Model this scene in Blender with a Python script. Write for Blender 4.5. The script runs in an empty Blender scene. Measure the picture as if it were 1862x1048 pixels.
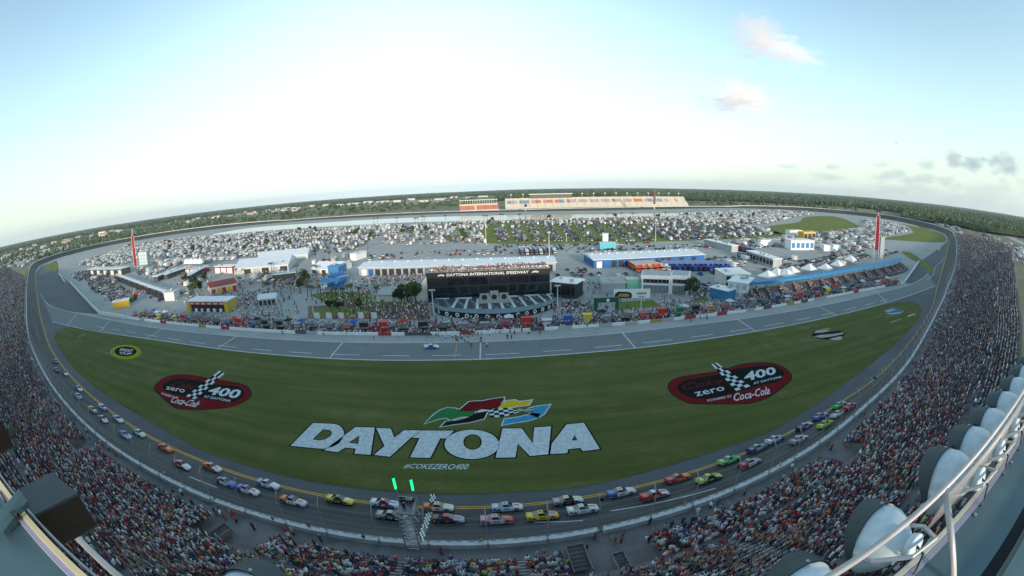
import bpy, bmesh, math, random
import numpy as np
from mathutils import Vector, Matrix
from mathutils.geometry import tessellate_polygon

random.seed(7)
rng = np.random.default_rng(11)
SC = bpy.context.scene
COL = SC.collection

# ------------------------------------------------------------------ camera
CAM_H = 50.0
FPX, PITCH, ROLL, CPX, CPY = 746.616, 0.143505594, -0.0295001964, 931.0, 450.439
cam = bpy.data.cameras.new('camera')
cam_o = bpy.data.objects.new('camera', cam)
COL.objects.link(cam_o)
SC.camera = cam_o
cam.type = 'PANO'
cam.panorama_type = 'FISHEYE_EQUISOLID'
cam.sensor_width = 36.0
cam.fisheye_lens = 36.0 * FPX / 1862.0
cam.fisheye_fov = math.radians(240)
cam.shift_y = -(524.0 - CPY) / 1048.0
cam.clip_start = 0.05
cam.clip_end = 60000
_cp, _sp, _cr, _sr = math.cos(PITCH), math.sin(PITCH), math.cos(ROLL), math.sin(ROLL)
_f = Vector((0, _cp, -_sp)); _u0 = Vector((0, _sp, _cp)); _r0 = Vector((1, 0, 0))
_r = _r0 * _cr + _u0 * _sr
_u = -_r0 * _sr + _u0 * _cr
cam_o.matrix_world = Matrix(((_r.x, _u.x, -_f.x, 0), (_r.y, _u.y, -_f.y, 0), (_r.z, _u.z, -_f.z, CAM_H), (0, 0, 0, 1)))

# ------------------------------------------------------------------ survey helpers: where a sight line meets a level
def ray(px, py):
    x = px - CPX; y = -(py - CPY); r = math.hypot(x, y) + 1e-9
    th = 2 * math.asin(min(1, r / (2 * FPX)))
    a, b, c = x / r * math.sin(th), y / r * math.sin(th), math.cos(th)
    X = a * _cr - b * _sr; Y = a * _sr + b * _cr
    return Vector((X, c * _cp + Y * _sp, Y * _cp - c * _sp))

def at(px, py, z=0.0):
    v = ray(px, py); t = (CAM_H - z) / -v.z
    return Vector((v.x * t, v.y * t, z))

def height_at(px, py, p):
    v = ray(px, py)
    return CAM_H + math.hypot(p[0], p[1]) * v.z / math.hypot(v.x, v.y)

def project_np(P):
    V = P - np.array([0, 0, CAM_H]); V = V / np.linalg.norm(V, axis=1)[:, None]
    c = V[:, 1] * _cp - V[:, 2] * _sp; Y = V[:, 1] * _sp + V[:, 2] * _cp; X = V[:, 0]
    a = X * _cr + Y * _sr; b = -X * _sr + Y * _cr
    th = np.arccos(np.clip(c, -1, 1)); rr = 2 * FPX * np.sin(th / 2); q = np.hypot(a, b) + 1e-12
    return CPX + a / q * rr, CPY - b / q * rr

# ------------------------------------------------------------------ sky, sun, exposure
SUN_AZ = math.radians(168)     # clockwise from +Y, behind the stand
SUN_EL = math.radians(11.0)
W = bpy.data.worlds.new('World'); SC.world = W; W.use_nodes = True
SKY_STRENGTH = 0.057
sun = bpy.data.lights.new('sun', 'SUN'); sun.energy = 0.8; sun.angle = math.radians(4.0); sun.color = (1.0, 0.85, 0.68)
sun_o = bpy.data.objects.new('sun', sun); COL.objects.link(sun_o)
_sd = Vector((math.sin(SUN_AZ) * math.cos(SUN_EL), math.cos(SUN_AZ) * math.cos(SUN_EL), math.sin(SUN_EL)))
sun_o.rotation_euler = _sd.to_track_quat('Z', 'Y').to_euler()
sun_o.location = (0, -60, 120)
SC.view_settings.view_transform = 'Standard'
SC.view_settings.look = 'None'
SC.view_settings.gamma = 1.0
SC.view_settings.use_curve_mapping = False
SC.view_settings.exposure = 2.62
SC.render.engine = 'CYCLES'
SC.cycles.max_bounces = 5
SC.cycles.diffuse_bounces = 3
SC.cycles.glossy_bounces = 2
SC.cycles.transparent_max_bounces = 8

def build_sky():
    nt = W.node_tree; N = nt.nodes; L = nt.links; N.clear()
    out = N.new('ShaderNodeOutputWorld'); bg = N.new('ShaderNodeBackground')
    sky = N.new('ShaderNodeTexSky'); sky.sky_type = 'NISHITA'; sky.sun_disc = False
    sky.sun_elevation = SUN_EL; sky.sun_rotation = SUN_AZ
    sky.altitude = 0; sky.air_density = 1.15; sky.dust_density = 0.25; sky.ozone_density = 0.7
    tc = N.new('ShaderNodeTexCoord')
    def vm(op, a, b=None):
        n = N.new('ShaderNodeVectorMath'); n.operation = op
        L.new(a, n.inputs[0])
        if b is not None:
            if hasattr(b, 'links'): L.new(b, n.inputs[1])
            else: n.inputs[1].default_value = b
        return n.outputs['Value'] if op in ('DOT_PRODUCT', 'LENGTH') else n.outputs[0]
    def ma(op, a, b=0.0, c=None, clamp=False):
        n = N.new('ShaderNodeMath'); n.operation = op; n.use_clamp = clamp
        for i, v in enumerate((a, b, c)):
            if v is None: continue
            if hasattr(v, 'links'): L.new(v, n.inputs[i])
            else: n.inputs[i].default_value = v
        return n.outputs[0]
    def mix(f, a, b):
        n = N.new('ShaderNodeMix'); n.data_type = 'RGBA'; n.blend_type = 'MIX'
        if hasattr(f, 'links'): L.new(f, n.inputs[0])
        else: n.inputs[0].default_value = f
        for s, v in ((6, a), (7, b)):
            if hasattr(v, 'links'): L.new(v, n.inputs[s])
            else: n.inputs[s].default_value = (*v, 1)
        return n.outputs[2]
    V = vm('NORMALIZE', tc.outputs['Generated'])
    tint = N.new('ShaderNodeMix'); tint.data_type = 'RGBA'; tint.blend_type = 'MULTIPLY'; tint.inputs[0].default_value = 1.0
    L.new(sky.outputs[0], tint.inputs[6]); tint.inputs[7].default_value = (.84, .975, 1.0, 1); col = tint.outputs[2]
    sep = N.new('ShaderNodeSeparateXYZ'); L.new(V, sep.inputs[0])
    band = ma('POWER', ma('SUBTRACT', 1.0, ma('ABSOLUTE', sep.outputs[2]), clamp=True), 4.0)
    col = mix(ma('MULTIPLY', band, .96), col, BAND_COL)          # sea haze low over the whole horizon
    # broad bright veil of thin high cloud low in the sky opposite the sun
    front = vm('DOT_PRODUCT', V, tuple(ray(740, 285)))
    glow = ma('POWER', ma('MAXIMUM', front, 0.0), VEIL_POW)
    col = mix(ma('MINIMUM', ma('MULTIPLY', glow, HAZE_AMT), 1.0), col, HAZE_COL)
    noise = N.new('ShaderNodeTexNoise'); noise.inputs['Scale'].default_value = 26; noise.inputs['Detail'].default_value = 5
    L.new(vm('MULTIPLY', V, (1.0, 1.0, 2.6)), noise.inputs['Vector'])
    nz = ma('SUBTRACT', noise.outputs[0], 0.5)
    for (px, py, w, h, op, lit, shade, tilt) in CLOUDS:
        d = ray(px, py); r = d.cross(Vector((0, 0, 1))).normalized(); u = r.cross(d).normalized()
        if tilt:
            c, s = math.cos(tilt), math.sin(tilt); r, u = r * c + u * s, u * c - r * s
        a = ma('MULTIPLY', vm('DOT_PRODUCT', V, tuple(r)), FPX / w)
        b = ma('MULTIPLY', vm('DOT_PRODUCT', V, tuple(u)), FPX / h)
        rad = ma('SQRT', ma('ADD', ma('MULTIPLY', a, a), ma('MULTIPLY', b, b)))
        rad = ma('ADD', rad, ma('MULTIPLY', nz, 2.2))
        mr = N.new('ShaderNodeMapRange'); mr.interpolation_type = 'SMOOTHSTEP'; L.new(rad, mr.inputs[0])
        mr.inputs[1].default_value = 1.3; mr.inputs[2].default_value = 0.05; mr.inputs[3].default_value = 0; mr.inputs[4].default_value = op
        f = ma('MULTIPLY', mr.outputs[0], ma('GREATER_THAN', vm('DOT_PRODUCT', V, tuple(d)), 0.5))
        g = ma('ADD', ma('MULTIPLY', ma('ADD', a, b), 0.35), ma('ADD', 0.5, nz), clamp=True)
        cc = mix(g, shade, lit)
        col = mix(f, col, cc)
    L.new(col, bg.inputs[0]); bg.inputs[1].default_value = SKY_STRENGTH
    L.new(bg.outputs[0], out.inputs[0])
HAZE_AMT = 0.82
VEIL_POW = 7.0
BAND_COL = (2.15, 2.6, 2.65)
HAZE_COL = (3.3, 3.9, 4.0)
_wl, _wg = (3.2, 2.75, 2.4), (2.15, 2.2, 2.4)
_dl, _dg = (1.75, 1.8, 1.95), (1.25, 1.6, 1.85)
CLOUDS = [
    (1378, 70, 48, 42, .8, _wl, _wg, 0), (1422, 92, 68, 25, .75, (4.0, 3.55, 3.2), _wg, -.25), (1342, 180, 58, 32, .95, (3.6, 3.05, 2.5), _wg, -.2),
    (1310, 190, 55, 18, .7, _wg, _wg, 0), (1320, 112, 30, 12, .25, _wg, _wg, .2), (855, 165, 34, 18, .35, (3.3, 3.1, 3.0), (3.2, 3.2, 3.2), 0),
    (1734, 294, 22, 16, .8, _dl, _dg, 0), (1770, 297, 28, 13, .85, _dg, _dg, 0), (1825, 297, 38, 20, .85, _dl, _dg, 0),
    (1620, 320, 45, 11, .45, _dg, _dg, .1), (1668, 326, 46, 10, .45, _dg, _dg, .1), (1722, 331, 24, 9, .45, _dg, _dg, 0), (1686, 299, 22, 8, .45, _dg, _dg, 0),
    (1602, 300, 24, 6, .5, _dg, _dg, 0), (1512, 305, 22, 6, .45, _dg, _dg, 0), (1500, 322, 32, 9, .45, _dg, _dg, 0), (1432, 303, 26, 5, .35, _dg, _dg, 0),
    (1800, 352, 120, 22, .3, _dg, _dg, .15), (1640, 344, 90, 10, .35, _dg, _dg, .1), (1420, 322, 120, 12, .3, _wg, _wg, .05),
]
build_sky()

# ------------------------------------------------------------------ small toolbox
def tag(o, label=None, cat=None, group=None, kind=None):
    if label: o['label'] = label
    if cat: o['category'] = cat
    if group: o['group'] = group
    if kind: o['kind'] = kind
    return o

def empty(name, loc=(0, 0, 0), rz=0.0):
    o = bpy.data.objects.new(name, None); COL.objects.link(o)
    o.location = loc; o.rotation_euler = (0, 0, rz); o.empty_display_size = 0.5
    return o

def link(name, me, parent=None):
    o = bpy.data.objects.new(name, me); COL.objects.link(o)
    if parent is not None: o.parent = parent
    return o

class MB:
    """collects faces and links them as one mesh object"""
    def __init__(s): s.v = []; s.f = []; s.m = []
    def face(s, pts, mi=0):
        n = len(s.v); s.v += [tuple(p) for p in pts]; s.f.append(tuple(range(n, n + len(pts)))); s.m.append(mi)
    def box(s, c, size, rz=0.0, mi=0, top=1.0, topm=None):
        """c = centre of the base, size = (x, y, z); top shrinks the upper face"""
        hx, hy, hz = size[0] / 2, size[1] / 2, size[2]; cs, sn = math.cos(rz), math.sin(rz); n = len(s.v)
        tx, ty = (top if isinstance(top, tuple) else (top, top))
        for z, kx, ky in ((0, 1, 1), (hz, tx, ty)):
            for a, b in ((-1, -1), (1, -1), (1, 1), (-1, 1)):
                x, y = a * hx * kx, b * hy * ky
                s.v.append((c[0] + x * cs - y * sn, c[1] + x * sn + y * cs, c[2] + z))
        for q in ((0, 3, 2, 1), (4, 5, 6, 7), (0, 1, 5, 4), (1, 2, 6, 5), (2, 3, 7, 6), (3, 0, 4, 7)):
            s.f.append(tuple(n + i for i in q)); s.m.append(topm if (topm is not None and q[0] == 4) else mi)
    def tube(s, pts, r, n=6, mi=0, caps=True):
        pts = [Vector(p) for p in pts]; base = len(s.v); k = len(pts)
        for i, p in enumerate(pts):
            t = (pts[min(i + 1, k - 1)] - pts[max(i - 1, 0)]).normalized()
            a = t.cross(Vector((0, 0, 1)) if abs(t.z) < .9 else Vector((1, 0, 0))).normalized(); b = t.cross(a)
            rr = r[i] if isinstance(r, (list, tuple)) else r
            for j in range(n):
                an = 2 * math.pi * j / n
                s.v.append(tuple(p + a * math.cos(an) * rr + b * math.sin(an) * rr))
        for i in range(k - 1):
            for j in range(n):
                s.f.append((base + i * n + j, base + i * n + (j + 1) % n, base + (i + 1) * n + (j + 1) % n, base + (i + 1) * n + j)); s.m.append(mi)
        if caps:
            s.f.append(tuple(base + j for j in range(n))[::-1]); s.m.append(mi)
            s.f.append(tuple(base + (k - 1) * n + j for j in range(n))); s.m.append(mi)
    def lathe(s, prof, n, M, mi=0):
        base = len(s.v)
        for r, z in prof:
            for j in range(n):
                an = 2 * math.pi * j / n
                s.v.append(tuple(M @ Vector((r * math.cos(an), r * math.sin(an), z))))
        for i in range(len(prof) - 1):
            for j in range(n):
                s.f.append((base + i * n + j, base + i * n + (j + 1) % n, base + (i + 1) * n + (j + 1) % n, base + (i + 1) * n + j)); s.m.append(mi)
    def prism(s, poly, z0, z1, mi=0, topm=None):
        n = len(s.v); k = len(poly)
        for z in (z0, z1):
            for p in poly: s.v.append((p[0], p[1], z))
        for i in range(k):
            j = (i + 1) % k; s.f.append((n + i, n + j, n + k + j, n + k + i)); s.m.append(mi)
        for t in tessellate_polygon([[Vector((p[0], p[1], 0)) for p in poly]]):
            s.f.append(tuple(n + k + i for i in t)); s.m.append(mi if topm is None else topm)
    def fill(s, loops, z, mi=0):
        """flat sheet from one outer loop and its holes"""
        n = len(s.v); L3 = [[Vector((p[0], p[1], 0)) for p in lp] for lp in loops]
        for lp in loops:
            for p in lp: s.v.append((p[0], p[1], z if not callable(z) else z(p[0], p[1])))
        for t in tessellate_polygon(L3):
            a, b, c = (s.v[n + i] for i in t)
            cr = (b[0] - a[0]) * (c[1] - a[1]) - (b[1] - a[1]) * (c[0] - a[0])
            if abs(cr) < 1e-9: continue
            s.f.append(tuple(n + i for i in (t if cr > 0 else t[::-1]))); s.m.append(mi)
    def mesh(s, name, mats, smooth=False):
        me = bpy.data.meshes.new(name); me.from_pydata(s.v, [], s.f)
        for m in (mats if isinstance(mats, (list, tuple)) else [mats]): me.materials.append(m)
        me.polygons.foreach_set('material_index', s.m)
        if smooth: me.polygons.foreach_set('use_smooth', [True] * len(s.f))
        me.validate(); me.update(); return me
    def build(s, name, mats, parent=None, smooth=False):
        o = link(name, s.mesh(name, mats, smooth), parent)
        if name in JOINED: o['kind'] = 'stuff'     # pieces far too small to pick apart
        return o
JOINED = {'frame', 'wheels', 'light_masts', 'parapet_rail', 'bracing', 'cable', 'legs', 'chequered_band', 'chequered_flag', 'edge_lip', 'red_script', 'rotor', 'skids', 'seating', 'rung', 'striped_deck', 'wall_run', 'side_bracket', 'rail'}

def crom(pts, step=None, closed=False, per=8):
    """Catmull-Rom through pts"""
    P = [Vector(p) for p in pts]; n = len(P); out = []
    for i in range(n if closed else n - 1):
        if closed: a, b, c, d = P[i - 1], P[i], P[(i + 1) % n], P[(i + 2) % n]
        else: a, b, c, d = P[max(i - 1, 0)], P[i], P[i + 1], P[min(i + 2, n - 1)]
        k = per if step is None else max(2, int((c - b).length / step))
        for j in range(k):
            t = j / k
            out.append(0.5 * ((2 * b) + (c - a) * t + (2 * a - 5 * b + 4 * c - d) * t * t + (3 * b - a - 3 * c + d) * t ** 3))
    if not closed: out.append(P[-1].copy())
    return out

def px_loop(pts, s=1.0, ox=0.0, oy=0.0, z=0.0):
    return [at(ox + p[0] / s, oy + p[1] / s, z) for p in pts]

# ------------------------------------------------------------------ materials
_mats = {}
def mat(name, col, rough=0.7, metal=0.0, var=0.12, scale=3.0, spec=0.3, bump=0.0, coat=0.0, detail=4.0, col2=None):
    key = name
    if key in _mats: return _mats[key]
    m = bpy.data.materials.new(name); m.use_nodes = True; nt = m.node_tree; N, L = nt.nodes, nt.links
    b = N['Principled BSDF']
    b.inputs['Roughness'].default_value = rough; b.inputs['Metallic'].default_value = metal
    b.inputs['Specular IOR Level'].default_value = spec
    b.inputs['Coat Weight'].default_value = coat
    tc = N.new('ShaderNodeTexCoord'); nz = N.new('ShaderNodeTexNoise')
    nz.inputs['Scale'].default_value = scale; nz.inputs['Detail'].default_value = detail
    L.new(tc.outputs['Object'], nz.inputs['Vector'])
    mx = N.new('ShaderNodeMix'); mx.data_type = 'RGBA'
    rp = N.new('ShaderNodeMapRange'); rp.inputs[1].default_value = .3; rp.inputs[2].default_value = .7
    L.new(nz.outputs[0], rp.inputs[0]); L.new(rp.outputs[0], mx.inputs[0])
    c2 = col2 if col2 is not None else tuple(min(1, c * (1 + var)) for c in col)
    mx.inputs[6].default_value = (*[c * (1 - var) if col2 is None else c for c in col], 1); mx.inputs[7].default_value = (*c2, 1)
    L.new(mx.outputs[2], b.inputs['Base Color'])
    if bump:
        bp = N.new('ShaderNodeBump'); bp.inputs['Strength'].default_value = bump; L.new(nz.outputs[0], bp.inputs['Height']); L.new(bp.outputs[0], b.inputs['Normal'])
    _mats[key] = m; return m

def paint(r, g, b, rough=0.45, coat=0.0):
    return mat('paint_%02x%02x%02x_%d' % (int(r * 255), int(g * 255), int(b * 255), int(rough * 100)), (r, g, b), rough, var=.07, scale=1.5, coat=coat)

def attr_mat(name, rough=0.8):
    m = bpy.data.materials.new(name); m.use_nodes = True; N, L = m.node_tree.nodes, m.node_tree.links
    a = N.new('ShaderNodeAttribute'); a.attribute_name = 'Col'
    b = N['Principled BSDF']; b.inputs['Roughness'].default_value = rough; b.inputs['Specular IOR Level'].default_value = .25
    L.new(a.outputs['Color'], b.inputs['Base Color']); return m

def glow_mat(name, col, strength):
    m = bpy.data.materials.new(name); m.use_nodes = True; N, L = m.node_tree.nodes, m.node_tree.links
    b = N['Principled BSDF']; b.inputs['Base Color'].default_value = (*col, 1)
    b.inputs['Emission Color'].default_value = (*col, 1); b.inputs['Emission Strength'].default_value = strength; return m

def field_mat(name, base, alt, dry, s1, s2, streak=None, rough=0.95, fine=1.2, spec=0.15, streak_amt=.55, lane=False):
    """ground covering: large patches, smaller blotches, fine grain, optional directional streaks"""
    m = bpy.data.materials.new(name); m.use_nodes = True; N, L = m.node_tree.nodes, m.node_tree.links
    b = N['Principled BSDF']; b.inputs['Roughness'].default_value = rough; b.inputs['Specular IOR Level'].default_value = spec
    g = N.new('ShaderNodeNewGeometry')
    def nz(scale, vec=None, detail=4):
        n = N.new('ShaderNodeTexNoise'); n.inputs['Scale'].default_value = scale; n.inputs['Detail'].default_value = detail
        L.new(vec if vec is not None else g.outputs['Position'], n.inputs['Vector'])
        r = N.new('ShaderNodeMapRange'); r.inputs[1].default_value = .36; r.inputs[2].default_value = .66; L.new(n.outputs[0], r.inputs[0]); return r.outputs[0]
    def mx(f, a, c, mode='MIX'):
        n = N.new('ShaderNodeMix'); n.data_type = 'RGBA'; n.blend_type = mode
        L.new(f, n.inputs[0]) if hasattr(f, 'links') else setattr(n.inputs[0], 'default_value', f)
        for i, v in ((6, a), (7, c)):
            L.new(v, n.inputs[i]) if hasattr(v, 'links') else setattr(n.inputs[i], 'default_value', (*v, 1))
        return n.outputs[2]
    c = mx(nz(s1), base, alt)
    n2 = nz(s2, detail=6); mm = N.new('ShaderNodeMath'); mm.operation = 'MULTIPLY'; L.new(n2, mm.inputs[0]); L.new(nz(s1 * 1.7), mm.inputs[1])
    c = mx(mm.outputs[0], c, dry)
    if streak:
        mp = N.new('ShaderNodeMapping'); mp.inputs['Scale'].default_value = streak; L.new(g.outputs['Position'], mp.inputs['Vector'])
        n = nz(1.0, mp.outputs[0], 3); mm2 = N.new('ShaderNodeMath'); mm2.operation = 'MULTIPLY'; mm2.inputs[1].default_value = streak_amt; L.new(n, mm2.inputs[0])
        c = mx(mm2.outputs[0], c, tuple(x * .72 for x in base))
    if lane:      # rubber grooves and seams that follow the track
        at_ = N.new('ShaderNodeAttribute'); at_.attribute_name = 'trk'
        g1 = nz(1.0, at_.outputs['Vector'], 5); m5 = N.new('ShaderNodeMath'); m5.operation = 'MULTIPLY'; m5.inputs[1].default_value = .8; L.new(g1, m5.inputs[0])
        c = mx(m5.outputs[0], c, tuple(x * .33 for x in base))
    n4 = nz(fine, detail=2); mm3 = N.new('ShaderNodeMath'); mm3.operation = 'MULTIPLY'; mm3.inputs[1].default_value = .35; L.new(n4, mm3.inputs[0])
    c = mx(mm3.outputs[0], c, tuple(x * .6 for x in base))
    L.new(c, b.inputs['Base Color']); return m

GRASS = field_mat('tri_oval_grass', (.100, .118, .024), (.122, .137, .034), (.19, .162, .066), .03, .16, (.016, .30, 1), streak_amt=.75)
GRASS2 = field_mat('infield_grass', (.13, .165, .025), (.17, .20, .035), (.23, .22, .07), .04, .2)
ROUGH_GRASS = field_mat('verge_grass', (.085, .11, .035), (.12, .13, .05), (.19, .18, .09), .012, .06)
TRACK = field_mat('track_asphalt', (.076, .079, .079), (.096, .099, .10), (.060, .061, .061), .03, .3, None, .75, 3.0, .3, lane=True)
APRON = field_mat('apron_asphalt', (.10, .107, .112), (.125, .133, .138), (.085, .09, .094), .02, .2, None, .8, 2.0, .3)
PITROAD = field_mat('pit_road_asphalt', (.185, .195, .195), (.205, .217, .218), (.16, .17, .17), .03, .25, None, .8, 2.5, .3)
LOT = field_mat('infield_asphalt', (.37, .375, .35), (.42, .425, .40), (.31, .305, .28), .018, .15, None, .9, 1.0, .2)
CONC = field_mat('pale_concrete', (.40, .39, .365), (.45, .435, .41), (.31, .30, .275), .05, .5, None, .85, 3.0, .2)
STANDC = field_mat('stand_concrete', (.20, .19, .18), (.25, .235, .22), (.13, .12, .115), .1, .6, None, .85, 3.0, .2)
BRICKPAVE = field_mat('plaza_pavers', (.20, .12, .095), (.25, .16, .13), (.16, .10, .085), .08, .8, None, .9, 3.0, .2)
WHITE = paint(.78, .78, .76); OFFW = paint(.62, .62, .60); BLACK = paint(.015, .015, .017); DARK = paint(.05, .055, .06)
MARKW = mat('worn_white_paint', (.55, .56, .56), .7, var=.22, scale=.9)
YELLOW = mat('worn_yellow_paint', (.58, .32, .03), .7, var=.2, scale=.8)
STEEL = mat('galvanised_steel', (.42, .43, .44), .45, .6, var=.1, scale=4)
GLASS = mat('dark_window_glass', (.012, .015, .02), .08, var=.3, scale=.6, spec=.6)
# ------------------------------------------------------------------ the ground sheets
def sheet(name, loops, z, m):
    b = MB(); b.fill(loops, z); o = b.build(name, m); o['kind'] = 'structure'; return o
def disc(name, r, z, m, n=96):
    b = MB(); c = [(math.cos(2 * math.pi * i / n) * r, math.sin(2 * math.pi * i / n) * r) for i in range(n)]
    b.fill([c], z); o = b.build(name, m); o['kind'] = 'structure'; return o
disc('ground', 16000, -1.2, field_mat('far_land', (.15, .155, .09), (.23, .215, .14), (.30, .265, .18), .0035, .02, None, .95, .05))

# inner edge of the banked track, anticlockwise from the left end of the front stretch
front_px = [(65, 497), (65, 512.5), (68.6, 539), (74, 573.6), (80, 595), (90, 626), (108, 657), (144, 698.6), (193, 740), (240, 773), (283.6, 799), (322, 817),
            (387, 843), (460, 870), (537, 888), (615, 904), (679, 914), (782, 920.5), (872, 922), (920, 919.5), (997, 911), (1100, 896), (1178, 879), (1281, 849.6),
            (1358, 820), (1432, 788), (1509, 741.5), (1561, 710.5), (1613, 669), (1652, 625), (1678, 589), (1698, 550), (1701, 532), (1714, 485), (1724, 441)]
front_in = [at(x, y) for x, y in front_px]
def smooth(P, it=3, fixed=1):
    P = [p.copy() for p in P]
    for _ in range(it):
        Q = [p.copy() for p in P]
        for i in range(fixed, len(P) - fixed): Q[i] = P[i - 1] * .25 + P[i] * .5 + P[i + 1] * .25
        P = Q
    return P
front_in = [Vector((p.x, p.y, 0)) for p in front_in]
turns = [(645, 311), (700, 340), (756, 384), (825, 467), (880, 570), (905, 670), (888, 775), (826, 868), (730, 930), (600, 955), (460, 946), (330, 925), (211, 905), (100, 899),
         (13, 899), (-101, 915), (-279, 948), (-471, 951), (-637, 908), (-785, 846), (-895, 765), (-965, 650), (-975, 520), (-935, 405), (-865, 318), (-770, 264)]
inner = crom(front_in + [Vector((x, y, 0)) for x, y in turns], step=5.0, closed=True)
# resample evenly
def resample(P, step, closed=False):
    Q = [np.array(p[:2]) for p in P] + ([np.array(P[0][:2])] if closed else [])
    Q = np.array(Q); d = np.r_[0, np.cumsum(np.hypot(*np.diff(Q, axis=0).T))]
    n = int(d[-1] / step); t = np.linspace(0, d[-1], n + 1)[: n if closed else n + 1]
    return np.c_[np.interp(t, d, Q[:, 0]), np.interp(t, d, Q[:, 1])]
IN = resample(inner, 5.0, True)
for _ in range(6): IN = (np.roll(IN, 1, 0) + 2 * IN + np.roll(IN, -1, 0)) / 4
NI = len(IN)
T = np.roll(IN, -1, 0) - np.roll(IN, 1, 0); T /= np.hypot(T[:, 0], T[:, 1])[:, None]
NRM = np.c_[T[:, 1], -T[:, 0]]           # outwards (track runs anticlockwise)
wall_px = [(50, 500), (49.5, 560), (50, 600), (70, 655), (100, 710), (150, 770), (200, 812), (280, 862), (352, 897), (450, 935), (550, 960), (650, 977), (800, 986), (900, 987), (1000, 982),
           (1100, 968), (1200, 945), (1300, 912), (1400, 865), (1500, 803), (1600, 715), (1650, 660), (1690, 590), (1715, 540), (1735, 490), (1742, 450), (1738, 430)]
WZ = 3.8
wall_w = resample(crom([Vector((*at(x, y, WZ)[:2], 0)) for x, y in wall_px], step=4), 2.0)
def nearest(P, Q):
    out = np.empty(len(P))
    for i, p in enumerate(P): out[i] = np.hypot(Q[:, 0] - p[0], Q[:, 1] - p[1]).min()
    return out
width = np.full(NI, 14.0)
dn = nearest(IN, wall_w)
xf = IN[:, 0]; isfront = IN[:, 1] < 330
wt = np.where(isfront, np.clip((xf + 420) / 120, 0, 1) * np.clip((430 - xf) / 120, 0, 1), 0)
width = width * (1 - wt) + dn * wt
for _ in range(60): width = (np.roll(width, 1) + 2 * width + np.roll(width, -1)) / 4
OUT = IN + NRM * width[:, None]
turn = np.clip((np.abs(IN[:, 0]) - 560) / 220, 0, 1) * np.clip((IN[:, 1] - 200) / 100, 0, 1)
OZ = WZ + turn * 3.2
back = IN[:, 1] > 880
OZ = np.where(back & (np.abs(IN[:, 0]) < 600), 2.4, OZ)
for _ in range(12): OZ = (np.roll(OZ, 1) + 2 * OZ + np.roll(OZ, -1)) / 4
DECK_IN = -.0
def track_pt(i, f, dz=0.0):
    i = i % NI
    p = IN[i] * (1 - f) + OUT[i] * f
    return (p[0], p[1], OZ[i] * f + dz + .03)
b = MB(); trk = []
for i in range(NI):
    j = (i + 1) % NI
    for f0, f1 in ((0, .25), (.25, .5), (.5, .75), (.75, 1.0)):
        b.face([track_pt(i, f0), track_pt(i, f1), track_pt(j, f1), track_pt(j, f0)])
        trk += [(i * .06, f0 * 7, 0), (i * .06, f1 * 7, 0), ((i + 1) * .06, f1 * 7, 0), ((i + 1) * .06, f0 * 7, 0)]
o = b.build('race_track', TRACK, smooth=True); o['kind'] = 'structure'
o.data.attributes.new('trk', 'FLOAT_VECTOR', 'POINT').data.foreach_set('vector', np.array(trk, np.float32).ravel())
# earth bank outside the turns and back stretch
b = MB()
for i in range(NI):
    j = (i + 1) % NI
    if IN[i][1] < 330 and -560 < IN[i][0] < 640: continue
    q = lambda k, d, z: (OUT[k][0] + NRM[k][0] * d, OUT[k][1] + NRM[k][1] * d, z)
    b.face([q(i, .1, OZ[i] - .02), q(i, 4, OZ[i] - .1), q(j, 4, OZ[j] - .1), q(j, .1, OZ[j] - .02)])
    b.face([q(i, 4, OZ[i] - .1), q(i, 18, -1.3), q(j, 18, -1.3), q(j, 4, OZ[j] - .1)])
o = b.build('earth_bank', ROUGH_GRASS); o['kind'] = 'structure'

# stretch of indices that is the front stretch (left to right)
i0 = int(np.argmin(np.hypot(IN[:, 0] + 690, IN[:, 1] - 232))); i1 = int(np.argmin(np.hypot(IN[:, 0] - 650, IN[:, 1] - 312)))
FR = [(i0 + k) % NI for k in range((i1 - i0) % NI + 1)]
FI, FO, FZ, FN = IN[FR], OUT[FR], OZ[FR], NRM[FR]

# infield sheets, each a few centimetres above the one below
ring = [tuple(p) for p in (IN + NRM * .3)]
sheet('infield_asphalt', [ring], -.12, LOT)
# green verge inside the far half of the oval
vb = MB()
for i in range(NI):
    j = (i + 1) % NI
    if IN[i][1] < 420: continue
    w = 32 + 16 * math.sin(i * .05)
    a, c = IN[i] - NRM[i] * .2, IN[j] - NRM[j] * .2; a2, c2 = IN[i] - NRM[i] * w, IN[j] - NRM[j] * (32 + 16 * math.sin((i + 1) * .05))
    vb.face([(*a, -.06), (*c, -.06), (*c2, -.06), (*a2, -.06)])
o = vb.build('back_stretch_verge', ROUGH_GRASS); o['kind'] = 'structure'

pit_near = [(95, 585), (142, 597), (200, 606.4), (290.9, 618), (393.4, 634.4), (470.7, 642.2), (560, 649.5), (660, 654.5), (740, 655.2), (840, 653.8), (905, 653), (1030, 643), (1155, 634), (1300, 614), (1380, 601.8), (1522, 573.3), (1613, 551), (1672, 531), (1700, 520)]
pit_far = [(80, 548), (92, 557), (120, 566), (181, 577.5), (240, 590), (300, 599), (420, 610.5), (540, 619), (640, 623), (760, 623), (870, 621.5), (985, 617), (1132, 605), (1280, 588), (1342, 581), (1490, 557), (1575, 538), (1640, 523), (1672, 512), (1688, 497)]
pit_wall = [(229, 579), (277, 585), (355, 594), (449.4, 601), (540, 607), (690, 609.4), (819, 609), (940, 603), (1050, 596.5), (1136, 591), (1244, 580.4), (1300, 574), (1374.5, 565), (1492.7, 543.8), (1575, 528), (1644, 515.4)]
def straighten(P, it=10):
    return smooth(crom(P, per=4), it)
PN = straighten([at(*p) for p in pit_near]); PF = straighten([at(*p) for p in pit_far]); PW = straighten([at(*p) for p in pit_wall])
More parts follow.
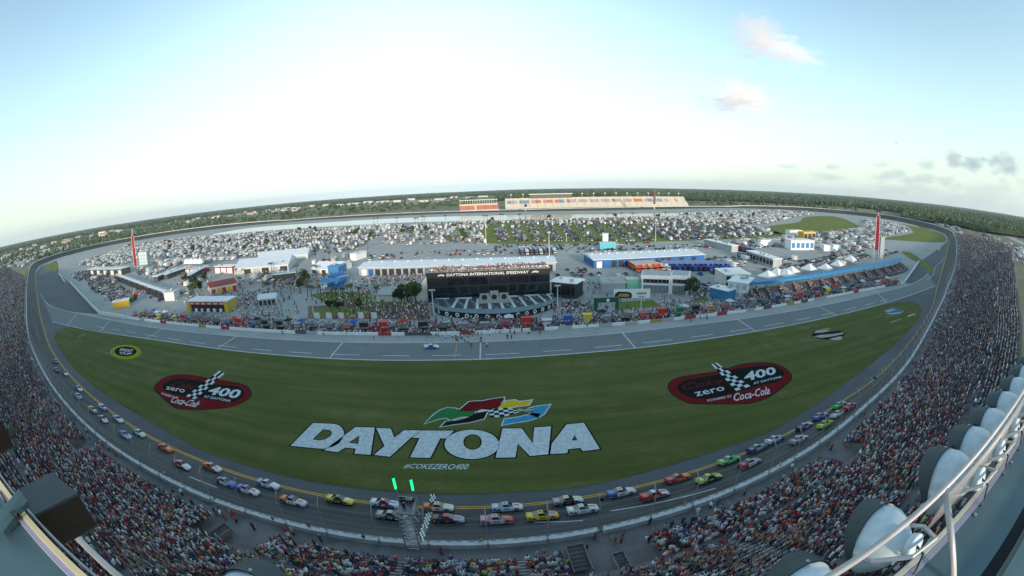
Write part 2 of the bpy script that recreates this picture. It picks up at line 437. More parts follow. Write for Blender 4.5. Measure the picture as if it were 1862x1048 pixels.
# dark apron inside the yellow line, out to the pit lane and the run-off areas
ap = [tuple(p) for p in FI - FN * .05]
run_off = [(1722, 440), (1700, 457), (1672, 476), (1646, 514)]
lr = [(181, 571.7), (127, 514.5), (107, 499), (93, 489), (73, 487)]
ap += [tuple(at(*p)[:2]) for p in run_off] + [(p.x, p.y) for p in PF[::-1][6:-8]] + [tuple(at(*p)[:2]) for p in lr]
sheet('apron', [ap], -.07, APRON)
# pit lane and the concrete pit stalls behind it
def strip(name, A, B, z, m):
    b = MB(); A = resample(A, 6); n = len(A); B = np.array([[p[0], p[1]] for p in resample(B, 1)])
    t = np.linspace(0, len(B) - 1, n).astype(int); B = B[t]
    for i in range(n - 1): b.face([(*A[i], z), (*A[i + 1], z), (*B[i + 1], z), (*B[i], z)])
    o = b.build(name, m); o['kind'] = 'structure'; return o
strip('pit_road', PN, PF, -.04, PITROAD)
strip('pit_stalls', PF[24:-12], PW, -.04, CONC)
grass_px = [(97, 613), (108, 634), (129, 665), (180, 709), (258, 758), (335, 802), (387, 827), (460, 849.6), (537, 870), (615, 883), (692, 892.5), (782, 898.5), (860, 899), (920, 896), (1049, 886), (1152, 864),
            (1255, 835), (1358, 800.6), (1400, 785), (1458, 752), (1535, 699), (1613, 638), (1654, 600), (1674, 573), (1672, 556), (1652, 549), (1613, 553.5)]
grass_top = [(p.x, p.y) for p in PN if at(205, 607).x < p.x < at(1600, 556).x][::-1]
gl = [(p.x, p.y) for p in crom([at(*p) for p in grass_px], per=5)] + grass_top + [tuple(at(*p)[:2]) for p in ((160, 598), (128, 594.5), (106, 600))]
sheet('tri_oval_grass', [gl], -.03, GRASS)
def patch(name, pts, m=GRASS2, z=-.045, per=4):
    P = [at(*p) for p in pts]; return sheet(name, [[(q.x, q.y) for q in (crom(P, per=per, closed=True) if per else P)]], z, m)
patch('turn_grass', [(1635.6, 407), (1680, 415.5), (1714, 426.5), (1720, 438), (1704, 441), (1629, 437), (1600, 434), (1656, 425), (1659, 419.5), (1649, 411)])
patch('infield_grass', [(1380, 418), (1419, 425.8), (1496.5, 420.6), (1561, 415.4), (1545.7, 402.5), (1514.6, 393.4), (1465.4, 394.7), (1452.5, 404), (1406, 410)])
patch('turn_grass', [(73, 486.6), (88, 480), (103, 474.6), (106, 497), (93.5, 490.6)])
patch('pit_lawn', [(563, 536), (599, 530), (674, 530), (677, 549), (764, 549.5), (764, 554), (651, 554), (589, 549)], per=0)
patch('pit_lawn', [(563, 562), (630, 559.5), (702, 562), (702, 575), (563, 572)], per=0)
patch('pit_lawn', [(1126, 549), (1185.5, 545), (1206, 558), (1126, 563)], per=0)
patch('pit_lawn', [(1263, 544), (1281, 536), (1291, 546.5), (1268, 552)], per=0)
patch('parking_field', [(870, 425), (900, 405), (1036, 401), (1180, 401), (1330, 407), (1400, 418), (1420, 430), (1300, 436), (1170, 440), (1040, 443), (880, 442)], GRASS2, per=3)
patch('parking_field', [(560, 432), (590, 424), (612, 426), (586, 436)], per=3)
patch('parking_field', [(800, 436), (806, 429), (850, 428), (852, 437)], z=-.05, per=3)
patch('grass_strip', [(1640, 457), (1659, 461), (1684, 479), (1697, 491), (1688, 493.5), (1668, 477), (1648, 466)], per=3)
patch('concrete_pad', [(1606, 445.5), (1639, 440.5), (1711, 445), (1709.5, 455), (1680, 452), (1678.6, 461), (1650, 456)], CONC, -.04, per=0)
patch('plaza', [(560, 557), (700, 549), (776, 553), (782, 582), (700, 580), (560, 580)], BRICKPAVE, -.05, per=0)
WATER = mat('lake_water', (.02, .035, .04), .12, var=.3, scale=.02, spec=.5, bump=.15)
patch('lake', [(380, 428), (460, 421.5), (589, 412.5), (666, 408.6), (718, 405.5), (847, 402), (940, 400), (1036, 397.5), (1130, 395), (1220, 393), (1300, 392.5), (1310, 389), (1200, 388), (1080, 390), (940, 391), (847, 393), (692, 398.5), (589, 405), (460, 414)], WATER, -.04, per=3)
patch('access_road', [(640, 462), (655, 462), (700, 430), (730, 412), (722, 411), (690, 428)], LOT, -.03, per=3)
patch('access_road', [(690, 455), (700, 447), (900, 447), (1180, 444), (1330, 440), (1330, 446), (1180, 452), (900, 456)], LOT, -.03, per=0)

# ------------------------------------------------------------------ painted lines
def line_on(name, P, w, z, m, dash=None, zf=None):
    """painted line along the polyline P, w metres wide"""
    Q = resample(P, 1.5); b = MB(); t = np.gradient(Q, axis=0); t /= np.hypot(t[:, 0], t[:, 1])[:, None]; n = np.c_[-t[:, 1], t[:, 0]] * w / 2
    for i in range(len(Q) - 1):
        if dash and (i * 1.5) % (dash[0] + dash[1]) > dash[0]: continue
        b.face([(*(Q[i] - n[i]), z), (*(Q[i + 1] - n[i + 1]), z), (*(Q[i + 1] + n[i + 1]), z), (*(Q[i] + n[i]), z)])
    o = b.build(name, m); o['kind'] = 'structure'; return o
line_on('pit_line', PN, .55, -.015, MARKW)
line_on('pit_line', PF, .45, -.015, MARKW)
mid = [p * .76 + q * .24 for p, q in zip(PN, [Vector((*v, 0)) for v in resample(PF, 1)[np.linspace(0, len(resample(PF, 1)) - 1, len(PN)).astype(int)]])]
line_on('lane_line', mid[8:-8], .4, -.015, MARKW, dash=(9, 8))
for k, (a, c) in enumerate((((294.7, 598.5), (267.7, 614.6)), ((430, 611.3), (395, 634.5)), ((623.8, 622), (599, 652)), ((874, 622), (873, 653)), ((1132, 605.5), (1155.6, 633.5)), ((1341.4, 581), (1373, 602)), ((1488, 557.5), (1521, 573.2)), ((1597, 534), (1612, 551)), ((140, 571), (122, 592)), ((200, 583), (182, 603)))):
    line_on('cross_line', [at(*a), at(*c)], .45, -.01, MARKW)
line_on('cross_line', [at(831, 623), at(827, 653.5)], .3, -.01, YELLOW)
line_on('apron_line', crom([at(*p) for p in ((66, 540), (73, 534), (80, 545), (92, 557))], per=6), .4, -.03, MARKW)
line_on('apron_line', [at(1717, 470), at(1700, 487), at(1697, 500), at(1684, 510)], .4, -.03, MARKW)
# double yellow line at the foot of the banking
yb = MB()
for k in range(len(FR) - 1):
    i, j = FR[k], FR[k + 1]
    for f0, f1 in ((.005, .03), (.055, .08)):
        yb.face([track_pt(i, f0, .012), track_pt(i, f1, .012), track_pt(j, f1, .012), track_pt(j, f0, .012)])
o = yb.build('double_yellow_line', YELLOW); o['kind'] = 'structure'
# inner apron edge seam, worn lane dashes near the wall
def track_uv(px, py):
    """station index (float) and lane fraction of the banked surface under a sight line"""
    best = None
    z = 1.5
    for _ in range(6):
        p = at(px, py, z); d = np.hypot(IN[:, 0] - p.x, IN[:, 1] - p.y); i = int(np.argmin(d))
        f = float(np.dot(np.array([p.x, p.y]) - IN[i], NRM[i]) / width[i]); z = .6 * z + .4 * max(0, min(1, f)) * OZ[i]
    a = float(np.dot(np.array([p.x, p.y]) - IN[i], T[i])) / 5.0
    return i + a, f
def track_xyz(s, f, dz=0.0):
    i = int(math.floor(s)); t = s - i
    a, c = Vector(track_pt(i, f, dz)), Vector(track_pt(i + 1, f, dz)); return a.lerp(c, t)
wl = MB()
for a, c in (((345, 868), (395, 888)), ((1110, 930), (1300, 890)), ((970, 951), (1060, 948)), ((1610, 712), (1640, 685))):
    s0, f0 = track_uv(*a); s1, f1 = track_uv(*c); n = max(2, int(abs(s1 - s0)))
    for k in range(n):
        u0, u1 = k / n, (k + 1) / n
        p = [track_xyz(s0 + (s1 - s0) * u, f0 + (f1 - f0) * u + e, .012) for u, e in ((u0, -.009), (u1, -.009), (u1, .009), (u0, .009))]
        wl.face(p)
o = wl.build('lane_line', MARKW); o['kind'] = 'structure'
# chequered start and finish line
s_a, f_a = track_uv(785, 898.5); s_b, f_b = track_uv(765, 984)
cb = MB()
sf = s_b
nrow = 4; ncol = 26
P0, P1 = at(788, 899, 0.0), track_xyz(s_b, 1.0)
for r in range(ncol):
    for q in range(nrow):
        def pt(rr, qq):
            u = rr / ncol; base = Vector((P0.x, P0.y, .0)).lerp(P1, u)
            s_, = (0,)
            d = np.hypot(IN[:, 0] - base.x, IN[:, 1] - base.y); i = int(np.argmin(d)); f = float(np.dot(np.array([base.x, base.y]) - IN[i], NRM[i]) / width[i])
            z = OZ[i] * max(0, f) + .045 if f > 0 else -.01
            return (base.x + (qq - nrow / 2) * .24, base.y, z + .004)
        cb.face([pt(r, q), pt(r, q + 1), pt(r + 1, q + 1), pt(r + 1, q)], (r + q) % 2)
o = cb.build('start_finish_line', [WHITE, BLACK]); o['kind'] = 'structure'
# ------------------------------------------------------------------ grandstand along the front stretch
ST = FO; NS = len(ST)
CUT_R = 690
def stretch(x, y):          # the seating gets deeper towards the far ends
    return np.where(x > 120, 1 + np.clip((x - 120) / 180, 0, 1) * .5, 1 + np.clip((-x - 200) / 300, 0, 1) * .12)
def zmax_at(x):
    return np.interp(x, [-620, -590, -560, 330, 454, 640, 700], [6, 26, 28, 28, 20.5, 11, 7])
PROFILE = [(0.9, 4.0), (4.0, 4.05), (4.0, 4.6), (10.4, 7.6), (12.0, 7.6), (12.0, 8.6), (28.4, 20.0), (30.4, 20.0), (30.4, 21.0), (37.0, 27.2), (38.2, 27.2)]
def stand_pt(k, s, z):
    m = float(stretch(ST[k][0], ST[k][1])); p = ST[k] + FN[k] * s * m
    return (p[0], p[1], min(z, float(zmax_at(ST[k][0]))))
ks = [k for k in range(NS) if -615 < ST[k][0] < 700]
SCL = np.r_[0, np.cumsum(np.hypot(*np.diff(ST, axis=0).T))]
def u_of(px, py, z):
    p = at(px, py, z); return SCL[int(np.argmin(np.hypot(ST[:, 0] - p.x, ST[:, 1] - p.y)))]
# openings in the lowest block of seats: bare concrete aprons and ramps (station, half width, first row, last row)
GAPS = [(u_of(447, 955, 5), 6.5, 0, 8), (u_of(1082, 1010, 5), 5.6, 0, 8), (u_of(1530, 815, 5), 5.0, 0, 8), (u_of(185, 800, 5), 5.0, 0, 8)]
def in_gap(k): return any(abs(SCL[k] - g) < hw for g, hw, a, c in GAPS)
kgap, cur = [], []                            # runs of stations between the openings
fine_ks = ks
for k in ks:
    if in_gap(k):
        if len(cur) > 1: kgap.append(cur)
        cur = []
    else: cur.append(k)
if len(cur) > 1: kgap.append(cur)
sb = MB()
rows = []                                     # seating rows: (s, z)
for (s0, z0, s1, z1) in ((4.0, 4.6, 10.4, 7.6), (12.0, 8.6, 28.4, 20.0), (30.4, 21.0, 37.0, 27.2)):
    n = int(round((s1 - s0) / .82))
    for r in range(n): rows.append((s0 + (s1 - s0) * (r + .5) / n, z0 + (z1 - z0) * r / n, (s1 - s0) / n, (z1 - z0) / n))
def run(b, s0, z0, s1, z1, mi, kk):
    for a, c in zip(kk[:-1], kk[1:]):
        zm = min(zmax_at(ST[a][0]), zmax_at(ST[c][0]))
        if min(z0, z1) > zm: continue
        b.face([stand_pt(a, s0, z0), stand_pt(a, s1, z1), stand_pt(c, s1, z1), stand_pt(c, s0, z0)], mi)
run(sb, .3, 4.0, 10.4, 4.06, 0, ks); run(sb, 10.4, 4.06, 10.4, 7.6, 2, ks); run(sb, 10.4, 7.6, 12.0, 7.6, 0, ks); run(sb, 12.0, 7.6, 12.0, 8.6, 2, ks); run(sb, 28.4, 20.0, 30.4, 20.0, 0, ks)
run(sb, 30.4, 20, 30.4, 21, 0, ks)
for ri, (s, z, ds, dz) in enumerate(rows):
    for kk in (kgap if ri < 8 else [ks]):
        run(sb, s - ds / 2, z - dz * .999 if z > 4.7 else z - .5, s - ds / 2, z, 1, kk)
        run(sb, s - ds / 2, z, s + ds / 2, z, 1, kk)
        if ri < 8:
            for k in (kk[0], kk[-1]): sb.face([stand_pt(k, s - ds / 2, 4.0), stand_pt(k, s + ds / 2, 4.0), stand_pt(k, s + ds / 2, z), stand_pt(k, s - ds / 2, z)], 0)
run(sb, 37.0, 27.2, 38.2, 27.2, 0, ks); run(sb, 38.2, 27.2, 38.4, -1.0, 0, ks)
REDRAIL = paint(.30, .035, .025)
stand = sb.build('grandstand', [STANDC, mat('stand_seats', (.10, .10, .105), .8, var=.3, scale=1.2), REDRAIL])
tag(stand, 'long curved concrete grandstand full of seats beside the front stretch', 'grandstand')
# aluminium benches: one long bench per row near the start line
ALU = mat('bench_aluminium', (.30, .31, .32), .5, .5, var=.15, scale=2)
near = [k for k in ks if -150 < ST[k][0] < 190]
for ri, (s, z, ds, dz) in enumerate(rows):
    bb = MB()
    for a, c in zip(near[:-1], near[1:]):
        if ri < 8 and (in_gap(a) or in_gap(c)): continue
        q0, q1 = s + .05, s + .33
        bb.face([stand_pt(a, q0, z + .42), stand_pt(a, q1, z + .42), stand_pt(c, q1, z + .42), stand_pt(c, q0, z + .42)])
        bb.face([stand_pt(a, q0, z + .38), stand_pt(a, q0, z + .42), stand_pt(c, q0, z + .42), stand_pt(c, q0, z + .38)])
    bo = bb.build('bench', ALU, stand); bo['kind'] = 'stuff' if ri < 8 else None or 'stuff'

# tower of press and club floors at the top of the stand (under and behind the camera)
tb = MB()
tb.box((12, -11.2, -1), (300, 21, 48.0), 0, 0)
tb.box((12, -.62, 28.0), (300, .16, 4.2), 0, 1); tb.box((12, -.62, 33.6), (300, .16, 4.2), 0, 1); tb.box((12, -.62, 39.2), (300, .16, 4.2), 0, 1)
tower = tb.build('press_tower', [mat('tower_cladding', (.16, .20, .22), .6, var=.1, scale=.3), GLASS])
tag(tower, 'blue grey tower rising behind the grandstand below the camera', 'tower')

# ------------------------------------------------------------------ wall, fence
wall = empty('track_wall', (FO[len(FO) // 2][0], FO[len(FO) // 2][1], WZ)); tag(wall, 'white concrete safety wall of short panels around the banked front stretch', 'wall')
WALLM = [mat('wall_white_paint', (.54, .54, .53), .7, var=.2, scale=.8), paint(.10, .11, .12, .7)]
wp = resample([tuple(p) for p in FO], 1.0)
def wall_frame(d):
    k = min(int(d), len(wp) - 2); p = wp[k]; q = wp[k + 1]; t = (q - p) / np.hypot(*(q - p)); return p, t, np.array([t[1], -t[0]])
zline = np.interp(np.arange(len(wp)), np.linspace(0, len(wp), len(FZ)), FZ)
dmid = np.argmin(np.hypot(wp[:, 0], wp[:, 1] - 38))
origin = Vector(wall.location)
d = 0; n_panel = 0; rest = MB()
LP = 6.1
panel_span = (max(0, dmid - 420), min(len(wp), dmid + 420))
me_panel = None
while d + LP < len(wp):
    p, t, n = wall_frame(d + LP / 2); z = zline[int(d + LP / 2)]
    rz = math.atan2(t[1], t[0])
    if panel_span[0] < d < panel_span[1]:
        if me_panel is None:
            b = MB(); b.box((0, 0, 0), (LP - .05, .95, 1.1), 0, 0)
            for q in range(4): x = -2.2 + q * 1.45; b.face([(x - .38, .22, 1.104), (x + .38, .22, 1.104), (x + .38, .40, 1.104), (x - .38, .40, 1.104)], 1)  # dark dashes: shadow at the fence foot painted on the wall top
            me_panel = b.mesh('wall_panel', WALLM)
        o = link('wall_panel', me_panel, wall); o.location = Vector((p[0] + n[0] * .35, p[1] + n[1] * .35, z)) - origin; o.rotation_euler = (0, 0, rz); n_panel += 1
    else:
        rest.box((p[0] + n[0] * .35 - origin.x, p[1] + n[1] * .35 - origin.y, z - origin.z), (LP + .1, .62, 1.1), rz)
    d += LP
rest.build('wall_run', WALLM[0], wall)
# far walls round the turns and back stretch
fb = MB()
for i in range(NI):
    if i in set(FR): continue
    j = (i + 1) % NI
    a, c = OUT[i], OUT[j]; m_ = (a + c) / 2; e = c - a
    fb.box((m_[0] + NRM[i][0] * .5, m_[1] + NRM[i][1] * .5, OZ[i] - .3), (np.hypot(*e) + .2, .9, 1.8 if turn[i] > .05 else 1.4), math.atan2(e[1], e[0]))
tag(fb.build('turn_wall', mat('turn_wall_paint', (.52, .51, .49), .8, var=.15, scale=.05)), 'pale outer wall running round the turns and back stretch', 'wall')

fence = empty('catch_fence', tuple(origin)); tag(fence, 'tall catch fence with curved steel posts on top of the white wall', 'fence')
b = MB(); h = 6.4
b.tube([(0, .0, -.2), (0, 0, h * .72), (0, .35, h * .86), (0, 1.3, h)], .085, 6)
b.box((0, -.25, -1.1), (.3, .3, 1.4))
me_post = b.mesh('post', mat('fence_post_steel', (.42, .43, .44), .5, .5, var=.1, scale=3))
d = 2.0; posts = []
while d < len(wp) - 3:
    p, t, n = wall_frame(d); z = zline[int(d)] + 1.1
    base = Vector((p[0] + n[0] * .5, p[1] + n[1] * .5, z)); posts.append((base, n))
    if abs(d - dmid) < 430:
        o = link('post', me_post, fence); o.location = base - origin; o.rotation_euler = (0, 0, math.atan2(t[1], t[0]))
    d += 7.6
cb_ = MB()
for hh, off in ((.6, 0), (1.8, 0), (3.0, 0), (4.3, 0), (5.3, .25), (6.3, 1.15)):
    pts = [bs - origin + Vector((-n[0] * off, -n[1] * off, hh)) for bs, n in posts if abs(bs.x) < 260]
    cb_.tube(pts, .016, 4)
cb_.build('cable', STEEL, fence)

# wire mesh of the fence: thin diamond wires between the posts near the start line, one part
# ------------------------------------------------------------------ people
def template(boxes, gems):
    """boxes: (c, size, top, colour slot); gems: (c, r xyz, slot) -> verts, quads/tris as arrays"""
    V, Fq, S = [], [], []
    for c, sz, top, sl in boxes:
        n = len(V)
        for z, k in ((0, 1), (sz[2], top)):
            for a, b in ((-1, -1), (1, -1), (1, 1), (-1, 1)): V.append((c[0] + a * sz[0] / 2 * k, c[1] + b * sz[1] / 2 * k, c[2] + z))
        for q in ((4, 5, 6, 7), (0, 1, 5, 4), (1, 2, 6, 5), (2, 3, 7, 6), (3, 0, 4, 7)): Fq.append([n + i for i in q]); S.append(sl)
    for c, r, sl in gems:
        n = len(V)
        for z, k in ((-1, .25), (-.35, .95), (.45, .9), (1, .3)):
            for a, b in ((-1, -.6), (1, -.6), (1, .6), (-1, .6)) if False else ((-.75, -.75), (.75, -.75), (.75, .75), (-.75, .75)):
                V.append((c[0] + a * r[0] * k, c[1] + b * r[1] * k, c[2] + z * r[2]))
        for i in range(3):
            for j in range(4): Fq.append([n + i * 4 + j, n + i * 4 + (j + 1) % 4, n + i * 4 + 4 + (j + 1) % 4, n + i * 4 + 4 + j]); S.append(sl if i < 1 or sl != 2 else 3)
        Fq.append([n + 12, n + 13, n + 14, n + 15]); S.append(3 if sl == 2 else sl)
    return np.array(V, float), np.array(Fq, int), np.array(S, int)

def scatter(name, temp, pos, rot, scl, cols, material, parent=None):
    """one mesh of many copies of a template; cols: (n, slots, 3)"""
    V, Fq, S = temp; n = len(pos); nv, nf = len(V), len(Fq)
    c, s = np.cos(rot), np.sin(rot); sc = np.asarray(scl)
    if sc.ndim == 1: sc = np.repeat(sc[:, None], 3, 1)
    P = V[None] * sc[:, None, :]
    X = P[..., 0] * c[:, None] - P[..., 1] * s[:, None] + pos[:, 0, None]
    Y = P[..., 0] * s[:, None] + P[..., 1] * c[:, None] + pos[:, 1, None]
    Z = P[..., 2] + pos[:, 2, None]
    A = np.stack([X, Y, Z], -1).reshape(-1, 3).astype(np.float32)
    Fi = (Fq[None] + (np.arange(n) * nv)[:, None, None]).reshape(-1).astype(np.int32)
    me = bpy.data.meshes.new(name); me.vertices.add(n * nv); me.vertices.foreach_set('co', A.ravel())
    me.loops.add(len(Fi)); me.loops.foreach_set('vertex_index', Fi)
    me.polygons.add(n * nf); me.polygons.foreach_set('loop_start', np.arange(0, n * nf * 4, 4, dtype=np.int32))
    try: me.polygons.foreach_set('loop_total', np.full(n * nf, 4, np.int32))
    except Exception: pass
    at_ = me.color_attributes.new('Col', 'FLOAT_COLOR', 'CORNER')
    C = cols[:, S, :]                                   # n, nf, 3
    C = np.repeat(C.reshape(-1, 3), 4, 0)
    at_.data.foreach_set('color', np.c_[C, np.ones(len(C))].astype(np.float32).ravel())
    me.materials.append(material); me.update(calc_edges=True)
    return link(name, me, parent)

SHIRTS = np.array([(.62, .62, .62), (.50, .50, .51), (.34, .03, .03), (.22, .02, .03), (.02, .02, .022), (.03, .032, .04), (.028, .03, .07), (.04, .055, .16), (.16, .16, .17), (.09, .095, .10),
                   (.42, .13, .03), (.45, .34, .07), (.05, .13, .06), (.26, .28, .34), (.30, .20, .22), (.14, .03, .09), (.22, .17, .12), (.10, .20, .26), (.35, .50, .10)])
SHIRTS = SHIRTS * .82 + SHIRTS.mean(1, keepdims=True) * np.array([.19, .18, .20]) + .012
SHIRTS = np.minimum(SHIRTS * np.array([1.95, 1.70, 1.60]), .8)
SH_P = np.array([20, 12, 10, 7, 8, 8, 8, 7, 8, 7, 4, 2.2, 2.2, 5, 3, 2.5, 3, 2.5, .7]); SH_P /= SH_P.sum()
TROU = np.array([(.05, .055, .09), (.08, .09, .13), (.26, .22, .17), (.035, .035, .035), (.36, .33, .28)])
SKIN = np.array([(.55, .34, .24), (.48, .28, .19), (.36, .19, .12), (.15, .08, .05)])
HAIR = np.array([(.02, .015, .01), (.05, .03, .018), (.16, .10, .05), (.30, .22, .12), (.55, .55, .55), (.22, .03, .03), (.03, .035, .09), (.015, .015, .015)])
def person_cols(n):
    sh = SHIRTS[rng.choice(len(SHIRTS), n, p=SH_P)] * rng.uniform(.7, 1.15, (n, 1))
    return np.stack([sh, TROU[rng.integers(0, len(TROU), n)], SKIN[rng.choice(4, n, p=[.45, .3, .15, .1])], HAIR[rng.integers(0, len(HAIR), n)]], 1)
SEATED = template([((0, .18, .28), (.40, .55, .26), .92, 1), ((0, -.02, .42), (.46, .28, .55), .82, 0), ((-.27, .06, .5), (.11, .16, .38), .9, 0), ((.27, .06, .5), (.11, .16, .38), .9, 0)], [((0, .02, 1.13), (.135, .15, .16), 2)])
STANDING = template([((-.1, 0, 0), (.17, .2, .82), 1.1, 1), ((.1, 0, 0), (.17, .2, .82), 1.1, 1), ((0, 0, .8), (.44, .26, .62), .86, 0), ((-.27, .03, .78), (.1, .14, .58), 1, 0), ((.27, .03, .78), (.1, .14, .58), 1, 0)], [((0, .02, 1.60), (.135, .15, .16), 2)])
CROWDM = attr_mat('clothes_and_skin', .85)

cl = np.r_[0, np.cumsum(np.hypot(*np.diff(ST, axis=0).T))]
def st_at(u, s):
    x = np.interp(u, cl, ST[:, 0]); y = np.interp(u, cl, ST[:, 1]); nx = np.interp(u, cl, FN[:, 0]); ny = np.interp(u, cl, FN[:, 1])
    m = stretch(x, y); return x + nx * s * m, y + ny * s * m, np.arctan2(nx, -ny), x
pos, rot, far_, standf, rowi = [], [], [], [], []
for ri, (s, z, ds, dz) in enumerate(rows):
    u = np.arange(cl[0] + 40, cl[-1] - 5, .52); u = u + rng.uniform(-.09, .09, len(u))
    x, y, r, bx = st_at(u, s + .12)
    keep = rng.random(len(u)) < .97
    keep &= (np.mod(u + (0 if ri < 8 else 6 if ri < 28 else 3), 15.0) > 1.15)
    keep &= (z < zmax_at(bx) - .4) & (bx > -600) & (bx < 690)
    for g0, hw, a, c in GAPS:
        if a <= ri < c: keep &= np.abs(u - g0) > hw
    dist = np.hypot(x, y)
    th = np.where(dist < 190, 1.0, np.where(dist < 330, .62, .36)); keep &= rng.random(len(u)) < th
    sub = .78 + .22 * np.sin(u * .11 + ri * .9) * np.sin(u * .031 + ri * .3 + 1.0)
    keep &= rng.random(len(u)) < np.clip(sub + .2, 0, 1)
    P = np.c_[x, y, np.full(len(u), z)][keep]
    qx, qy = project_np(P + np.array([0, 0, .8])); vis = (qx > -140) & (qx < 2000) & (qy < 1190)
    pos.append(P[vis]); rot.append((r[keep] + rng.uniform(-.35, .35, keep.sum()))[vis]); rowi.append(np.full(vis.sum(), ri))
for s, z, dens in ((1.9, 4.03, .06), (3.2, 4.04, .12), (10.9, 7.62, .22), (11.6, 7.62, .28), (28.8, 20.02, .3), (29.7, 20.02, .3)):   # people on the walkways
    u = np.arange(cl[0] + 40, cl[-1] - 5, .6); u = u + rng.uniform(-.25, .25, len(u)); x, y, r, bx = st_at(u, s + rng.uniform(-.3, .3, len(u)))
    keep = (rng.random(len(u)) < dens * (.4 + 1.2 * (np.sin(u * .09 + s) > 0))) & (z < zmax_at(bx)) & (bx > -600) & (bx < 690) & ((np.hypot(x, y) < 330) | (rng.random(len(u)) < .5))
    P = np.c_[x, y, np.full(len(u), z)][keep]; pos.append(P); rot.append(rng.uniform(0, 6.28, keep.sum())); rowi.append(np.full(keep.sum(), -1))
pos = np.concatenate(pos); rot = np.concatenate(rot); rowi = np.concatenate(rowi)
nP = len(pos)
stand_up = (rng.random(nP) < .55) | (rowi < 0)
dist = np.linalg.norm(pos - np.array([0, 0, CAM_H]), axis=1)
qx, qy = project_np(pos + np.array([0, 0, .9]))
inframe = (qx > 8) & (qx < 1854) & (qy < 1040)
blocked = ((qx > 1380) & (qy > 1048 - (qx - 1380) * .88)) | ((qx < 215) & (qy > 850)) | ((qx > 350) & (qx < 480) & (qy > 1000))
order = np.argsort(np.where(inframe & ~blocked & (rowi >= 0), dist, 1e9))
near_i = order[:300]; mask = np.ones(nP, bool); mask[near_i] = False
scl = np.where(dist > 330, 1.35, np.where(dist > 190, 1.14, 1.0))[:, None] * np.stack([rng.uniform(.9, 1.12, nP), rng.uniform(.9, 1.1, nP), rng.uniform(.9, 1.06, nP)], 1)
for nm, tmpl, sel in (('seated', SEATED, mask & ~stand_up), ('standing', STANDING, mask & stand_up)):
    o = scatter('crowd', tmpl, pos[sel], rot[sel], scl[sel], person_cols(int(sel.sum())), CROWDM)
    o['kind'] = 'stuff'; o['label'] = 'packed crowd of %s spectators filling the grandstand' % nm
print('crowd', nP)

# the 300 nearest people are figures of their own: a skinned body in one surface
def body(joints, edges, sub=1):
    me = bpy.data.meshes.new('person'); me.from_pydata([j[0] for j in joints], edges, [])
    o = bpy.data.objects.new('tmp', me); COL.objects.link(o)
    sk = o.modifiers.new('s', 'SKIN'); sk.use_smooth_shade = True
    for v, j in zip(me.skin_vertices[0].data, joints): v.radius = j[1] if isinstance(j[1], tuple) else (j[1], j[1])
    me.skin_vertices[0].data[0].use_root = True
    ss = o.modifiers.new('d', 'SUBSURF'); ss.levels = sub; ss.render_levels = sub
    dg = bpy.context.evaluated_depsgraph_get(); ev = o.evaluated_get(dg)
    out = bpy.data.meshes.new_from_object(ev); bpy.data.objects.remove(o); return out
def make_body(pose):
    J = []; E = []
    def j(p, r, par=None):
        J.append((p, r));
        if par is not None: E.append((par, len(J) - 1))
        return len(J) - 1
    sit = pose.startswith('sit'); h = .52 if sit else .93
    pel = j((0, 0, h), (.15, .11)); wa = j((0, .01, h + .18), (.13, .095), pel); ch = j((0, .02, h + .40), (.165, .105), wa); nk = j((0, .03, h + .55), .06, ch)
    hd = j((0, .05, h + .64), (.075, .085), nk); ht = j((0, .045, h + .77), (.085, .095), hd); tp = j((0, .03, h + .84), (.05, .055), ht)
    for sx in (-1, 1):
        hip = j((sx * .09, .0, h - .06), .095, pel)
        if sit: kn = j((sx * .12, .42, h - .02), .068, hip); an = j((sx * .12, .40, .09), .045, kn); j((sx * .12, .55, .04), .04, an)
        else: kn = j((sx * .11, .03, .49), .065, hip); an = j((sx * .11, -.02, .08), .043, kn); j((sx * .12, .13, .035), .038, an)
        sh = j((sx * .19, .01, h + .46), .065, ch)
        if pose.endswith('up') : el = j((sx * .33, .08, h + .66), .045, sh); wr = j((sx * .27, .16, h + .90), .034, el); hn = j((sx * .26, .18, h + 1.0), .036, wr)
        elif pose.endswith('phone') and sx > 0: el = j((sx * .27, .16, h + .28), .046, sh); wr = j((sx * .12, .34, h + .52), .034, el); hn = j((sx * .08, .37, h + .60), .036, wr)
        else: el = j((sx * .28, -.02, h + .20), .046, sh); wr = j((sx * .22, .2 if sit else .1, h + .02), .034, el); hn = j((sx * .18, .28 if sit else .14, h - .03), .036, wr)
    me = body(J, E)
    # colour zones: 0 shirt, 1 trousers, 2 skin, 3 hair or cap
    me.materials.clear()
    for _ in range(4): me.materials.append(None)
    for p in me.polygons:
        c = p.center; zone = 0
        if c.z > h + .52: zone = 2
        if c.z > h + .62 and (c.y < .06 or c.z > h + .80): zone = 3
        if c.z < h + .06: zone = 1
        ax = abs(c.x)
        if ax > .2 and c.z < h + .34 and not (sit and c.z < h - .05): zone = 2
        if pose.endswith('up') and c.z > h + .58 and ax > .17: zone = 2
        if not sit and ax > .17 and c.z < h + .3: zone = 2
        p.material_index = zone
    return me
PROT = {k: make_body(k) for k in ('stand', 'stand_up', 'stand_phone', 'sit', 'sit_phone', 'sit_up')}
def cloth(c): return mat('cloth_%02x%02x%02x' % tuple(int(x * 255) for x in c), tuple(c), .9, var=.15, scale=6)
NAMES = ['white', 'pale grey', 'bright red', 'dark red', 'black', 'charcoal', 'navy', 'royal blue', 'mid grey', 'slate grey', 'orange', 'yellow', 'dark green', 'pale blue', 'dusty pink', 'plum', 'tan', 'teal', 'lime green']
TR_N = ['navy trousers', 'jeans', 'khaki shorts', 'black trousers', 'pale shorts']
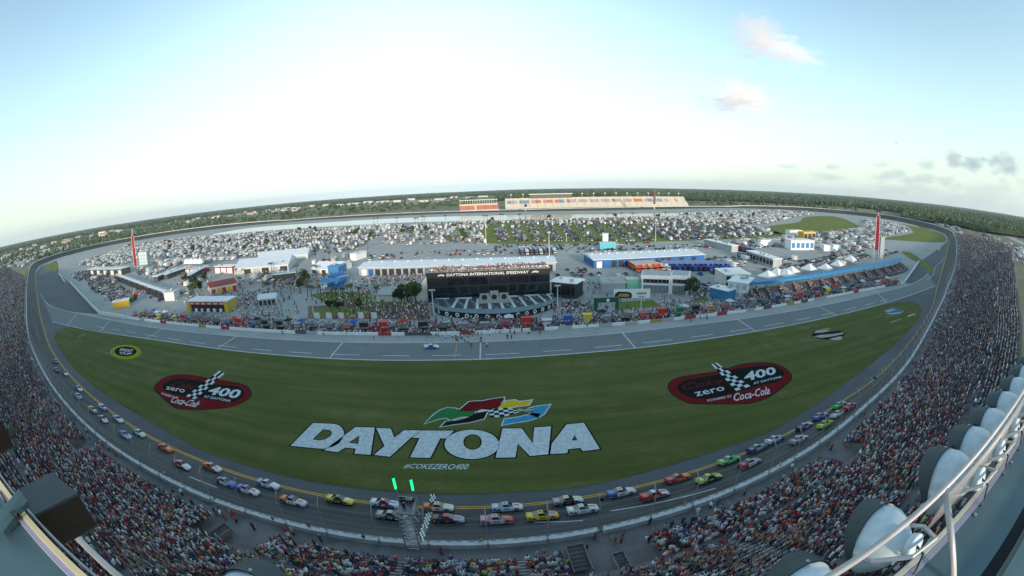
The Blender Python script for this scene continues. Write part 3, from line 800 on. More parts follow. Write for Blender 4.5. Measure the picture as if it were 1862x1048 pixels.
HR_N = ['black hair', 'brown hair', 'fair hair', 'blond hair', 'white cap', 'red cap', 'blue cap', 'black cap']
for i in near_i:
    st = bool(stand_up[i]); kind = rng.choice(['stand', 'stand', 'stand_phone', 'stand_up'] if st else ['sit', 'sit', 'sit_phone', 'sit_up'])
    o = bpy.data.objects.new('person', PROT[kind]); COL.objects.link(o)
    o.location = pos[i]; o.rotation_euler = (0, 0, rot[i]); k = rng.uniform(.93, 1.05); o.scale = (k * 1.06, k * 1.06, k)
    a, t, s_, h_ = rng.choice(len(SHIRTS), p=SH_P), rng.integers(0, 5), rng.choice(4, p=[.45, .3, .15, .1]), rng.integers(0, 8)
    for sl, c in zip(o.material_slots, (SHIRTS[a], TROU[t], SKIN[s_], HAIR[h_])): sl.link = 'OBJECT'; sl.material = cloth(c)
    side = 'left of flag stand' if pos[i][0] < -16 else ('right of flag stand' if pos[i][0] > -8 else 'behind flag stand')
    act = {'stand': 'standing', 'stand_up': 'arms raised', 'stand_phone': 'one hand raised', 'sit': 'seated', 'sit_phone': 'seated, one hand raised', 'sit_up': 'seated, arms raised'}[kind]
    tag(o, '%s top, %s, %s, row %d %s' % (NAMES[a], HR_N[h_], act, rowi[i] + 1, side), 'person', 'spectators in the front of the grandstand')

# people on the concrete apron and walkway behind the wall
def lone_person(px, py, z, shirt, trou, hair, pose, label, rz=0.0, name='person', group='people on the concrete walkway'):
    o = bpy.data.objects.new(name, PROT[pose]); COL.objects.link(o); o.location = at(px, py, z); o.rotation_euler = (0, 0, rz)
    for sl, c in zip(o.material_slots, (shirt, trou, (.38, .22, .15), hair)): sl.link = 'OBJECT'; sl.material = cloth(c)
    return tag(o, label, 'person', group)
lone_person(1066, 1003, 4.0, (.02, .02, .025), (.02, .02, .025), (.02, .015, .01), 'stand_up', 'person in black alone on the bare concrete behind the wall', .2)
lone_person(1243, 925, 4.05, (.45, .60, .05), (.45, .60, .05), (.3, .3, .02), 'stand', 'person in lime yellow vest by the right part of the wall', -2.5)
lone_person(874, 991, 4.05, (.45, .62, .05), (.05, .05, .06), (.02, .015, .01), 'stand', 'person in lime yellow vest just right of the start line', .3)
lone_person(302, 868, 4.05, (.30, .60, .35), (.05, .05, .06), (.02, .015, .01), 'stand', 'person in pale green vest beside the wall on the left', -1.0)
lone_person(1416, 853, 4.05, (.45, .60, .05), (.05, .05, .06), (.02, .015, .01), 'stand', 'person in lime vest by the wall under the pale blue car', -1.0)
lone_person(546, 1029, 7.65, (.48, .62, .05), (.05, .05, .06), (.02, .015, .01), 'stand', 'steward in lime yellow jacket on the walkway among the crowd', .3)
lone_person(664, 985, 4.05, (.03, .03, .035), (.03, .03, .035), (.02, .015, .01), 'stand', 'photographer in black by the wall left of the flag stand', .3)
lone_person(565, 965, 4.05, (.03, .03, .035), (.05, .05, .06), (.02, .015, .01), 'stand', 'photographer in black by the second fence post on the left', .1)
lone_person(1110, 985, 4.05, (.5, .5, .5), (.3, .3, .3), (.02, .015, .01), 'stand', 'person in grey on the apron right of the black clad figure', 1.2)
lone_person(1133, 978, 4.05, (.03, .03, .035), (.03, .03, .035), (.02, .015, .01), 'stand', 'person in dark clothes leaning by the wall on the right', 1.2)
lone_person(1180, 955, 4.05, (.03, .03, .035), (.03, .03, .035), (.02, .015, .01), 'stand_phone', 'photographer in dark clothes near the crowd end by the wall', .2)
lone_person(500, 952, 4.05, (.03, .03, .035), (.03, .03, .035), (.02, .015, .01), 'stand_phone', 'photographer in dark clothes by the wall below the white car', .2)
# ------------------------------------------------------------------ roof edge in the foreground
ROOFM = mat('roof_sheet_teal', (.065, .115, .13), .55, var=.25, scale=1.2, spec=.4, col2=(.095, .155, .17))
ROOFD = mat('roof_sheet_dark', (.02, .028, .032), .6, var=.2, scale=2)
TRIM = mat('roof_edge_lit_cream', (.62, .58, .48), .45, .2, var=.12, scale=3)  # light along the roof edge is put into this cream colour
LAMPW = mat('lamp_spun_aluminium', (.52, .59, .62), .42, .0, var=.14, scale=7, spec=.4, detail=8)
VISOR = mat('lamp_visor_paint', (.045, .065, .07), .6, var=.15, scale=4)
PIPE = mat('rail_pipe', (.46, .43, .42), .5, .2, var=.12, scale=3)
# right-hand roof
roof = empty('roof_deck', (4.5, -1, 47.4)); tag(roof, 'teal sheet metal roof deck with pale lit edge strip in the lower right corner', 'roof')
O = Vector(roof.location)
def rb(name, m, f):
    b = MB(); f(b); b.v = [tuple(Vector(v) - O) for v in b.v]; return b.build(name, m, roof)
rb('deck_panel', ROOFM, lambda b: (b.box((6.0, .12, 47.38), (10.4, .72, .06)),))
rb('gutter', ROOFD, lambda b: (b.box((6.0, -.36, 47.2), (10.4, .2, .06)),))
rb('deck_panel', ROOFM, lambda b: (b.box((6.0, -1.30, 47.46), (10.4, 1.6, .06)), b.box((6.0, -.52, 47.5), (10.4, .06, .06))))
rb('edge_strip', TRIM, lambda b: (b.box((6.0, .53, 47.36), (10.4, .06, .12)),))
rb('edge_strip', mat('edge_shade_trim', (.34, .32, .42), .5, .2, var=.1), lambda b: (b.box((6.0, .455, 47.40), (10.4, .07, .06)),))  # shaded side of the lit edge, put into a lilac colour
rb('edge_lip', STEEL, lambda b: [b.box((1.4 + k * 1.3, .36, 47.445), (.04, .04, .02)) for k in range(8)])
# rail: pipe on struts with a smoked wind screen under it
rail = empty('guard_rail', (4, .76, 48.0)); tag(rail, 'grey pipe guard rail with hazy screen above the floodlights', 'railing')
O2 = Vector(rail.location)
def pr(name, m, f):
    b = MB(); f(b); b.v = [tuple(Vector(v) - O2) for v in b.v]; return b.build(name, m, rail, smooth=True)
pr('pipe', PIPE, lambda b: b.tube([(.9, .76, 48.0), (12, .765, 48.0)], .032, 12))
for x in (3.14, 6.2, 9.3):
    pr('strut', PIPE, lambda b: b.tube([(x, .75, 47.99), (x - .02, .0, 47.46)], .035, 8))
    pr('bolt', ROOFD, lambda b: (b.tube([(x, .5, 47.86), (x, .48, 47.89)], .012, 6),))
sm = bpy.data.materials.new('hazy_screen'); sm.use_nodes = True
_b = sm.node_tree.nodes['Principled BSDF']; _b.inputs['Base Color'].default_value = (.42, .40, .40, 1); _b.inputs['Roughness'].default_value = .35; _b.inputs['Alpha'].default_value = .42
def screen(b):
    b.box((6.9, .70, 47.52), (7.4, .012, .44))
pr('screen', sm, screen)
# floodlights in a row along the roof edge, aimed at the track
def floodlight(x, y, z, label, s=1.0, yaw=0.0, tilt=math.radians(122)):
    e = empty('floodlight', (x, y, z), yaw); tag(e, label, 'floodlight', 'floodlights along the roof edge')
    M = Matrix.Rotation(-tilt, 4, 'X') @ Matrix.Scale(s, 4)      # lamp axis: local -> forward and down
    b = MB(); b.lathe([(.0, -.30), (.10, -.29), (.11, -.17), (.16, -.13), (.27, .0), (.345, .16), (.37, .30), (.385, .305), (.385, .325), (.365, .325)], 36, M); b.build('reflector', LAMPW, e, True)
    b = MB(); b.lathe([(.105, -.36), (.125, -.35), (.125, -.26), (.105, -.25)], 20, M); b.lathe([(0, -.365), (.105, -.36)], 20, M); b.build('housing', LAMPW, e, True)
    b = MB(); b.lathe([(.0, .30), (.2, .315), (.365, .31)], 28, M); b.build('lens', mat('lamp_lens', (.35, .40, .42), .15, var=.1, spec=.6), e, True)
    v = MB(); n = 20; base = []
    for i in range(n + 1):
        an = math.pi * (-.08 + 1.16 * i / n)
        c, q = math.cos(an) * .40, math.sin(an) * .40
        r0, r1 = M @ Vector((c, -q, .27)), M @ Vector((c * 1.06, -q * 1.06, .30 + .30 * math.sin(math.pi * min(1, max(0, i / n)))))
        r2, r3 = M @ Vector((c * .97, -q * .97, .27)), M @ Vector((c * 1.03, -q * 1.03, .30 + .30 * math.sin(math.pi * min(1, max(0, i / n)))))
        base.append((r0, r1, r2, r3))
    for a, c in zip(base[:-1], base[1:]):
        v.face([a[0], a[1], c[1], c[0]]); v.face([a[2], c[2], c[3], a[3]]); v.face([a[1], a[3], c[3], c[1]])
    v.build('visor', VISOR, e, True)
    b = MB(); b.tube([M @ Vector((-.42, 0, .1)), M @ Vector((-.43, 0, -.1)), M @ Vector((-.2, 0, -.48)), M @ Vector((.2, 0, -.48)), M @ Vector((.43, 0, -.1)), M @ Vector((.42, 0, .1))], .022, 6); b.build('bracket', STEEL, e)
    b = MB(); b.tube([M @ Vector((.38, -.1, .28)), M @ Vector((.44, -.12, .3))], .028, 8); b.build('latch', BLACK, e)
    for q in range(3):
        an = -.5 + q * 1.0; b = MB(); b.tube([M @ Vector((.375 * math.cos(an), -.375 * math.sin(an), .29)), M @ Vector((.40 * math.cos(an), -.40 * math.sin(an), .34))], .018, 6); b.build('clip', STEEL, e)
    b = MB(); b.tube([M @ Vector((.0, 0, -.36)), M @ Vector((.05, .1, -.45)), M @ Vector((.02, .3, -.42)), M @ Vector((.0, .42, -.2))], .012, 5); b.build('lead', BLACK, e)
    return e
ordn = ['first', 'second', 'third', 'fourth', 'fifth', 'sixth', 'seventh', 'eighth', 'ninth', 'tenth']
for k, xh in enumerate((.81, 1.17, 1.72, 2.03, 2.33, 2.65, 2.98, 3.3, 3.62, 3.95)):
    x = xh * 2.45
    floodlight(x, .86 if k else .80, 47.50 if k else 47.36, ('round white floodlight cut off by the bottom edge of the picture' if k == 0 else 'round white floodlight, %s from the bottom in the row on the right' % ordn[k]), .84 if k < 2 else .95, -.10)
floodlight(-2.02, .93, 47.25, 'dark rounded floodlight top showing above the bottom edge on the left', .95, .1)
lampbar = MB(); lampbar.tube([(-6, .62, 47.05), (12, .62, 47.05)], .05, 8)
tag(lampbar.build('mounting_pipe', STEEL), 'horizontal steel pipe carrying the floodlights below the roof edge', 'pipe')
# left-hand roof corner with its pale edge and two dark boxes
roofl = empty('roof_edge', (-2.6, 0, 48.3)); tag(roofl, 'blue grey roof edge with brightly lit cream lip in the lower left corner', 'roof'); O3 = Vector(roofl.location)
def rl(name, m, f):
    b = MB(); f(b); b.v = [tuple(Vector(v) - O3) for v in b.v]; return b.build(name, m, roofl)
def slab(b, p, q, w, z, t):
    p, q = Vector((*p, z)), Vector((*q, z)); d_ = (q - p).normalized(); n = Vector((-d_.y, d_.x, 0)) * w
    b.prism([p[:2], q[:2], (q + n)[:2], (p + n)[:2]], z - t, z)
rl('edge_strip', mat('lit_edge_cream', (.80, .62, .34), .5, .1, var=.12, scale=2), lambda b: slab(b, (-1.5, .215), (-6.4, -.20), .055, 48.42, .16))  # cream colour carries the light seen along this lip
rl('edge_strip', mat('shaded_edge_lilac', (.40, .38, .50), .5, .1, var=.12, scale=2), lambda b: slab(b, (-1.5, .158), (-6.4, -.257), .05, 48.40, .12))  # lilac colour carries the shade beside the lit lip
rl('deck_panel', ROOFM, lambda b: slab(b, (-1.3, .12), (-6.4, -.31), .55, 48.36, .06))
rl('deck_panel', ROOFD, lambda b: slab(b, (-1.3, -.44), (-6.4, -.87), .9, 48.30, .06))
rl('edge_lip', STEEL, lambda b: slab(b, (-1.5, .29), (-6.4, -.13), .02, 48.34, .05))
cable_ = MB(); cable_.tube([(-3.6, -.05, 48.40), (-3.05, -.04, 48.42), (-2.95, .0, 48.5), (-3.3, -.16, 48.42), (-3.2, -.34, 48.4), (-4.2, -.50, 48.42)], .014, 6)
tag(cable_.build('cable', BLACK), 'thin black cable looping over the blue grey roof corner', 'cable')
BOXG = mat('speaker_grey_paint', (.075, .08, .085), .6, var=.1, scale=3); BOXB = mat('speaker_brown_grille', (.045, .028, .02), .8, var=.2, scale=40)
def speaker(px4, h1, drop, label):
    """px4: outline of the top face; hangs from the rail"""
    T4 = [at(x, y, CAM_H - h1) for x, y in px4]; e = empty('loudspeaker', sum(T4, Vector()) / 4); tag(e, label, 'loudspeaker', 'dark loudspeakers hung from the left roof edge'); o_ = Vector(e.location)
    b = MB(); b.prism([(p.x, p.y) for p in T4], CAM_H - h1 - drop, CAM_H - h1); b.v = [tuple(Vector(v) - o_) for v in b.v]; b.build('cabinet', BOXG, e)
    a, c = T4[3], T4[2]; n = Vector((c.y - a.y, -(c.x - a.x), 0)).normalized() * .012
    if n.dot(Vector((1, -.3, 0))) < 0: n = -n
    g = MB(); z0, z1 = CAM_H - h1 - drop + .02, CAM_H - h1 - .02; i0_, i1_ = a.lerp(c, .02), a.lerp(c, .98)
    q = [i0_ + n, i1_ + n]; g.face([(q[0].x, q[0].y, z0), (q[1].x, q[1].y, z0), (q[1].x, q[1].y, z1), (q[0].x, q[0].y, z1)]); g.v = [tuple(Vector(v) - o_) for v in g.v]; g.build('grille', BOXB, e)
    k = MB(); k.box((T4[3].x - .03, T4[3].y - .06, CAM_H - h1 - .16), (.16, .16, .14)); k.v = [tuple(Vector(v) - o_) for v in k.v]; k.build('bracket', BLACK, e)
speaker([(32.6, 890.6), (93.5, 859), (141, 896), (58.7, 938.5)], 1.75, .33, 'dark loudspeaker box with grey top and brown face in the lower left')
speaker([(-70, 762), (-22, 750), (4, 762), (-46, 784)], 1.75, .35, 'dark loudspeaker box cut off by the left edge of the picture')
arm = MB(); arm.tube([at(0, 960, 48.44), at(44, 905, 48.46)], .07, 8)
tag(arm.build('bracket_arm', ROOFM), 'short teal bracket arm holding the lower left loudspeaker', 'bracket')
# ------------------------------------------------------------------ paint on the grass
class Decal:
    """flat paint laid on the grass; coordinates are survey points of one photograph crop"""
    def __init__(s, ox, oy, k): s.ox, s.oy, s.k = ox, oy, k
    def w(s, p): q = at(s.ox + p[0] / s.k, s.oy + p[1] / s.k, 0); return (q.x, q.y)
    def loop(s, pts, curve=False):
        P = [s.w(p) for p in pts]
        return [(q.x, q.y) for q in crom([Vector((*p, 0)) for p in P], per=5, closed=True)] if curve else P
def area(P): return sum(P[i - 1][0] * P[i][1] - P[i][0] * P[i - 1][1] for i in range(len(P))) / 2
def offset(P, d):
    if area(P) < 0: P = P[::-1]
    n = len(P); out = []
    for i in range(n):
        a, b, c = np.array(P[i - 1]), np.array(P[i]), np.array(P[(i + 1) % n])
        e, f = b - a, c - b; e = e / (np.hypot(*e) + 1e-9); f = f / (np.hypot(*f) + 1e-9)
        n1, n2 = np.array([e[1], -e[0]]), np.array([f[1], -f[0]]); m = n1 + n2; l = np.dot(m, n1)
        out.append(tuple(b + m / max(l, .45) * d))
    return out
GZ = -.022
GRW = mat('letter_white_field_paint', (.54, .57, .57), .95, var=.2, scale=1.1, detail=10, spec=.05)
GRB = mat('field_paint_black', (.010, .012, .010), .95, var=.25, scale=1.0, detail=8, spec=.04)
GRR = mat('field_paint_red', (.155, .010, .013), .95, var=.2, scale=1.0, detail=8, spec=.04)
def fp(n, c): return mat('field_paint_' + n, c, .95, var=.18, scale=1.2, detail=8, spec=.04)
def ell(cx, cy, rx, ry, n=28, rot=0): return [(cx + rx * math.cos(t) * math.cos(rot) - ry * math.sin(t) * math.sin(rot), cy + rx * math.cos(t) * math.sin(rot) + ry * math.sin(t) * math.cos(rot)) for t in (2 * math.pi * i / n for i in range(n))]
D = Decal(500, 690, 1862 / 620)
letters = empty('painted_lettering', at(810, 805)); tag(letters, 'huge white painted place name with black outline across the grass', 'lettering')
LO = Vector(letters.location)
def part(parent, name, m, loops, z, label=None):
    b = MB(); b.fill(loops, z); o_ = Vector(parent.location); b.v = [tuple(Vector(v) - o_) for v in b.v]
    o = b.build(name, m, parent)
    if label: o['label'] = label
    return o
GLY = [
    ([(85, 362), (208, 238), (325, 243), (352, 252), (370, 270), (378, 292), (370, 322), (348, 350), (315, 368), (262, 379)], [(205, 328), (262, 273), (296, 275), (312, 288), (302, 310), (276, 327), (245, 333)]),
    ([(268, 386), (440, 260), (545, 263), (522, 412), (434, 405), (441, 378), (384, 372), (342, 398)], [(402, 346), (462, 306), (454, 352)]),
    ([(553, 265), (632, 268), (652, 318), (706, 277), (802, 279), (742, 318), (628, 422), (540, 412), (598, 364)], None),
    ([(806, 279), (977, 280), (937, 322), (902, 322), (848, 429), (738, 425), (790, 320), (748, 318)], None),
    (ell(1075, 355, 149, 80, 32), ell(1079, 342, 51, 42, 20)),
    ([(1205, 428), (1242, 268), (1348, 267), (1408, 350), (1416, 262), (1508, 256), (1492, 409), (1392, 418), (1326, 350), (1313, 425)], None),
    ([(1503, 408), (1512, 350), (1592, 246), (1687, 236), (1774, 380), (1681, 392), (1667, 374), (1601, 382), (1597, 402)], [(1620, 334), (1637, 304), (1651, 332)]),
]
for (o_l, h_l), ch in zip(GLY, 'DAYTONA'):
    P = D.loop(o_l); Hh = [D.loop(h_l)] if h_l else []
    part(letters, 'outline', GRB, [offset(P, .34)], GZ)
    part(letters, 'letter', GRW, [P] + Hh, GZ + .006)
    if Hh: part(letters, 'counter', GRB, [offset(Hh[0], .0)], GZ + .003)
    if Hh: part(letters, 'counter', GRASS, [offset(Hh[0], -.3)], GZ + .0045)
flag = empty('painted_flag_emblem', at(790 + 95, 750)); tag(flag, 'painted sweep of green, red, black, chequered, yellow and blue flags on the grass', 'emblem')
FL = [('green', (.03, .17, .05), [(815, 243), (870, 190), (905, 167), (940, 155), (985, 158), (1010, 172), (1060, 174), (1098, 171), (1075, 200), (1010, 206), (960, 222), (940, 211), (900, 214)]),
      ('red', (.28, .018, .022), [(1004, 169), (1060, 122), (1095, 118), (1130, 118), (1190, 106), (1250, 98), (1250, 112), (1213, 155), (1180, 164), (1130, 160), (1098, 169), (1050, 172)]),
      ('black', (.012, .013, .015), [(905, 258), (935, 230), (1000, 222), (1060, 206), (1104, 182), (1162, 172), (1140, 215), (1060, 235), (975, 246)]),
      ('white', (.6, .6, .6), [(1110, 170), (1130, 163), (1175, 167), (1160, 176), (1106, 184)]),
      ('yellow', (.60, .42, .02), [(1217, 155), (1262, 116), (1310, 112), (1335, 121), (1402, 113), (1384, 140), (1310, 150), (1262, 156), (1190, 168)]),
      ('blue', (.05, .26, .42), [(1412, 150), (1502, 137), (1467, 190), (1437, 207), (1392, 190)]),
      ('blue', (.05, .26, .42), [(1255, 216), (1330, 206), (1392, 192), (1430, 209), (1380, 226), (1310, 236), (1243, 248)]),
      ('yellow', (.60, .42, .02), [(1400, 181), (1452, 189), (1434, 206), (1396, 192)])]
for n, c, P in FL:
    q = D.loop(P); part(flag, 'flag_border', GRW, [offset(q, .32)], GZ)
for n, c, P in FL:
    part(flag, n + '_flag', fp(n, c), [D.loop(P)], GZ + .006)
ck = MB(); nr, nc = 4, 9
def cpt(i, j):
    u, v = i / nc, j / nr; x = 1165 + 240 * u + 8 * v; yt = 172 - 26 * u - 10 * math.sin(u * 6); yb = 205 - 28 * u + 8 * math.sin(u * 6)
    return (*D.w((x, yt * (1 - v) + yb * v)), GZ + .009)
for i in range(nc):
    for j in range(nr): ck.face([cpt(i, j + 1), cpt(i + 1, j + 1), cpt(i + 1, j), cpt(i, j)], (i + j) % 2)
o_ = Vector(flag.location); ck.v = [tuple(Vector(v) - o_) for v in ck.v]; ck.build('chequered_flag', [GRW, GRB], flag)

_txt = {}
def text_mesh(s, shear=0.0, bold=0.0):
    key = (s, shear, bold)
    if key in _txt: return _txt[key]
    c = bpy.data.curves.new('t', 'FONT'); c.body = s; c.shear = shear; c.offset = bold; c.resolution_u = 2; c.fill_mode = 'FRONT'
    o = bpy.data.objects.new('t', c); COL.objects.link(o); dg = bpy.context.evaluated_depsgraph_get(); dg.update()
    me = bpy.data.meshes.new_from_object(o.evaluated_get(dg)); bpy.data.objects.remove(o)
    V = np.array([v.co[:] for v in me.vertices]); F = [tuple(p.vertices) for p in me.polygons]; bpy.data.meshes.remove(me)
    lo, hi = V[:, :2].min(0), V[:, :2].max(0); V[:, :2] = (V[:, :2] - lo) / (hi - lo)
    _txt[key] = (V, F); return V, F
def text_on(parent, name, m, s, corner, z, shear=.0, bold=.0, label=None):
    """text spread over four world corners (bottom left, bottom right, top right, top left); z None keeps the corners' own heights"""
    V, F = text_mesh(s, shear, bold); A, B, C, E = [Vector(c) if len(c) == 3 else Vector((*c, z)) for c in corner]; b = MB()
    o_ = Vector(parent.location) if parent is not None else Vector()
    for v in V:
        p = (A * (1 - v[0]) + B * v[0]) * (1 - v[1]) + (E * (1 - v[0]) + C * v[0]) * v[1]; b.v.append(tuple(p - o_))
    for f in F:
        b.f.append(f); b.m.append(0)
    o = b.build(name, m, parent)
    if label: o['label'] = label
    return o
h = empty('painted_hashtag', at(793, 848)); tag(h, 'small white painted hashtag line on the grass below the huge word', 'lettering')
text_on(h, 'characters', GRW, '#COKEZERO400', [D.w((698, 486)), D.w((1052, 495)), D.w((1060, 460)), D.w((712, 459))], GZ + .004, .25, .012)

def race_logo(label, dec, outer, inner, zero, c400, at_d, cola, pow_, coke, chk):
    e = empty('painted_race_logo', (*dec.w(inner[0]), 0)); tag(e, label, 'emblem')
    q = dec.loop(outer, True); part(e, 'border', GRB, [offset(q, .35)], GZ); part(e, 'red_field', GRR, [q], GZ + .004); part(e, 'black_field', GRB, [dec.loop(inner, True)], GZ + .008)
    for nm, s, c, m, sh, bo in (('word', 'zero', zero, GRW, 0, .01), ('number', '400', c400, GRW, .12, .03), ('place_name', 'AT DAYTONA', at_d, GRW, .1, .02), ('script', 'Coca-Cola', cola, GRW, .3, .015), ('small_line', 'POWERED BY', pow_, GRW, 0, .01), ('script', 'Coke', coke, GRR, .3, .0)):
        text_on(e, nm, m, s, [dec.w(p) for p in c], GZ + .012, sh, bo)
    b = MB(); n, mrow = 9, 3; L0, L1, R0, R1 = chk
    def P(i, j):
        u = (i / n) ** .75; v = j / mrow; x0, y0 = L0[0] + (L1[0] - L0[0]) * u, L0[1] + (L1[1] - L0[1]) * u; x1, y1 = R0[0] + (R1[0] - R0[0]) * u, R0[1] + (R1[1] - R0[1]) * u
        return (*dec.w((x0 + (x1 - x0) * v, y0 + (y1 - y0) * v)), GZ + .016)
    for i in range(n):
        for j in range(mrow): b.face([P(i, j), P(i + 1, j), P(i + 1, j + 1), P(i, j + 1)], (i + j) % 2)
    o_ = Vector(e.location); b.v = [tuple(Vector(v) - o_) for v in b.v]; b.build('chequered_band', [GRW, GRB], e)
race_logo('red and black painted race logo with 400 on the right side of the grass', Decal(1160, 620, 1862 / 320),
          [(330, 500), (345, 440), (400, 400), (500, 375), (660, 350), (820, 328), (960, 290), (1100, 250), (1250, 232), (1400, 235), (1500, 262), (1590, 320), (1620, 380), (1590, 435), (1500, 510), (1380, 590), (1240, 645), (1100, 662), (850, 664), (600, 662), (480, 630), (380, 570)],
          [(420, 475), (480, 425), (560, 402), (700, 378), (830, 357), (950, 312), (1200, 272), (1400, 262), (1500, 290), (1545, 335), (1535, 380), (1480, 430), (1300, 470), (1190, 505), (1000, 555), (800, 600), (650, 612), (530, 590), (445, 540)],
          [(620, 590), (925, 520), (900, 480), (592, 545)], [(1135, 432), (1480, 345), (1435, 272), (1105, 335)], [(1225, 462), (1525, 388), (1515, 366), (1215, 440)],
          [(1020, 640), (1400, 560), (1385, 480), (1005, 560)], [(740, 645), (995, 592), (988, 570), (733, 622)], [(470, 520), (900, 445), (890, 395), (465, 455)],
          ((775, 245), (1040, 530), (830, 228), (1190, 480)))
race_logo('red and black painted race logo with 400 on the left side of the grass', Decal(200, 560, 1862 / 360),
          [(425, 770), (440, 715), (520, 655), (650, 628), (800, 640), (960, 670), (1180, 705), (1280, 740), (1320, 790), (1310, 840), (1240, 890), (1100, 935), (850, 955), (650, 945), (580, 910), (480, 825)],
          [(490, 745), (560, 685), (680, 662), (860, 690), (980, 718), (1180, 735), (1250, 770), (1255, 820), (1200, 868), (1130, 888), (1000, 875), (870, 850), (740, 840), (570, 800)],
          [(525, 765), (695, 800), (712, 768), (530, 738)], [(908, 808), (1205, 858), (1243, 770), (955, 735)], [(878, 842), (1130, 886), (1140, 864), (890, 820)],
          [(565, 890), (800, 935), (870, 880), (600, 830)], [(480, 815), (600, 850), (615, 832), (490, 795)], [(560, 745), (780, 770), (830, 715), (620, 690)],
          ((1030, 590), (715, 830), (1078, 618), (800, 860)))
# smaller emblems
def emblem(name, label, parts):
    e = empty(name, parts[0][4][0] if False else (*parts[0][3].w(parts[0][2][0]), 0)); tag(e, label, 'emblem')
    for i, (nm, m, P, dec, _) in enumerate(parts): part(e, nm, m, [dec.loop(P)] , GZ + .004 * i)
    return e
d1 = Decal(200, 560, 1862 / 360)
e = emblem('painted_oval_emblem', 'small oval emblem with yellow ring at the left end of the grass', [
    ('yellow_ring', fp('ring_yellow', (.36, .33, .02)), ell(148, 415, 146, 66), d1, [0]), ('grass_ring', GRASS, ell(148, 415, 132, 57), d1, [0]), ('yellow_ring', fp('ring_yellow', (.36, .33, .02)), ell(148, 413, 122, 54), d1, [0]),
    ('black_oval', GRB, ell(146, 410, 106, 47), d1, [0])])
text_on(e, 'word', GRW, 'SPRINT', [d1.w((85, 405)), d1.w((215, 420)), d1.w((222, 392)), d1.w((98, 378))], GZ + .02, .2, .02)
text_on(e, 'word', GRW, 'CUP', [d1.w((88, 432)), d1.w((190, 446)), d1.w((210, 424)), d1.w((95, 412))], GZ + .02, .2, .03)
d2 = Decal(1380, 550, 1862 / 482)
e = emblem('painted_track_emblem', 'small black and pale emblem on the grass at the right', [
    ('black_field', GRB, [(372, 235), (385, 200), (440, 195), (500, 205), (570, 198), (605, 215), (590, 255), (540, 270), (480, 262), (420, 255)], d2, [0]),
    ('pale_band', fp('pale', (.36, .36, .33)), [(385, 215), (400, 198), (470, 190), (500, 200), (450, 212)], d2, [0]), ('pale_band', fp('pale', (.36, .36, .33)), [(385, 240), (430, 228), (520, 222), (590, 210), (596, 222), (520, 238), (440, 250)], d2, [0]),
    ('pale_band', fp('pale', (.36, .36, .33)), [(490, 258), (560, 240), (590, 240), (580, 262), (530, 268)], d2, [0]), ('yellow_band', fp('dull_yellow', (.30, .28, .03)), [(430, 190), (492, 176), (498, 188), (440, 198)], d2, [0])])
d3 = Decal(1280, 480, 1862 / 440)
e = emblem('painted_shield_emblem', 'pale blue and white emblem at the far right tip of the grass', [
    ('blue_field', fp('emblem_blue', (.10, .15, .24)), [(1385, 360), (1420, 340), (1470, 338), (1510, 352), (1545, 362), (1520, 382), (1450, 392), (1400, 385)], d3, [0]),
    ('white_band', fp('pale', (.40, .42, .44)), [(1390, 362), (1450, 345), (1480, 352), (1420, 372)], d3, [0]), ('white_band', fp('pale', (.40, .42, .44)), [(1400, 382), (1490, 372), (1540, 366), (1500, 384), (1430, 390)], d3, [0]),
    ('green_edge', fp('pale_green', (.12, .20, .12)), [(1395, 412), (1440, 395), (1530, 388), (1560, 376), (1550, 384), (1450, 402), (1405, 418)], d3, [0]),
    ('panel', fp('pale_grey', (.22, .26, .24)), [(1430, 447), (1512, 420), (1518, 427), (1438, 455)], d3, [0]), ('panel', fp('pale_grey2', (.34, .36, .34)), [(1562, 400), (1622, 378), (1630, 388), (1572, 410)], d3, [0])])
d4 = Decal(40, 440, 1362 / 260)
e = emblem('painted_flash_emblem', 'faint white painted marks near the left tip of the grass', [('mark', fp('faint', (.14, .17, .12)), [(520, 905), (600, 868), (612, 880), (545, 912)], d4, [0]), ('mark', fp('faint', (.14, .17, .12)), [(495, 945), (555, 938), (565, 950), (500, 955)], d4, [0])])
# ------------------------------------------------------------------ stock cars
CX = np.array([-2.50, -2.38, -2.0, -1.55, -1.0, -.3, .45, .9, 1.4, 1.9, 2.25, 2.42, 2.5])
CH = np.array([.90, .97, .99, .97, .94, .92, .91, .90, .83, .75, .64, .54, .42])
CW = np.array([.90, .95, .98, 1.0, 1.0, .985, .985, .99, 1.0, .99, .93, .82, .68])
CB = np.array([.32, .2, .17, .15, .14, .14, .14, .14, .14, .14, .14, .14, .16])
def car_body():
    b = MB(); rings = []
    for x, h, w, z0 in zip(CX, CH, CW, CB):
        rings.append([(x, w * .93, z0), (x, w, z0 + .18), (x, w, h * .62), (x, w * .95, h * .86), (x, w * .80, h), (x, w * .40, h + .025), (x, 0, h + .03)])
    for r0, r1, xa, xb in zip(rings[:-1], rings[1:], CX[:-1], CX[1:]):
        xm = (xa + xb) / 2
        for i in range(6):
            zone = 1 if (xm > .85 and i >= 3) else 2 if (xm < -1.25 and i >= 1) else 3 if i < 1 else 0
            if i in (1, 2) and xm > 1.3: zone = 1
            b.face([r0[i], r1[i], r1[i + 1], r0[i + 1]], zone)
            m_ = lambda p: (p[0], -p[1], p[2])
            b.face([m_(r0[i + 1]), m_(r1[i + 1]), m_(r1[i]), m_(r0[i])], zone)
    for r, z in ((rings[0][::-1], 2), (rings[-1], 1)):
        b.face(r + [(p[0], -p[1], p[2]) for p in r[::-1][1:]][::1], z)
    return b
PA = paint(.5, .5, .5)
bm_ = car_body(); ME_BODY = bm_.mesh('body', [PA, PA, PA, DARK], True)
def ghost(pts): return pts
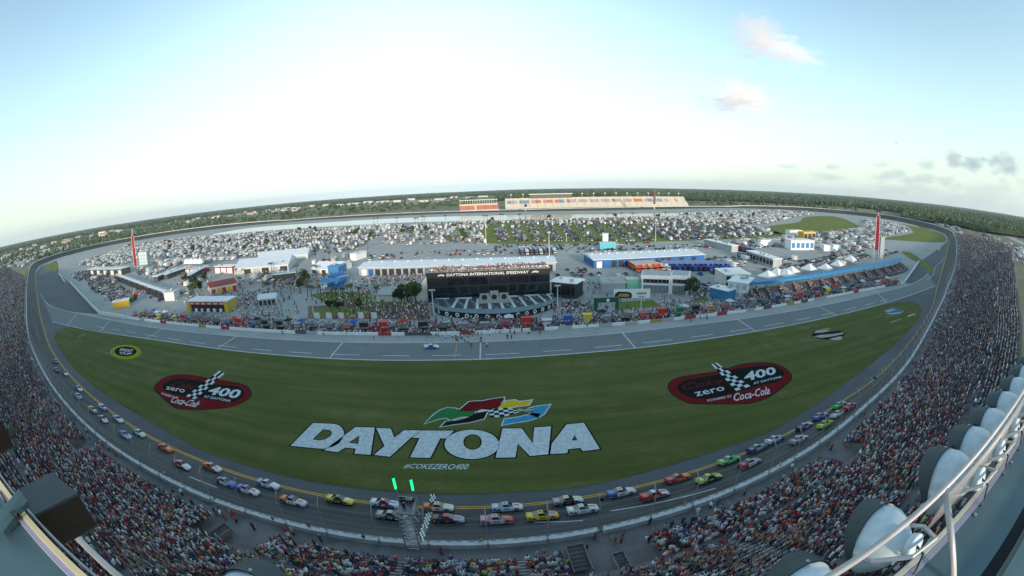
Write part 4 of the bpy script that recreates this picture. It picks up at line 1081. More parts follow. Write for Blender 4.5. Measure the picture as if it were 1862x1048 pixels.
b = MB(); b.face([(.02, -.60, 1.33), (-.72, -.58, 1.32), (-.72, .58, 1.32), (.02, .60, 1.33)]);
b.face([(.02, .60, 1.33), (.10, .56, 1.29), (.10, -.56, 1.29), (.02, -.60, 1.33)]); ME_ROOF = b.mesh('roof', PA)
b = MB(); b.face([(.88, -.80, .91), (.88, .80, .91), (.10, .58, 1.30), (.10, -.58, 1.30)]); ME_WS = b.mesh('windshield', GLASS)
b = MB(); b.face([(-1.55, .78, .98), (-1.55, -.78, .98), (-.72, -.58, 1.32), (-.72, .58, 1.32)]); ME_RW = b.mesh('rear_window', GLASS)
b = MB(); b.face([(.70, .83, .93), (-.75, .85, .94), (-.66, .62, 1.29), (.04, .62, 1.30)]); ME_SW = b.mesh('side_window', mat('window_net_black', (.01, .01, .012), .7, var=.2, scale=20))
b = MB(); b.face([(.86, .81, .91), (.72, .84, .92), (.04, .63, 1.31), (.10, .58, 1.30)]); ME_PIL = b.mesh('front_pillar', PA)
b = MB(); b.face([(-.75, .86, .94), (-1.55, .80, .975), (-.72, .59, 1.32), (-.65, .62, 1.3)]); ME_PIL2 = b.mesh('rear_pillar', PA)
b = MB(); b.box((-2.43, 0, .97), (.05, 1.72, .16)); ME_SP = b.mesh('spoiler', PA)
b = MB(); b.box((2.36, 0, .10), (.42, 1.62, .05), 0, 0, (1, .9)); ME_SPL = b.mesh('splitter', BLACK)
b = MB(); b.box((0, 0, .07), (4.7, 1.78, .28)); ME_CH = b.mesh('underbody_shade_block', BLACK)  # black box added under the body to block light and deepen shade below
Rm = Matrix.Rotation(math.pi / 2, 4, 'X')
b = MB(); b.lathe([(.20, -.14), (.33, -.14), (.345, -.10), (.345, .10), (.33, .14), (.20, .14)], 18, Rm); ME_TY = b.mesh('tyre', mat('tyre_rubber', (.012, .012, .013), .85, var=.2), True)
b = MB(); b.lathe([(0, .10), (.08, .125), (.20, .12), (.21, .14), (.21, -.14), (.20, -.12), (.08, -.125), (0, -.10)], 14, Rm); ME_RIM = b.mesh('rim', mat('wheel_steel', (.20, .20, .20), .5, .4, var=.1), True)
b = MB(); b.face([(1.0, -.42, .935), (1.9, -.34, .80), (1.9, .34, .80), (1.0, .42, .935)]); ME_HD = b.mesh('hood_decal', PA)
b = MB(); b.face([(-2.2, -1.006, .42), (-1.85, -1.012, .42), (-1.85, -1.0, .78), (-2.2, -.99, .78)]); ME_QD = b.mesh('quarter_decal', PA)
b = MB(); b.face([(.75, -1.006, .30), (2.0, -1.0, .30), (1.9, -.995, .46), (.8, -1.004, .46)]); ME_FD = b.mesh('fender_decal', PA)
_num = {}
def num_mesh(s, m):
    k = (s, m.name)
    if k not in _num:
        V, F = text_mesh(s, .15, .02); me = bpy.data.meshes.new('number'); me.from_pydata([(v[0] - .5, v[1] - .5, 0) for v in V], [], F); me.materials.append(m); _num[k] = me
    return _num[k]
def race_car(px, py, label, cols, num, ncol=(.75, .75, .75), stripe=None, zz=None, head=None, group='stock cars racing past the stand', nm='race_car'):
    """cols: main, nose, tail, roof"""
    if head is None:
        s, f = track_uv(px, py - 2); p = track_xyz(s, f, .0); i = int(s) % NI
        fx = Vector((*T[i], 0)); up = Vector((NRM[i][0] * -OZ[i] / width[i], NRM[i][1] * -OZ[i] / width[i], 1)).normalized()
    else:
        p = at(px, py, -.04); fx = Vector((math.cos(head), math.sin(head), 0)); up = Vector((0, 0, 1))
    sy = up.cross(fx).normalized(); e = empty(nm, p)
    e.matrix_world = Matrix(((fx.x, sy.x, up.x, p[0]), (fx.y, sy.y, up.y, p[1]), (fx.z, sy.z, up.z, p[2]), (0, 0, 0, 1)))
    tag(e, label, 'race car' if nm == 'race_car' else 'car', group)
    pm = lambda c: paint(*c, rough=.32, coat=.35)
    M_, N_, TL, RF = (pm(c) for c in cols)
    def ch(name, me, mats=None, loc=(0, 0, 0), sc=(1, 1, 1), par=None, rot=None):
        o = link(name, me, par or e); o.location = loc; o.scale = sc
        if rot: o.rotation_euler = rot
        if mats:
            for sl, m in zip(o.material_slots, mats): sl.link = 'OBJECT'; sl.material = m
        return o
    ch('body', ME_BODY, [M_, N_, TL, pm(stripe) if stripe else M_]); ch('roof', ME_ROOF, [RF]); ch('windshield', ME_WS); ch('rear_window', ME_RW)
    for q in (1, -1): ch('side_window', ME_SW, None, (0, 0, 0), (1, q, 1)); ch('front_pillar', ME_PIL, [M_], (0, 0, 0), (1, q, 1)); ch('rear_pillar', ME_PIL2, [TL], (0, 0, 0), (1, q, 1))
    ch('spoiler', ME_SP, [TL]); ch('underbody_shade_block', ME_CH); ch('splitter', ME_SPL)
    for x in (1.38, -1.42):
        for y in (.885, -.885): w = ch('wheel', ME_TY, None, (x, y, .345)); ch('rim', ME_RIM, None, (0, 0, 0), (1, 1, 1), w)
    if nm == 'race_car':
        ct = [pm(c) for c in random.sample([WH, BK, RD, YE, BL, OR, GY], 3)]
        ch('hood_decal', ME_HD, [ct[0]], (0, 0, .012), (1, .8, 1))
        for q in (1, -1): ch('quarter_decal', ME_QD, [ct[1]], (0, 0, 0), (1, q, 1)); ch('fender_decal', ME_FD, [ct[2]], (0, 0, 0), (1, q, 1))
    if num:
        nmat = paint(*ncol); ch('roof_number', num_mesh(num, nmat), None, (-.34, 0, 1.345), (.72, .56, 1), None, (0, 0, math.pi / 2))
        ch('door_number', num_mesh(num, nmat), None, (-.15, -1.004, .58), (.92, .40, 1), None, (math.pi / 2, 0, 0))
        ch('door_number', num_mesh(num, nmat), None, (-.15, 1.004, .58), (.92, .40, 1), None, (math.pi / 2, 0, math.pi))
    return e
WH, BK, RD, OR, YE, BL, NV, GR, LG, GY, PU, PK, TE, CR = (.62, .62, .62), (.015, .015, .018), (.42, .02, .02), (.60, .13, .02), (.65, .45, .03), (.05, .12, .42), (.02, .03, .12), (.06, .50, .10), (.40, .60, .06), (.30, .31, .33), (.20, .12, .38), (.60, .30, .36), (.05, .30, .33), (.58, .50, .36)
CARS = [
    (101, 662, 'small dark purple car at the far left end of the field', (PU, NV, NV, GY), '13', WH),
    (103, 678, 'small dark blue car behind a white nosed car at the far left', (NV, NV, BL, GY), '98', WH),
    (119, 683, 'dark blue car with white nose by the yellow line at far left', (BL, WH, NV, NV), '47', WH),
    (144, 711, 'pink and white car running beside the yellow line', (PK, WH, PU, WH), '32', PU),
    (143, 726, 'small white and teal car just below the pink one', (WH, GY, TE, WH), '7', BK),
    (170, 751, 'yellow green car with teal nose on the left', (LG, TE, YE, LG), '34', BK),
    (188, 746, 'white and lilac car above the yellow green car', (WH, PU, WH, WH), '26', PU),
    (188, 768, 'maroon car with pale nose below the yellow green car', ((.25, .03, .06), WH, RD, GY), '35', WH),
    (215, 767, 'white car with black windows alone near the yellow line', (WH, WH, GY, WH), '40', BK),
    (229, 797, 'white and sky blue car next to a mint coloured car', (WH, (.35, .45, .6), BL, (.06, .12, .3)), '66', BL),
    (254, 793, 'white car with mint green nose', (WH, (.45, .6, .48), (.1, .3, .15), (.5, .6, .52)), '33', GR),
    (301, 820, 'bright red orange car alone in mid track on the left', ((.60, .06, .03), OR, RD, (.6, .08, .03)), '4', YE),
    (332, 852, 'red car with white hood near the wall on the left', (RD, WH, (.3, .02, .03), RD), '51', WH),
    (386, 855, 'white and orange car by the double yellow line on the left', (OR, WH, OR, CR), '15', BK),
    (412, 884, 'dark blue and white car followed closely by a white one', (WH, BL, NV, BL), '38', WH),
    (452, 898, 'white and blue car with yellow chin', (WH, WH, BL, BL), '17', YE),
    (488, 886, 'all white car on the yellow line left of centre', (WH, WH, GY, WH), '31', RD),
    (535, 918, 'white and lilac car with orange tail left of the flag stand', (WH, (.5, .48, .6), OR, PU), '11', OR),
    (619, 915, 'black car with yellow nose and skirt left of the flag stand', (BK, YE, YE, BK), '16', YE),
    (701, 921, 'maroon and white car half hidden behind the flag stand on the inside', ((.22, .03, .04), WH, WH, RD), '1', WH),
    (714, 945, 'black and silver car half hidden behind the flag stand near the wall', (BK, GY, GY, GY), '78', WH),
    (798, 928, 'cream and orange car with red hood crossing the start line', (CR, WH, OR, CR), '5', RD),
    (816, 951, 'black car with a red number near the wall at the start line', (BK, GY, BK, RD), '3', (.7, .1, .06)),
    (923, 928, 'white and pale blue car above a pink and white car', (WH, WH, (.4, .5, .62), (.35, .5, .65)), '99', BL),
    (904, 952, 'pink and white car with red tail band next to the wall', ((.58, .5, .5), RD, PK, PK), '23', RD),
    (987, 945, 'golden yellow car with orange skirt', (YE, (.6, .3, .03), YE, YE), '20', BK, OR),
    (1033, 916, 'black and white car with orange trim beside the yellow line', (BK, WH, GY, WH), '2', OR),
    (1060, 933, 'all white car with grey windows in front of the golden one', (WH, WH, WH, WH), '55', GY),
    (1130, 901, 'white and navy car with orange skirt right of the start line', (WH, WH, BL, WH), '88', OR),
    (1190, 907, 'red car with white roof near the wall on the right', (RD, WH, RD, WH), '42', WH),
    (1233, 875, 'red orange car on the double yellow line on the right', ((.58, .06, .04), OR, RD, (.6, .08, .05)), '14', YE),
    (1289, 877, 'black and neon yellow car on the right', (BK, LG, LG, YE), '9', LG),
    (1326, 842, 'bright green car on the right', (GR, GR, (.2, .55, .15), GR), '10', WH),
    (1363, 849, 'white and silver car with red trim beside the bright green car', (WH, GY, RD, GY), '41', RD),
    (1377, 820, 'grey blue car just ahead of the bright green car on the inside', (GY, BL, NV, GY), '43', WH),
    (1409, 804, 'white and lilac car on the yellow line on the right', (WH, PU, WH, WH), '22', PU),
    (1452, 806, 'white car with black windows alone near the wall on the right', (WH, WH, GY, WH), '36', BK),
    (1463, 781, 'blue and lilac car on the inside on the right', (PU, WH, NV, BL), '48', WH),
    (1500, 778, 'neon yellow car near the wall on the right', (LG, YE, LG, LG), '27', BK),
    (1491, 762, 'royal blue car with white nose on the right', (BL, WH, BL, BL), '18', WH),
    (1524, 759, 'white and red car behind the neon yellow car', (WH, RD, WH, WH), '21', RD),
    (1527, 742, 'dark green and white car last on the inside at the right', ((.05, .22, .14), WH, GR, (.1, .3, .2)), '95', WH),
    (1545, 746, 'red and pink car last on the outside at the right', (RD, PK, RD, PK), '24', WH),
]
for c in CARS:
    race_car(c[0], c[1], c[2], c[3], c[4], c[5], c[6] if len(c) > 6 else None)
race_car(785, 633, 'white and blue pace car alone on the empty pit road', (BL, WH, WH, WH), None, head=math.radians(3), group=None, nm='pace_car')
# ------------------------------------------------------------------ flag stand above the wall, at the start line
FSX, FSY = track_xyz(track_uv(759, 985)[0], 1.0)[:2]
fs = empty('flag_stand', (FSX, FSY - .9, WZ)); fs.scale = (.74, 1, 1); tag(fs, 'grey steel flag stand with ladder legs and green lights over the start line', 'flag stand')
GALV = mat('flag_stand_steel', (.30, .30, .31), .55, .2, var=.15, scale=3)
GALV2 = mat('flag_stand_white_steel', (.62, .62, .62), .6, .0, var=.12, scale=3)
HT = 7.4
def fpart(name, m, f):
    b = MB(); f(b); return b.build(name, m, fs)
for x in (-1.35, 1.35):
    for y in (-.55, .55): fpart('leg', GALV, lambda b: b.tube([(x, y, .1), (x * .92, y + .5, HT)], .15, 6))
for k in range(9):
    z = .6 + k * .78; q = .5 * z / HT
    fpart('rung', GALV2, lambda b: (b.box((0, -.55 + q, z), (2.6, .13, .12)), b.box((0, .55 + q, z), (2.6, .13, .12))))
for k in range(5):
    z = .6 + k * 1.4; q = .5 * z / HT
    for y in (-.55, .55): fpart('brace', GALV, lambda b: b.tube([(-1.3, y + q, z), (1.3, y + q + .09, z + 1.35)], .06, 5))
for k in range(11):
    z = .35 + k * .6; fpart('stair_tread', GALV2, lambda b: b.box((.18 + .1 * (k % 2), .1 + z * .068, z), (1.2, .36, .1)))
fpart('platform', GALV, lambda b: b.box((0, 1.4, HT), (3.3, 2.6, .16)))
fpart('floor_edge', GALV2, lambda b: (b.box((0, .12, HT + .17), (3.3, .05, .3)),))
RAILM = GALV2
fpart('rail', RAILM, lambda b: (b.tube([(-1.6, .15, HT + 1.1), (-1.6, 2.65, HT + 1.1), (1.6, 2.65, HT + 1.1), (1.6, .15, HT + 1.1)], .06, 6), b.tube([(-1.6, .15, HT + .6), (-1.6, 2.65, HT + .6), (1.6, 2.65, HT + .6), (1.6, .15, HT + .6)], .03, 6)))
for x, y in ((-1.6, .15), (-1.6, 2.65), (0, 2.65), (1.6, 2.65), (1.6, .15)): fpart('rail_post', RAILM, lambda b: b.tube([(x, y, HT), (x, y, HT + 1.12)], .035, 6))
fpart('banner', BLACK, lambda b: b.box((0, 2.70, HT + .15), (3.2, .04, .9)))
for s in (-1, 1):
    fpart('side_bracket', GALV2, lambda b: (b.tube([(s * 1.5, .2, HT - .1), (s * 2.15, .2, HT - 1.2), (s * 1.35, .2, HT - 1.2)], .07, 6), b.tube([(s * 1.5, 1.6, HT - .1), (s * 2.15, 1.6, HT - 1.2), (s * 1.35, 1.6, HT - 1.2)], .07, 6)))
    fpart('light_post', GALV, lambda b: b.tube([(s * 1.55, 2.2, HT), (s * 1.55, 2.2, HT + 3.0)], .15, 8))
    fpart('green_light', glow_mat('green_signal', (.005, .42, .13), 0.75), lambda b: b.tube([(s * 1.55, 2.2, HT + 3.0), (s * 1.55, 2.2, HT + 4.9)], .2, 10))
    fpart('light_cap', BLACK, lambda b: b.tube([(s * 1.55, 2.2, HT + 4.9), (s * 1.55, 2.2, HT + 5.0)], .19, 10))
def stand_person(dx, dy, pose, sh, tr, ha, label, rz):
    o = bpy.data.objects.new('person', PROT[pose]); COL.objects.link(o); o.location = (FSX + dx * .74, FSY - .9 + dy, WZ + HT + .16); o.rotation_euler = (0, 0, rz)
    for sl, c in zip(o.material_slots, (sh, tr, (.38, .22, .15), ha)): sl.link = 'OBJECT'; sl.material = cloth(c)
    tag(o, label, 'person', 'flag officials on the stand')
stand_person(-.7, 1.5, 'stand_phone', (.02, .02, .022), (.02, .02, .022), (.02, .02, .02), 'official in black at the front of the flag stand', .2)
stand_person(.2, 1.9, 'stand_up', (.55, .55, .55), (.02, .02, .022), (.5, .5, .5), 'official in white shirt waving on the flag stand', 0)
stand_person(.9, 1.3, 'stand', (.03, .03, .035), (.3, .3, .3), (.03, .03, .03), 'official in dark jacket and pale trousers on the flag stand', -.3)
stand_person(-.1, .7, 'stand', (.02, .02, .022), (.03, .03, .03), (.4, .4, .4), 'official with pale cap at the back of the flag stand', .5)
# chequered flag lying on the rail
fl = empty('rolled_flag', (FSX + .1, FSY + 1.0, WZ + HT + 1.15)); tag(fl, 'black and white flag on a stick resting on the flag stand rail', 'flag')
b = MB(); b.tube([(-.6, .3, 0), (.6, -.3, .25)], .02, 5); b.build('stick', GALV2, fl)
b = MB()
for i in range(5):
    for j in range(4): b.face([(-.1 + i * .16 + a, -.1 + j * .14 + c, .28 + .05 * math.sin((i + a) * 2 + j)) for a, c in ((0, 0), (.16, 0), (.16, .14), (0, .14))], (i + j) % 2)
b.build('cloth', [WHITE, BLACK], fl)
# camera pods on two fence posts
for px, py, lab in ((1133, 884, 'small dark camera pod on a fence post right of the start line'), (1590, 728, 'small dark camera pod above the wall far along on the right')):
    k = min(posts, key=lambda q: abs(project_np(np.array([[q[0].x, q[0].y, q[0].z + 6.6]]))[0][0] - px) + 3 * max(0, -q[0].x))
    e = empty('camera_pod', k[0] + Vector((0, .1, 6.3))); tag(e, lab, 'camera')
    b = MB(); b.box((0, 0, 0), (.5, .5, .45), 0, 0, .8); b.build('body', BLACK, e)
    b = MB(); b.tube([(0, .2, .2), (0, .5, .15)], .1, 8); b.build('lens', GLASS, e)
# tunnel entrances and stair flights on the concrete between the front blocks
def ramp(px, py, z, sx, sy, rz, label):
    p = at(px, py, z); e = empty('stair_entrance', p, rz); tag(e, label, 'stairs', 'openings between the front blocks of seats')
    b = MB(); b.box((-sx / 2, 0, 0), (.18, sy, 1.1)); b.box((sx / 2, 0, 0), (.18, sy, 1.1)); b.box((0, sy / 2, 0), (sx - .2, .18, 1.1)); b.build('parapet', STANDC, e)
    for k in range(6):
        b = MB(); b.box((0, sy / 2 - .5 - k * (sy - .8) / 6, .72 - k * .11), (sx - .22, (sy - .8) / 6 - .02, .1)); b.build('step', mat('step_concrete', (.12, .115, .11), .9, var=.2), e)
ramp(1052, 1022, 4.5, 2.4, 5.0, .12, 'stair opening in a concrete parapet right of the start line')
ramp(1130, 1030, 5.0, 1.6, 3.8, .15, 'second stair opening beside the right front block')
ramp(402, 975, 4.8, 2.0, 4.2, -.35, 'stair opening with steel rail left of the flag stand')
ramp(1562, 812, 4.5, 2.0, 4.0, .55, 'stair opening far along the right front apron')
# ------------------------------------------------------------------ buildings of the infield
def frame(pL, pR, z=-.1):
    A, B = at(*pL, z), at(*pR, z); dx = (B - A); L_ = dx.length; rz = math.atan2(dx.y, dx.x); return A, B, L_, rz
def place(e, A, rz):
    e.location = A; e.rotation_euler = (0, 0, rz)
def H(top, p): return max(1.5, height_at(top[0], top[1], p) + .1)
ROOFW = mat('white_metal_roof', (.66, .68, .69), .5, .1, var=.08, scale=.4, spec=.4)
ROOFG = mat('grey_roof', (.36, .37, .37), .7, var=.12, scale=.3)
WALLC = paint(.55, .54, .50, .8); WALLG = paint(.36, .38, .39, .8); BLUE = paint(.02, .12, .34, .6); BLUE2 = paint(.05, .20, .42, .6); REDP = paint(.40, .03, .03, .6); DKRED = paint(.22, .05, .045, .7)
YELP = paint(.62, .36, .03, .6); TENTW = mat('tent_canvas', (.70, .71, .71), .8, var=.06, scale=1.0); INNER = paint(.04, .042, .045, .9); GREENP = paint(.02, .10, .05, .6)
def shed(name, label, cat, pL, pR, depth, h, wallm, roofm, gable=.0, over=.5, doors=0, doorm=None, windows=(0, 0), winm=None, group=None, flip=False, open_front=None):
    A, B, L_, rz = frame(pL, pR); e = empty(name, A, rz); tag(e, label, cat, group)
    h = h if not isinstance(h, tuple) else H(h, A)
    b = MB(); b.box((L_ / 2, depth / 2, 0), (L_, depth, h)); b.build('wall', wallm, e)
    b = MB()
    if gable:
        x0, x1, y0, y1 = -over, L_ + over, -over, depth + over; r = h + gable; y_ = depth / 2
        b.face([(x0, y0, h), (x1, y0, h), (x1, y_, r), (x0, y_, r)]); b.face([(x1, y1, h), (x0, y1, h), (x0, y_, r), (x1, y_, r)])
        b.face([(x0, y1, h), (x0, y0, h), (x0, y_, r)]); b.face([(x1, y0, h), (x1, y1, h), (x1, y_, r)]); b.face([(x0, y0, h), (x0, y1, h), (x1, y1, h), (x1, y0, h)])
        n = int(L_ / 6)
        for k in range(n): b.box((x0 + (k + .5) * (x1 - x0) / n, y_, r - .02), (.12, .6, .06))
    else: b.box((L_ / 2, depth / 2, h + .003), (L_ + 2 * over, depth + 2 * over, .35))
    b.build('roof', roofm, e)
    if not gable and L_ > 8:
        for k in range(2 + int(L_ / 14)):
            b = MB(); b.box((L_ * (.15 + .7 * random.random()), depth * (.25 + .5 * random.random()), h + .36), (random.uniform(.9, 2.2), random.uniform(.9, 1.8), random.uniform(.5, 1.1))); b.build('roof_unit', WALLG, e)
    b = MB(); b.box((L_ / 2, -over - .08, h + (.0 if gable else .02)), (L_ + 2 * over, .14, .22)); b.build('gutter', OFFW, e)
    for k in range(doors):
        w = L_ / doors; b = MB(); b.box((w * (k + .5), -.06, 0), (w * .78, .1, h * .78)); b.build('door', doorm[k % len(doorm)] if isinstance(doorm, (list, tuple)) else doorm, e)
    nx, nz_ = windows
    for i in range(nx):
        for j in range(nz_):
            w = L_ / nx; hh = h / nz_; b = MB(); b.box((w * (i + .5), -.05, hh * (j + .22)), (w * .74, .09, hh * .56)); b.build('window', winm or GLASS, e)
    return e
# --- black glass media building
A, B, L_, rz = frame((779, 550), (1000, 541)); e = empty('media_building', A, rz); tag(e, 'long black glass building facing the pit road with white lettering along its top', 'building')
hM = H((777, 497), A); dM = 14.0
b = MB(); b.box((L_ / 2, dM / 2, 0), (L_, dM, hM)); b.build('wall', paint(.02, .022, .025, .5), e)
nx, nz_ = 6, 3; wx = L_ / nx; hz = (hM - 2.4) / nz_
for i in range(nx):
    for j in range(nz_):
        b = MB(); b.box((wx * (i + .5), -.07, .2 + hz * j), (wx - .35, .1, hz - (.9 if j == 1 else .3))); b.build('window', mat('black_curtain_glass_%d' % ((i * 2 + j) % 3), ((.008, .012, .018), (.012, .016, .022), (.016, .02, .024))[(i * 2 + j) % 3], .07, var=.4, scale=.12, spec=.7), e)
b = MB(); b.box((L_ / 2, -.16, hM - 2.1), (L_ + .4, .3, 2.2)); b.build('fascia', paint(.015, .016, .018, .5), e)
def loc_text(e, name, m, s, x0, x1, z0, z1, y, L=None, sh=.12, bold=.02):
    M = e.matrix_world if False else (Matrix.Translation(e.location) @ Matrix.Rotation(e.rotation_euler.z, 4, 'Z'))
    V, F = text_mesh(s, sh, bold); b = MB(); b.v = [(x0 + (x1 - x0) * v[0], y, z0 + (z1 - z0) * v[1]) for v in V]; b.f = list(F); b.m = [0] * len(F); return b.build(name, m, e)
loc_text(e, 'lettering', WHITE, 'DAYTONA INTERNATIONAL SPEEDWAY', L_ * .165, L_ * .83, hM - 1.75, hM - .45, -.33)
for x0, x1 in ((.09, .15), (.85, .91)):
    b = MB(); q = lambda u, v: (L_ * (x0 + (x1 - x0) * u), -.33, hM - 1.75 + 1.2 * v)
    b.face([q(0, .1), q(.5, .3), q(.9, .1), q(1, .6), q(.55, .9), q(.15, .7)]); b.build('emblem', OFFW, e)
b = MB(); b.box((L_ / 2, dM / 2, hM + .003), (L_ - .6, dM - .6, .12)); b.build('roof', ROOFG, e)
b = MB()
for q in ((L_ / 2, .2, L_, .08), (L_ / 2, dM - .2, L_, .08)): b.box((q[0], q[1], hM + 1.0), (q[2], q[3], .08)); b.box((q[0], q[1], hM + .5), (q[2], q[3], .05))
for k in range(24): b.box((k * L_ / 23.0, .2, hM), (.07, .07, 1.05))
b.build('parapet_rail', OFFW, e)
b = MB(); b.prism([(-7.5, 2.0), (-.3, 2.0), (-.3, 5.5), (-7.5, 5.5)], 0, .6); b.face([(-7.8, 1.8, .5), (-.1, 1.8, hM - 1), (-.1, 5.5, hM - 1), (-7.8, 5.5, .5)]); b.face([(-7.8, 1.8, .5), (-.1, 1.8, .5), (-.1, 1.8, hM - 1)])
b.build('stair_wall', OFFW, e)
MEDIA_M = Matrix.Translation(A) @ Matrix.Rotation(rz, 4, 'Z')
pos_, n = [], 420
for k in range(n):
    q = MEDIA_M @ Vector((rng.uniform(.8, L_ - .8), rng.choice([.7, 1.5, 2.4, 3.4, 5, 7, 10], p=[.3, .2, .16, .12, .1, .07, .05]) + rng.uniform(-.3, .3), hM + .12)); pos_.append(q[:])
WARM = person_cols(n); WARM[:, 0] = np.where(rng.random((n, 1)) < .15, np.array([[.34, .18, .14]]), WARM[:, 0])
o = scatter('roof_crowd', STANDING, np.array(pos_), rng.uniform(2.2, 4.0, n) + math.pi * 0, np.ones(n), WARM, CROWDM); o['kind'] = 'stuff'; o['label'] = 'crowd standing on the roof of the black glass building'
# annex on its right
shed('annex', 'low annex with white slab roof beside the black glass building', 'building', (1003, 540), (1046, 545), 9, (1003, 512), INNER, WHITE, windows=(5, 1), winm=GLASS, over=1.0)
# --- fan shaped stage in front, with striped seating and a black rim of round white discs
stage = empty('victory_stage', at(896, 567)); tag(stage, 'fan shaped black and white stage in front of the black glass building', 'stage'); SO = Vector(stage.location)
rim = [at(*p) for p in ((788, 562), (800, 573), (835, 578), (870, 580.5), (910, 580.5), (945, 577), (975, 571), (1000, 563), (1010, 556))]
rim = crom(rim, per=6); topz = 2.3
top_in = [at(790, 553), at(1008, 545)]
b = MB()
def so(v): return tuple(Vector(v) - SO)
for p, q in zip(rim[:-1], rim[1:]): b.face([so((p.x, p.y, 0)), so((q.x, q.y, 0)), so((q.x, q.y, topz)), so((p.x, p.y, topz))])
b.build('rim_band', BLACK, stage)
R0 = [Vector((at(792, 552).x + (at(1006, 543).x - at(792, 552).x) * i / (len(rim) - 1), at(792, 552).y + (at(1006, 543).y - at(792, 552).y) * i / (len(rim) - 1), 4.6)) for i in range(len(rim))]
b = MB()
for i in range(len(rim) - 1):
    p, q, r, s_ = Vector((*rim[i][:2], topz)), Vector((*rim[i + 1][:2], topz)), R0[i + 1], R0[i]
    for k in range(8):
        u0, u1 = k / 8, (k + 1) / 8; f = lambda a, c, u, dz: so((a.x + (c.x - a.x) * u, a.y + (c.y - a.y) * u, topz + .15 * u + dz))
        b.face([f(p, s_, u0, 0), f(q, r, u0, 0), f(q, r, u1, 0), f(p, s_, u1, 0)], (2 if k < 2 else 0 if (i % 4 == 1 and 2 <= k < 7 and i > 6) or (k == 7 and i % 9 < 6) else 1 if (i + k) % 5 else 2))
b.build('striped_deck', [OFFW, paint(.06, .065, .07, .8), paint(.16, .22, .23, .7)], stage)
for i in range(2, len(rim) - 2, 3):
    p, q = rim[i], rim[i + 1]; t = (q - p).normalized(); n_ = Vector((t.y, -t.x, 0)); c = (p + q) / 2 + n_ * .06
    M = Matrix(((t.x, 0, n_.x, c.x - SO.x), (t.y, 0, n_.y, c.y - SO.y), (0, 1, 0, 1.15 - SO.z), (0, 0, 0, 1)))
    b = MB(); b.lathe([(0, .02), (.85, .02), (.85, -.03)], 16, M); b.build('disc', WHITE, stage)
    b = MB(); b.lathe([(0, .04), (.45, .04)], 12, M); b.build('disc_centre', BLACK, stage)
# podium sign with three dark red oval panels
A, B, L_, rz = frame((873, 562), (926, 560)); e = empty('podium_sign', (A.x, A.y, 2.2), rz); tag(e, 'triple panel podium sign on the stage in front of the black glass', 'sign')
for k in range(3):
    b = MB(); b.box((L_ * (k + .5) / 3, .2, 1.2), (L_ / 3 - .25, .4, 3.2)); b.build('panel', paint(.42, .38, .35, .7), e)
    b = MB(); b.lathe([(0, .0), (1.15, .0), (1.15, .06)], 16, Matrix.Translation((L_ * (k + .5) / 3, -.06, 2.8)) @ Matrix.Rotation(math.pi / 2, 4, 'X') @ Matrix.Scale(1.0, 4)); b.build('oval', paint(.06, .03, .03, .6), e)
b = MB(); b.box((L_ / 2, .5, 0), (L_ + 1.5, 1.6, 1.2)); b.build('plinth', WALLG, e)
b = MB(); b.box((L_ / 2, .2, 4.45), (L_ * .28, .4, 1.0)); b.build('crest', paint(.42, .38, .35, .7), e)
# --- two long garages
def garage(label, near, far, h, ndoor, nblue, wallm):
    P = [at(*p, h) for p in near]; Q = [at(*p, h) for p in far]; e = empty('garage', P[0]); tag(e, label, 'garage', 'long garages behind the pit'); o_ = Vector((P[0].x, P[0].y, 0)); e.location = o_
    A, B = P[0], P[1]; dx = B - A; L_ = dx.length; rz = math.atan2(dx.y, dx.x); e.rotation_euler = (0, 0, rz)
    back = Vector((-math.sin(rz), math.cos(rz), 0)); dep = (Q[0] - A).dot(back)
    b = MB(); b.box((L_ / 2, dep / 2, 0), (L_ - 1.5, dep - 1.5, h - .05)); b.build('wall', wallm, e)
    b = MB(); n = 14
    b.box((L_ / 2, dep / 2, h), (L_, dep, .3)); b.face([(0, 0, h + .31), (L_, 0, h + .31), (L_, dep / 2, h + 1.6), (0, dep / 2, h + 1.6)]); b.face([(L_, dep, h + .31), (0, dep, h + .31), (0, dep / 2, h + 1.6), (L_, dep / 2, h + 1.6)])
    b.face([(0, dep, h + .31), (0, 0, h + .31), (0, dep / 2, h + 1.6)]); b.face([(L_, 0, h + .31), (L_, dep, h + .31), (L_, dep / 2, h + 1.6)])
    b.build('roof', ROOFW, e)
    for k in range(n):
        b = MB(); b.box((L_ * (k + .5) / n, dep / 2, h + 1.55), (1.0, 1.0, .7), 0, 0, .7); b.build('roof_vent', OFFW, e)
    for k in range(ndoor):
        w = (L_ - 4) / ndoor; b = MB(); b.box((2 + w * (k + .5), .66, 0), (w * .72, .1, h * .8)); b.build('bay_door', WHITE if k == 0 else BLUE if k in nblue else INNER, e)
    return e
garage('long white roofed garage on the left behind the black glass building', [(649.5, 488), (1013, 478.5)], [(661, 475.5), (1010, 464.5)], 5.0, 26, (1, 9, 17), WALLG)
garage('long white roofed garage with blue end walls right of the black glass building', [(1078, 474), (1283, 463.5)], [(1046, 462), (1274, 454.8)], 5.0, 16, (1, 11, 13, 15), BLUE)
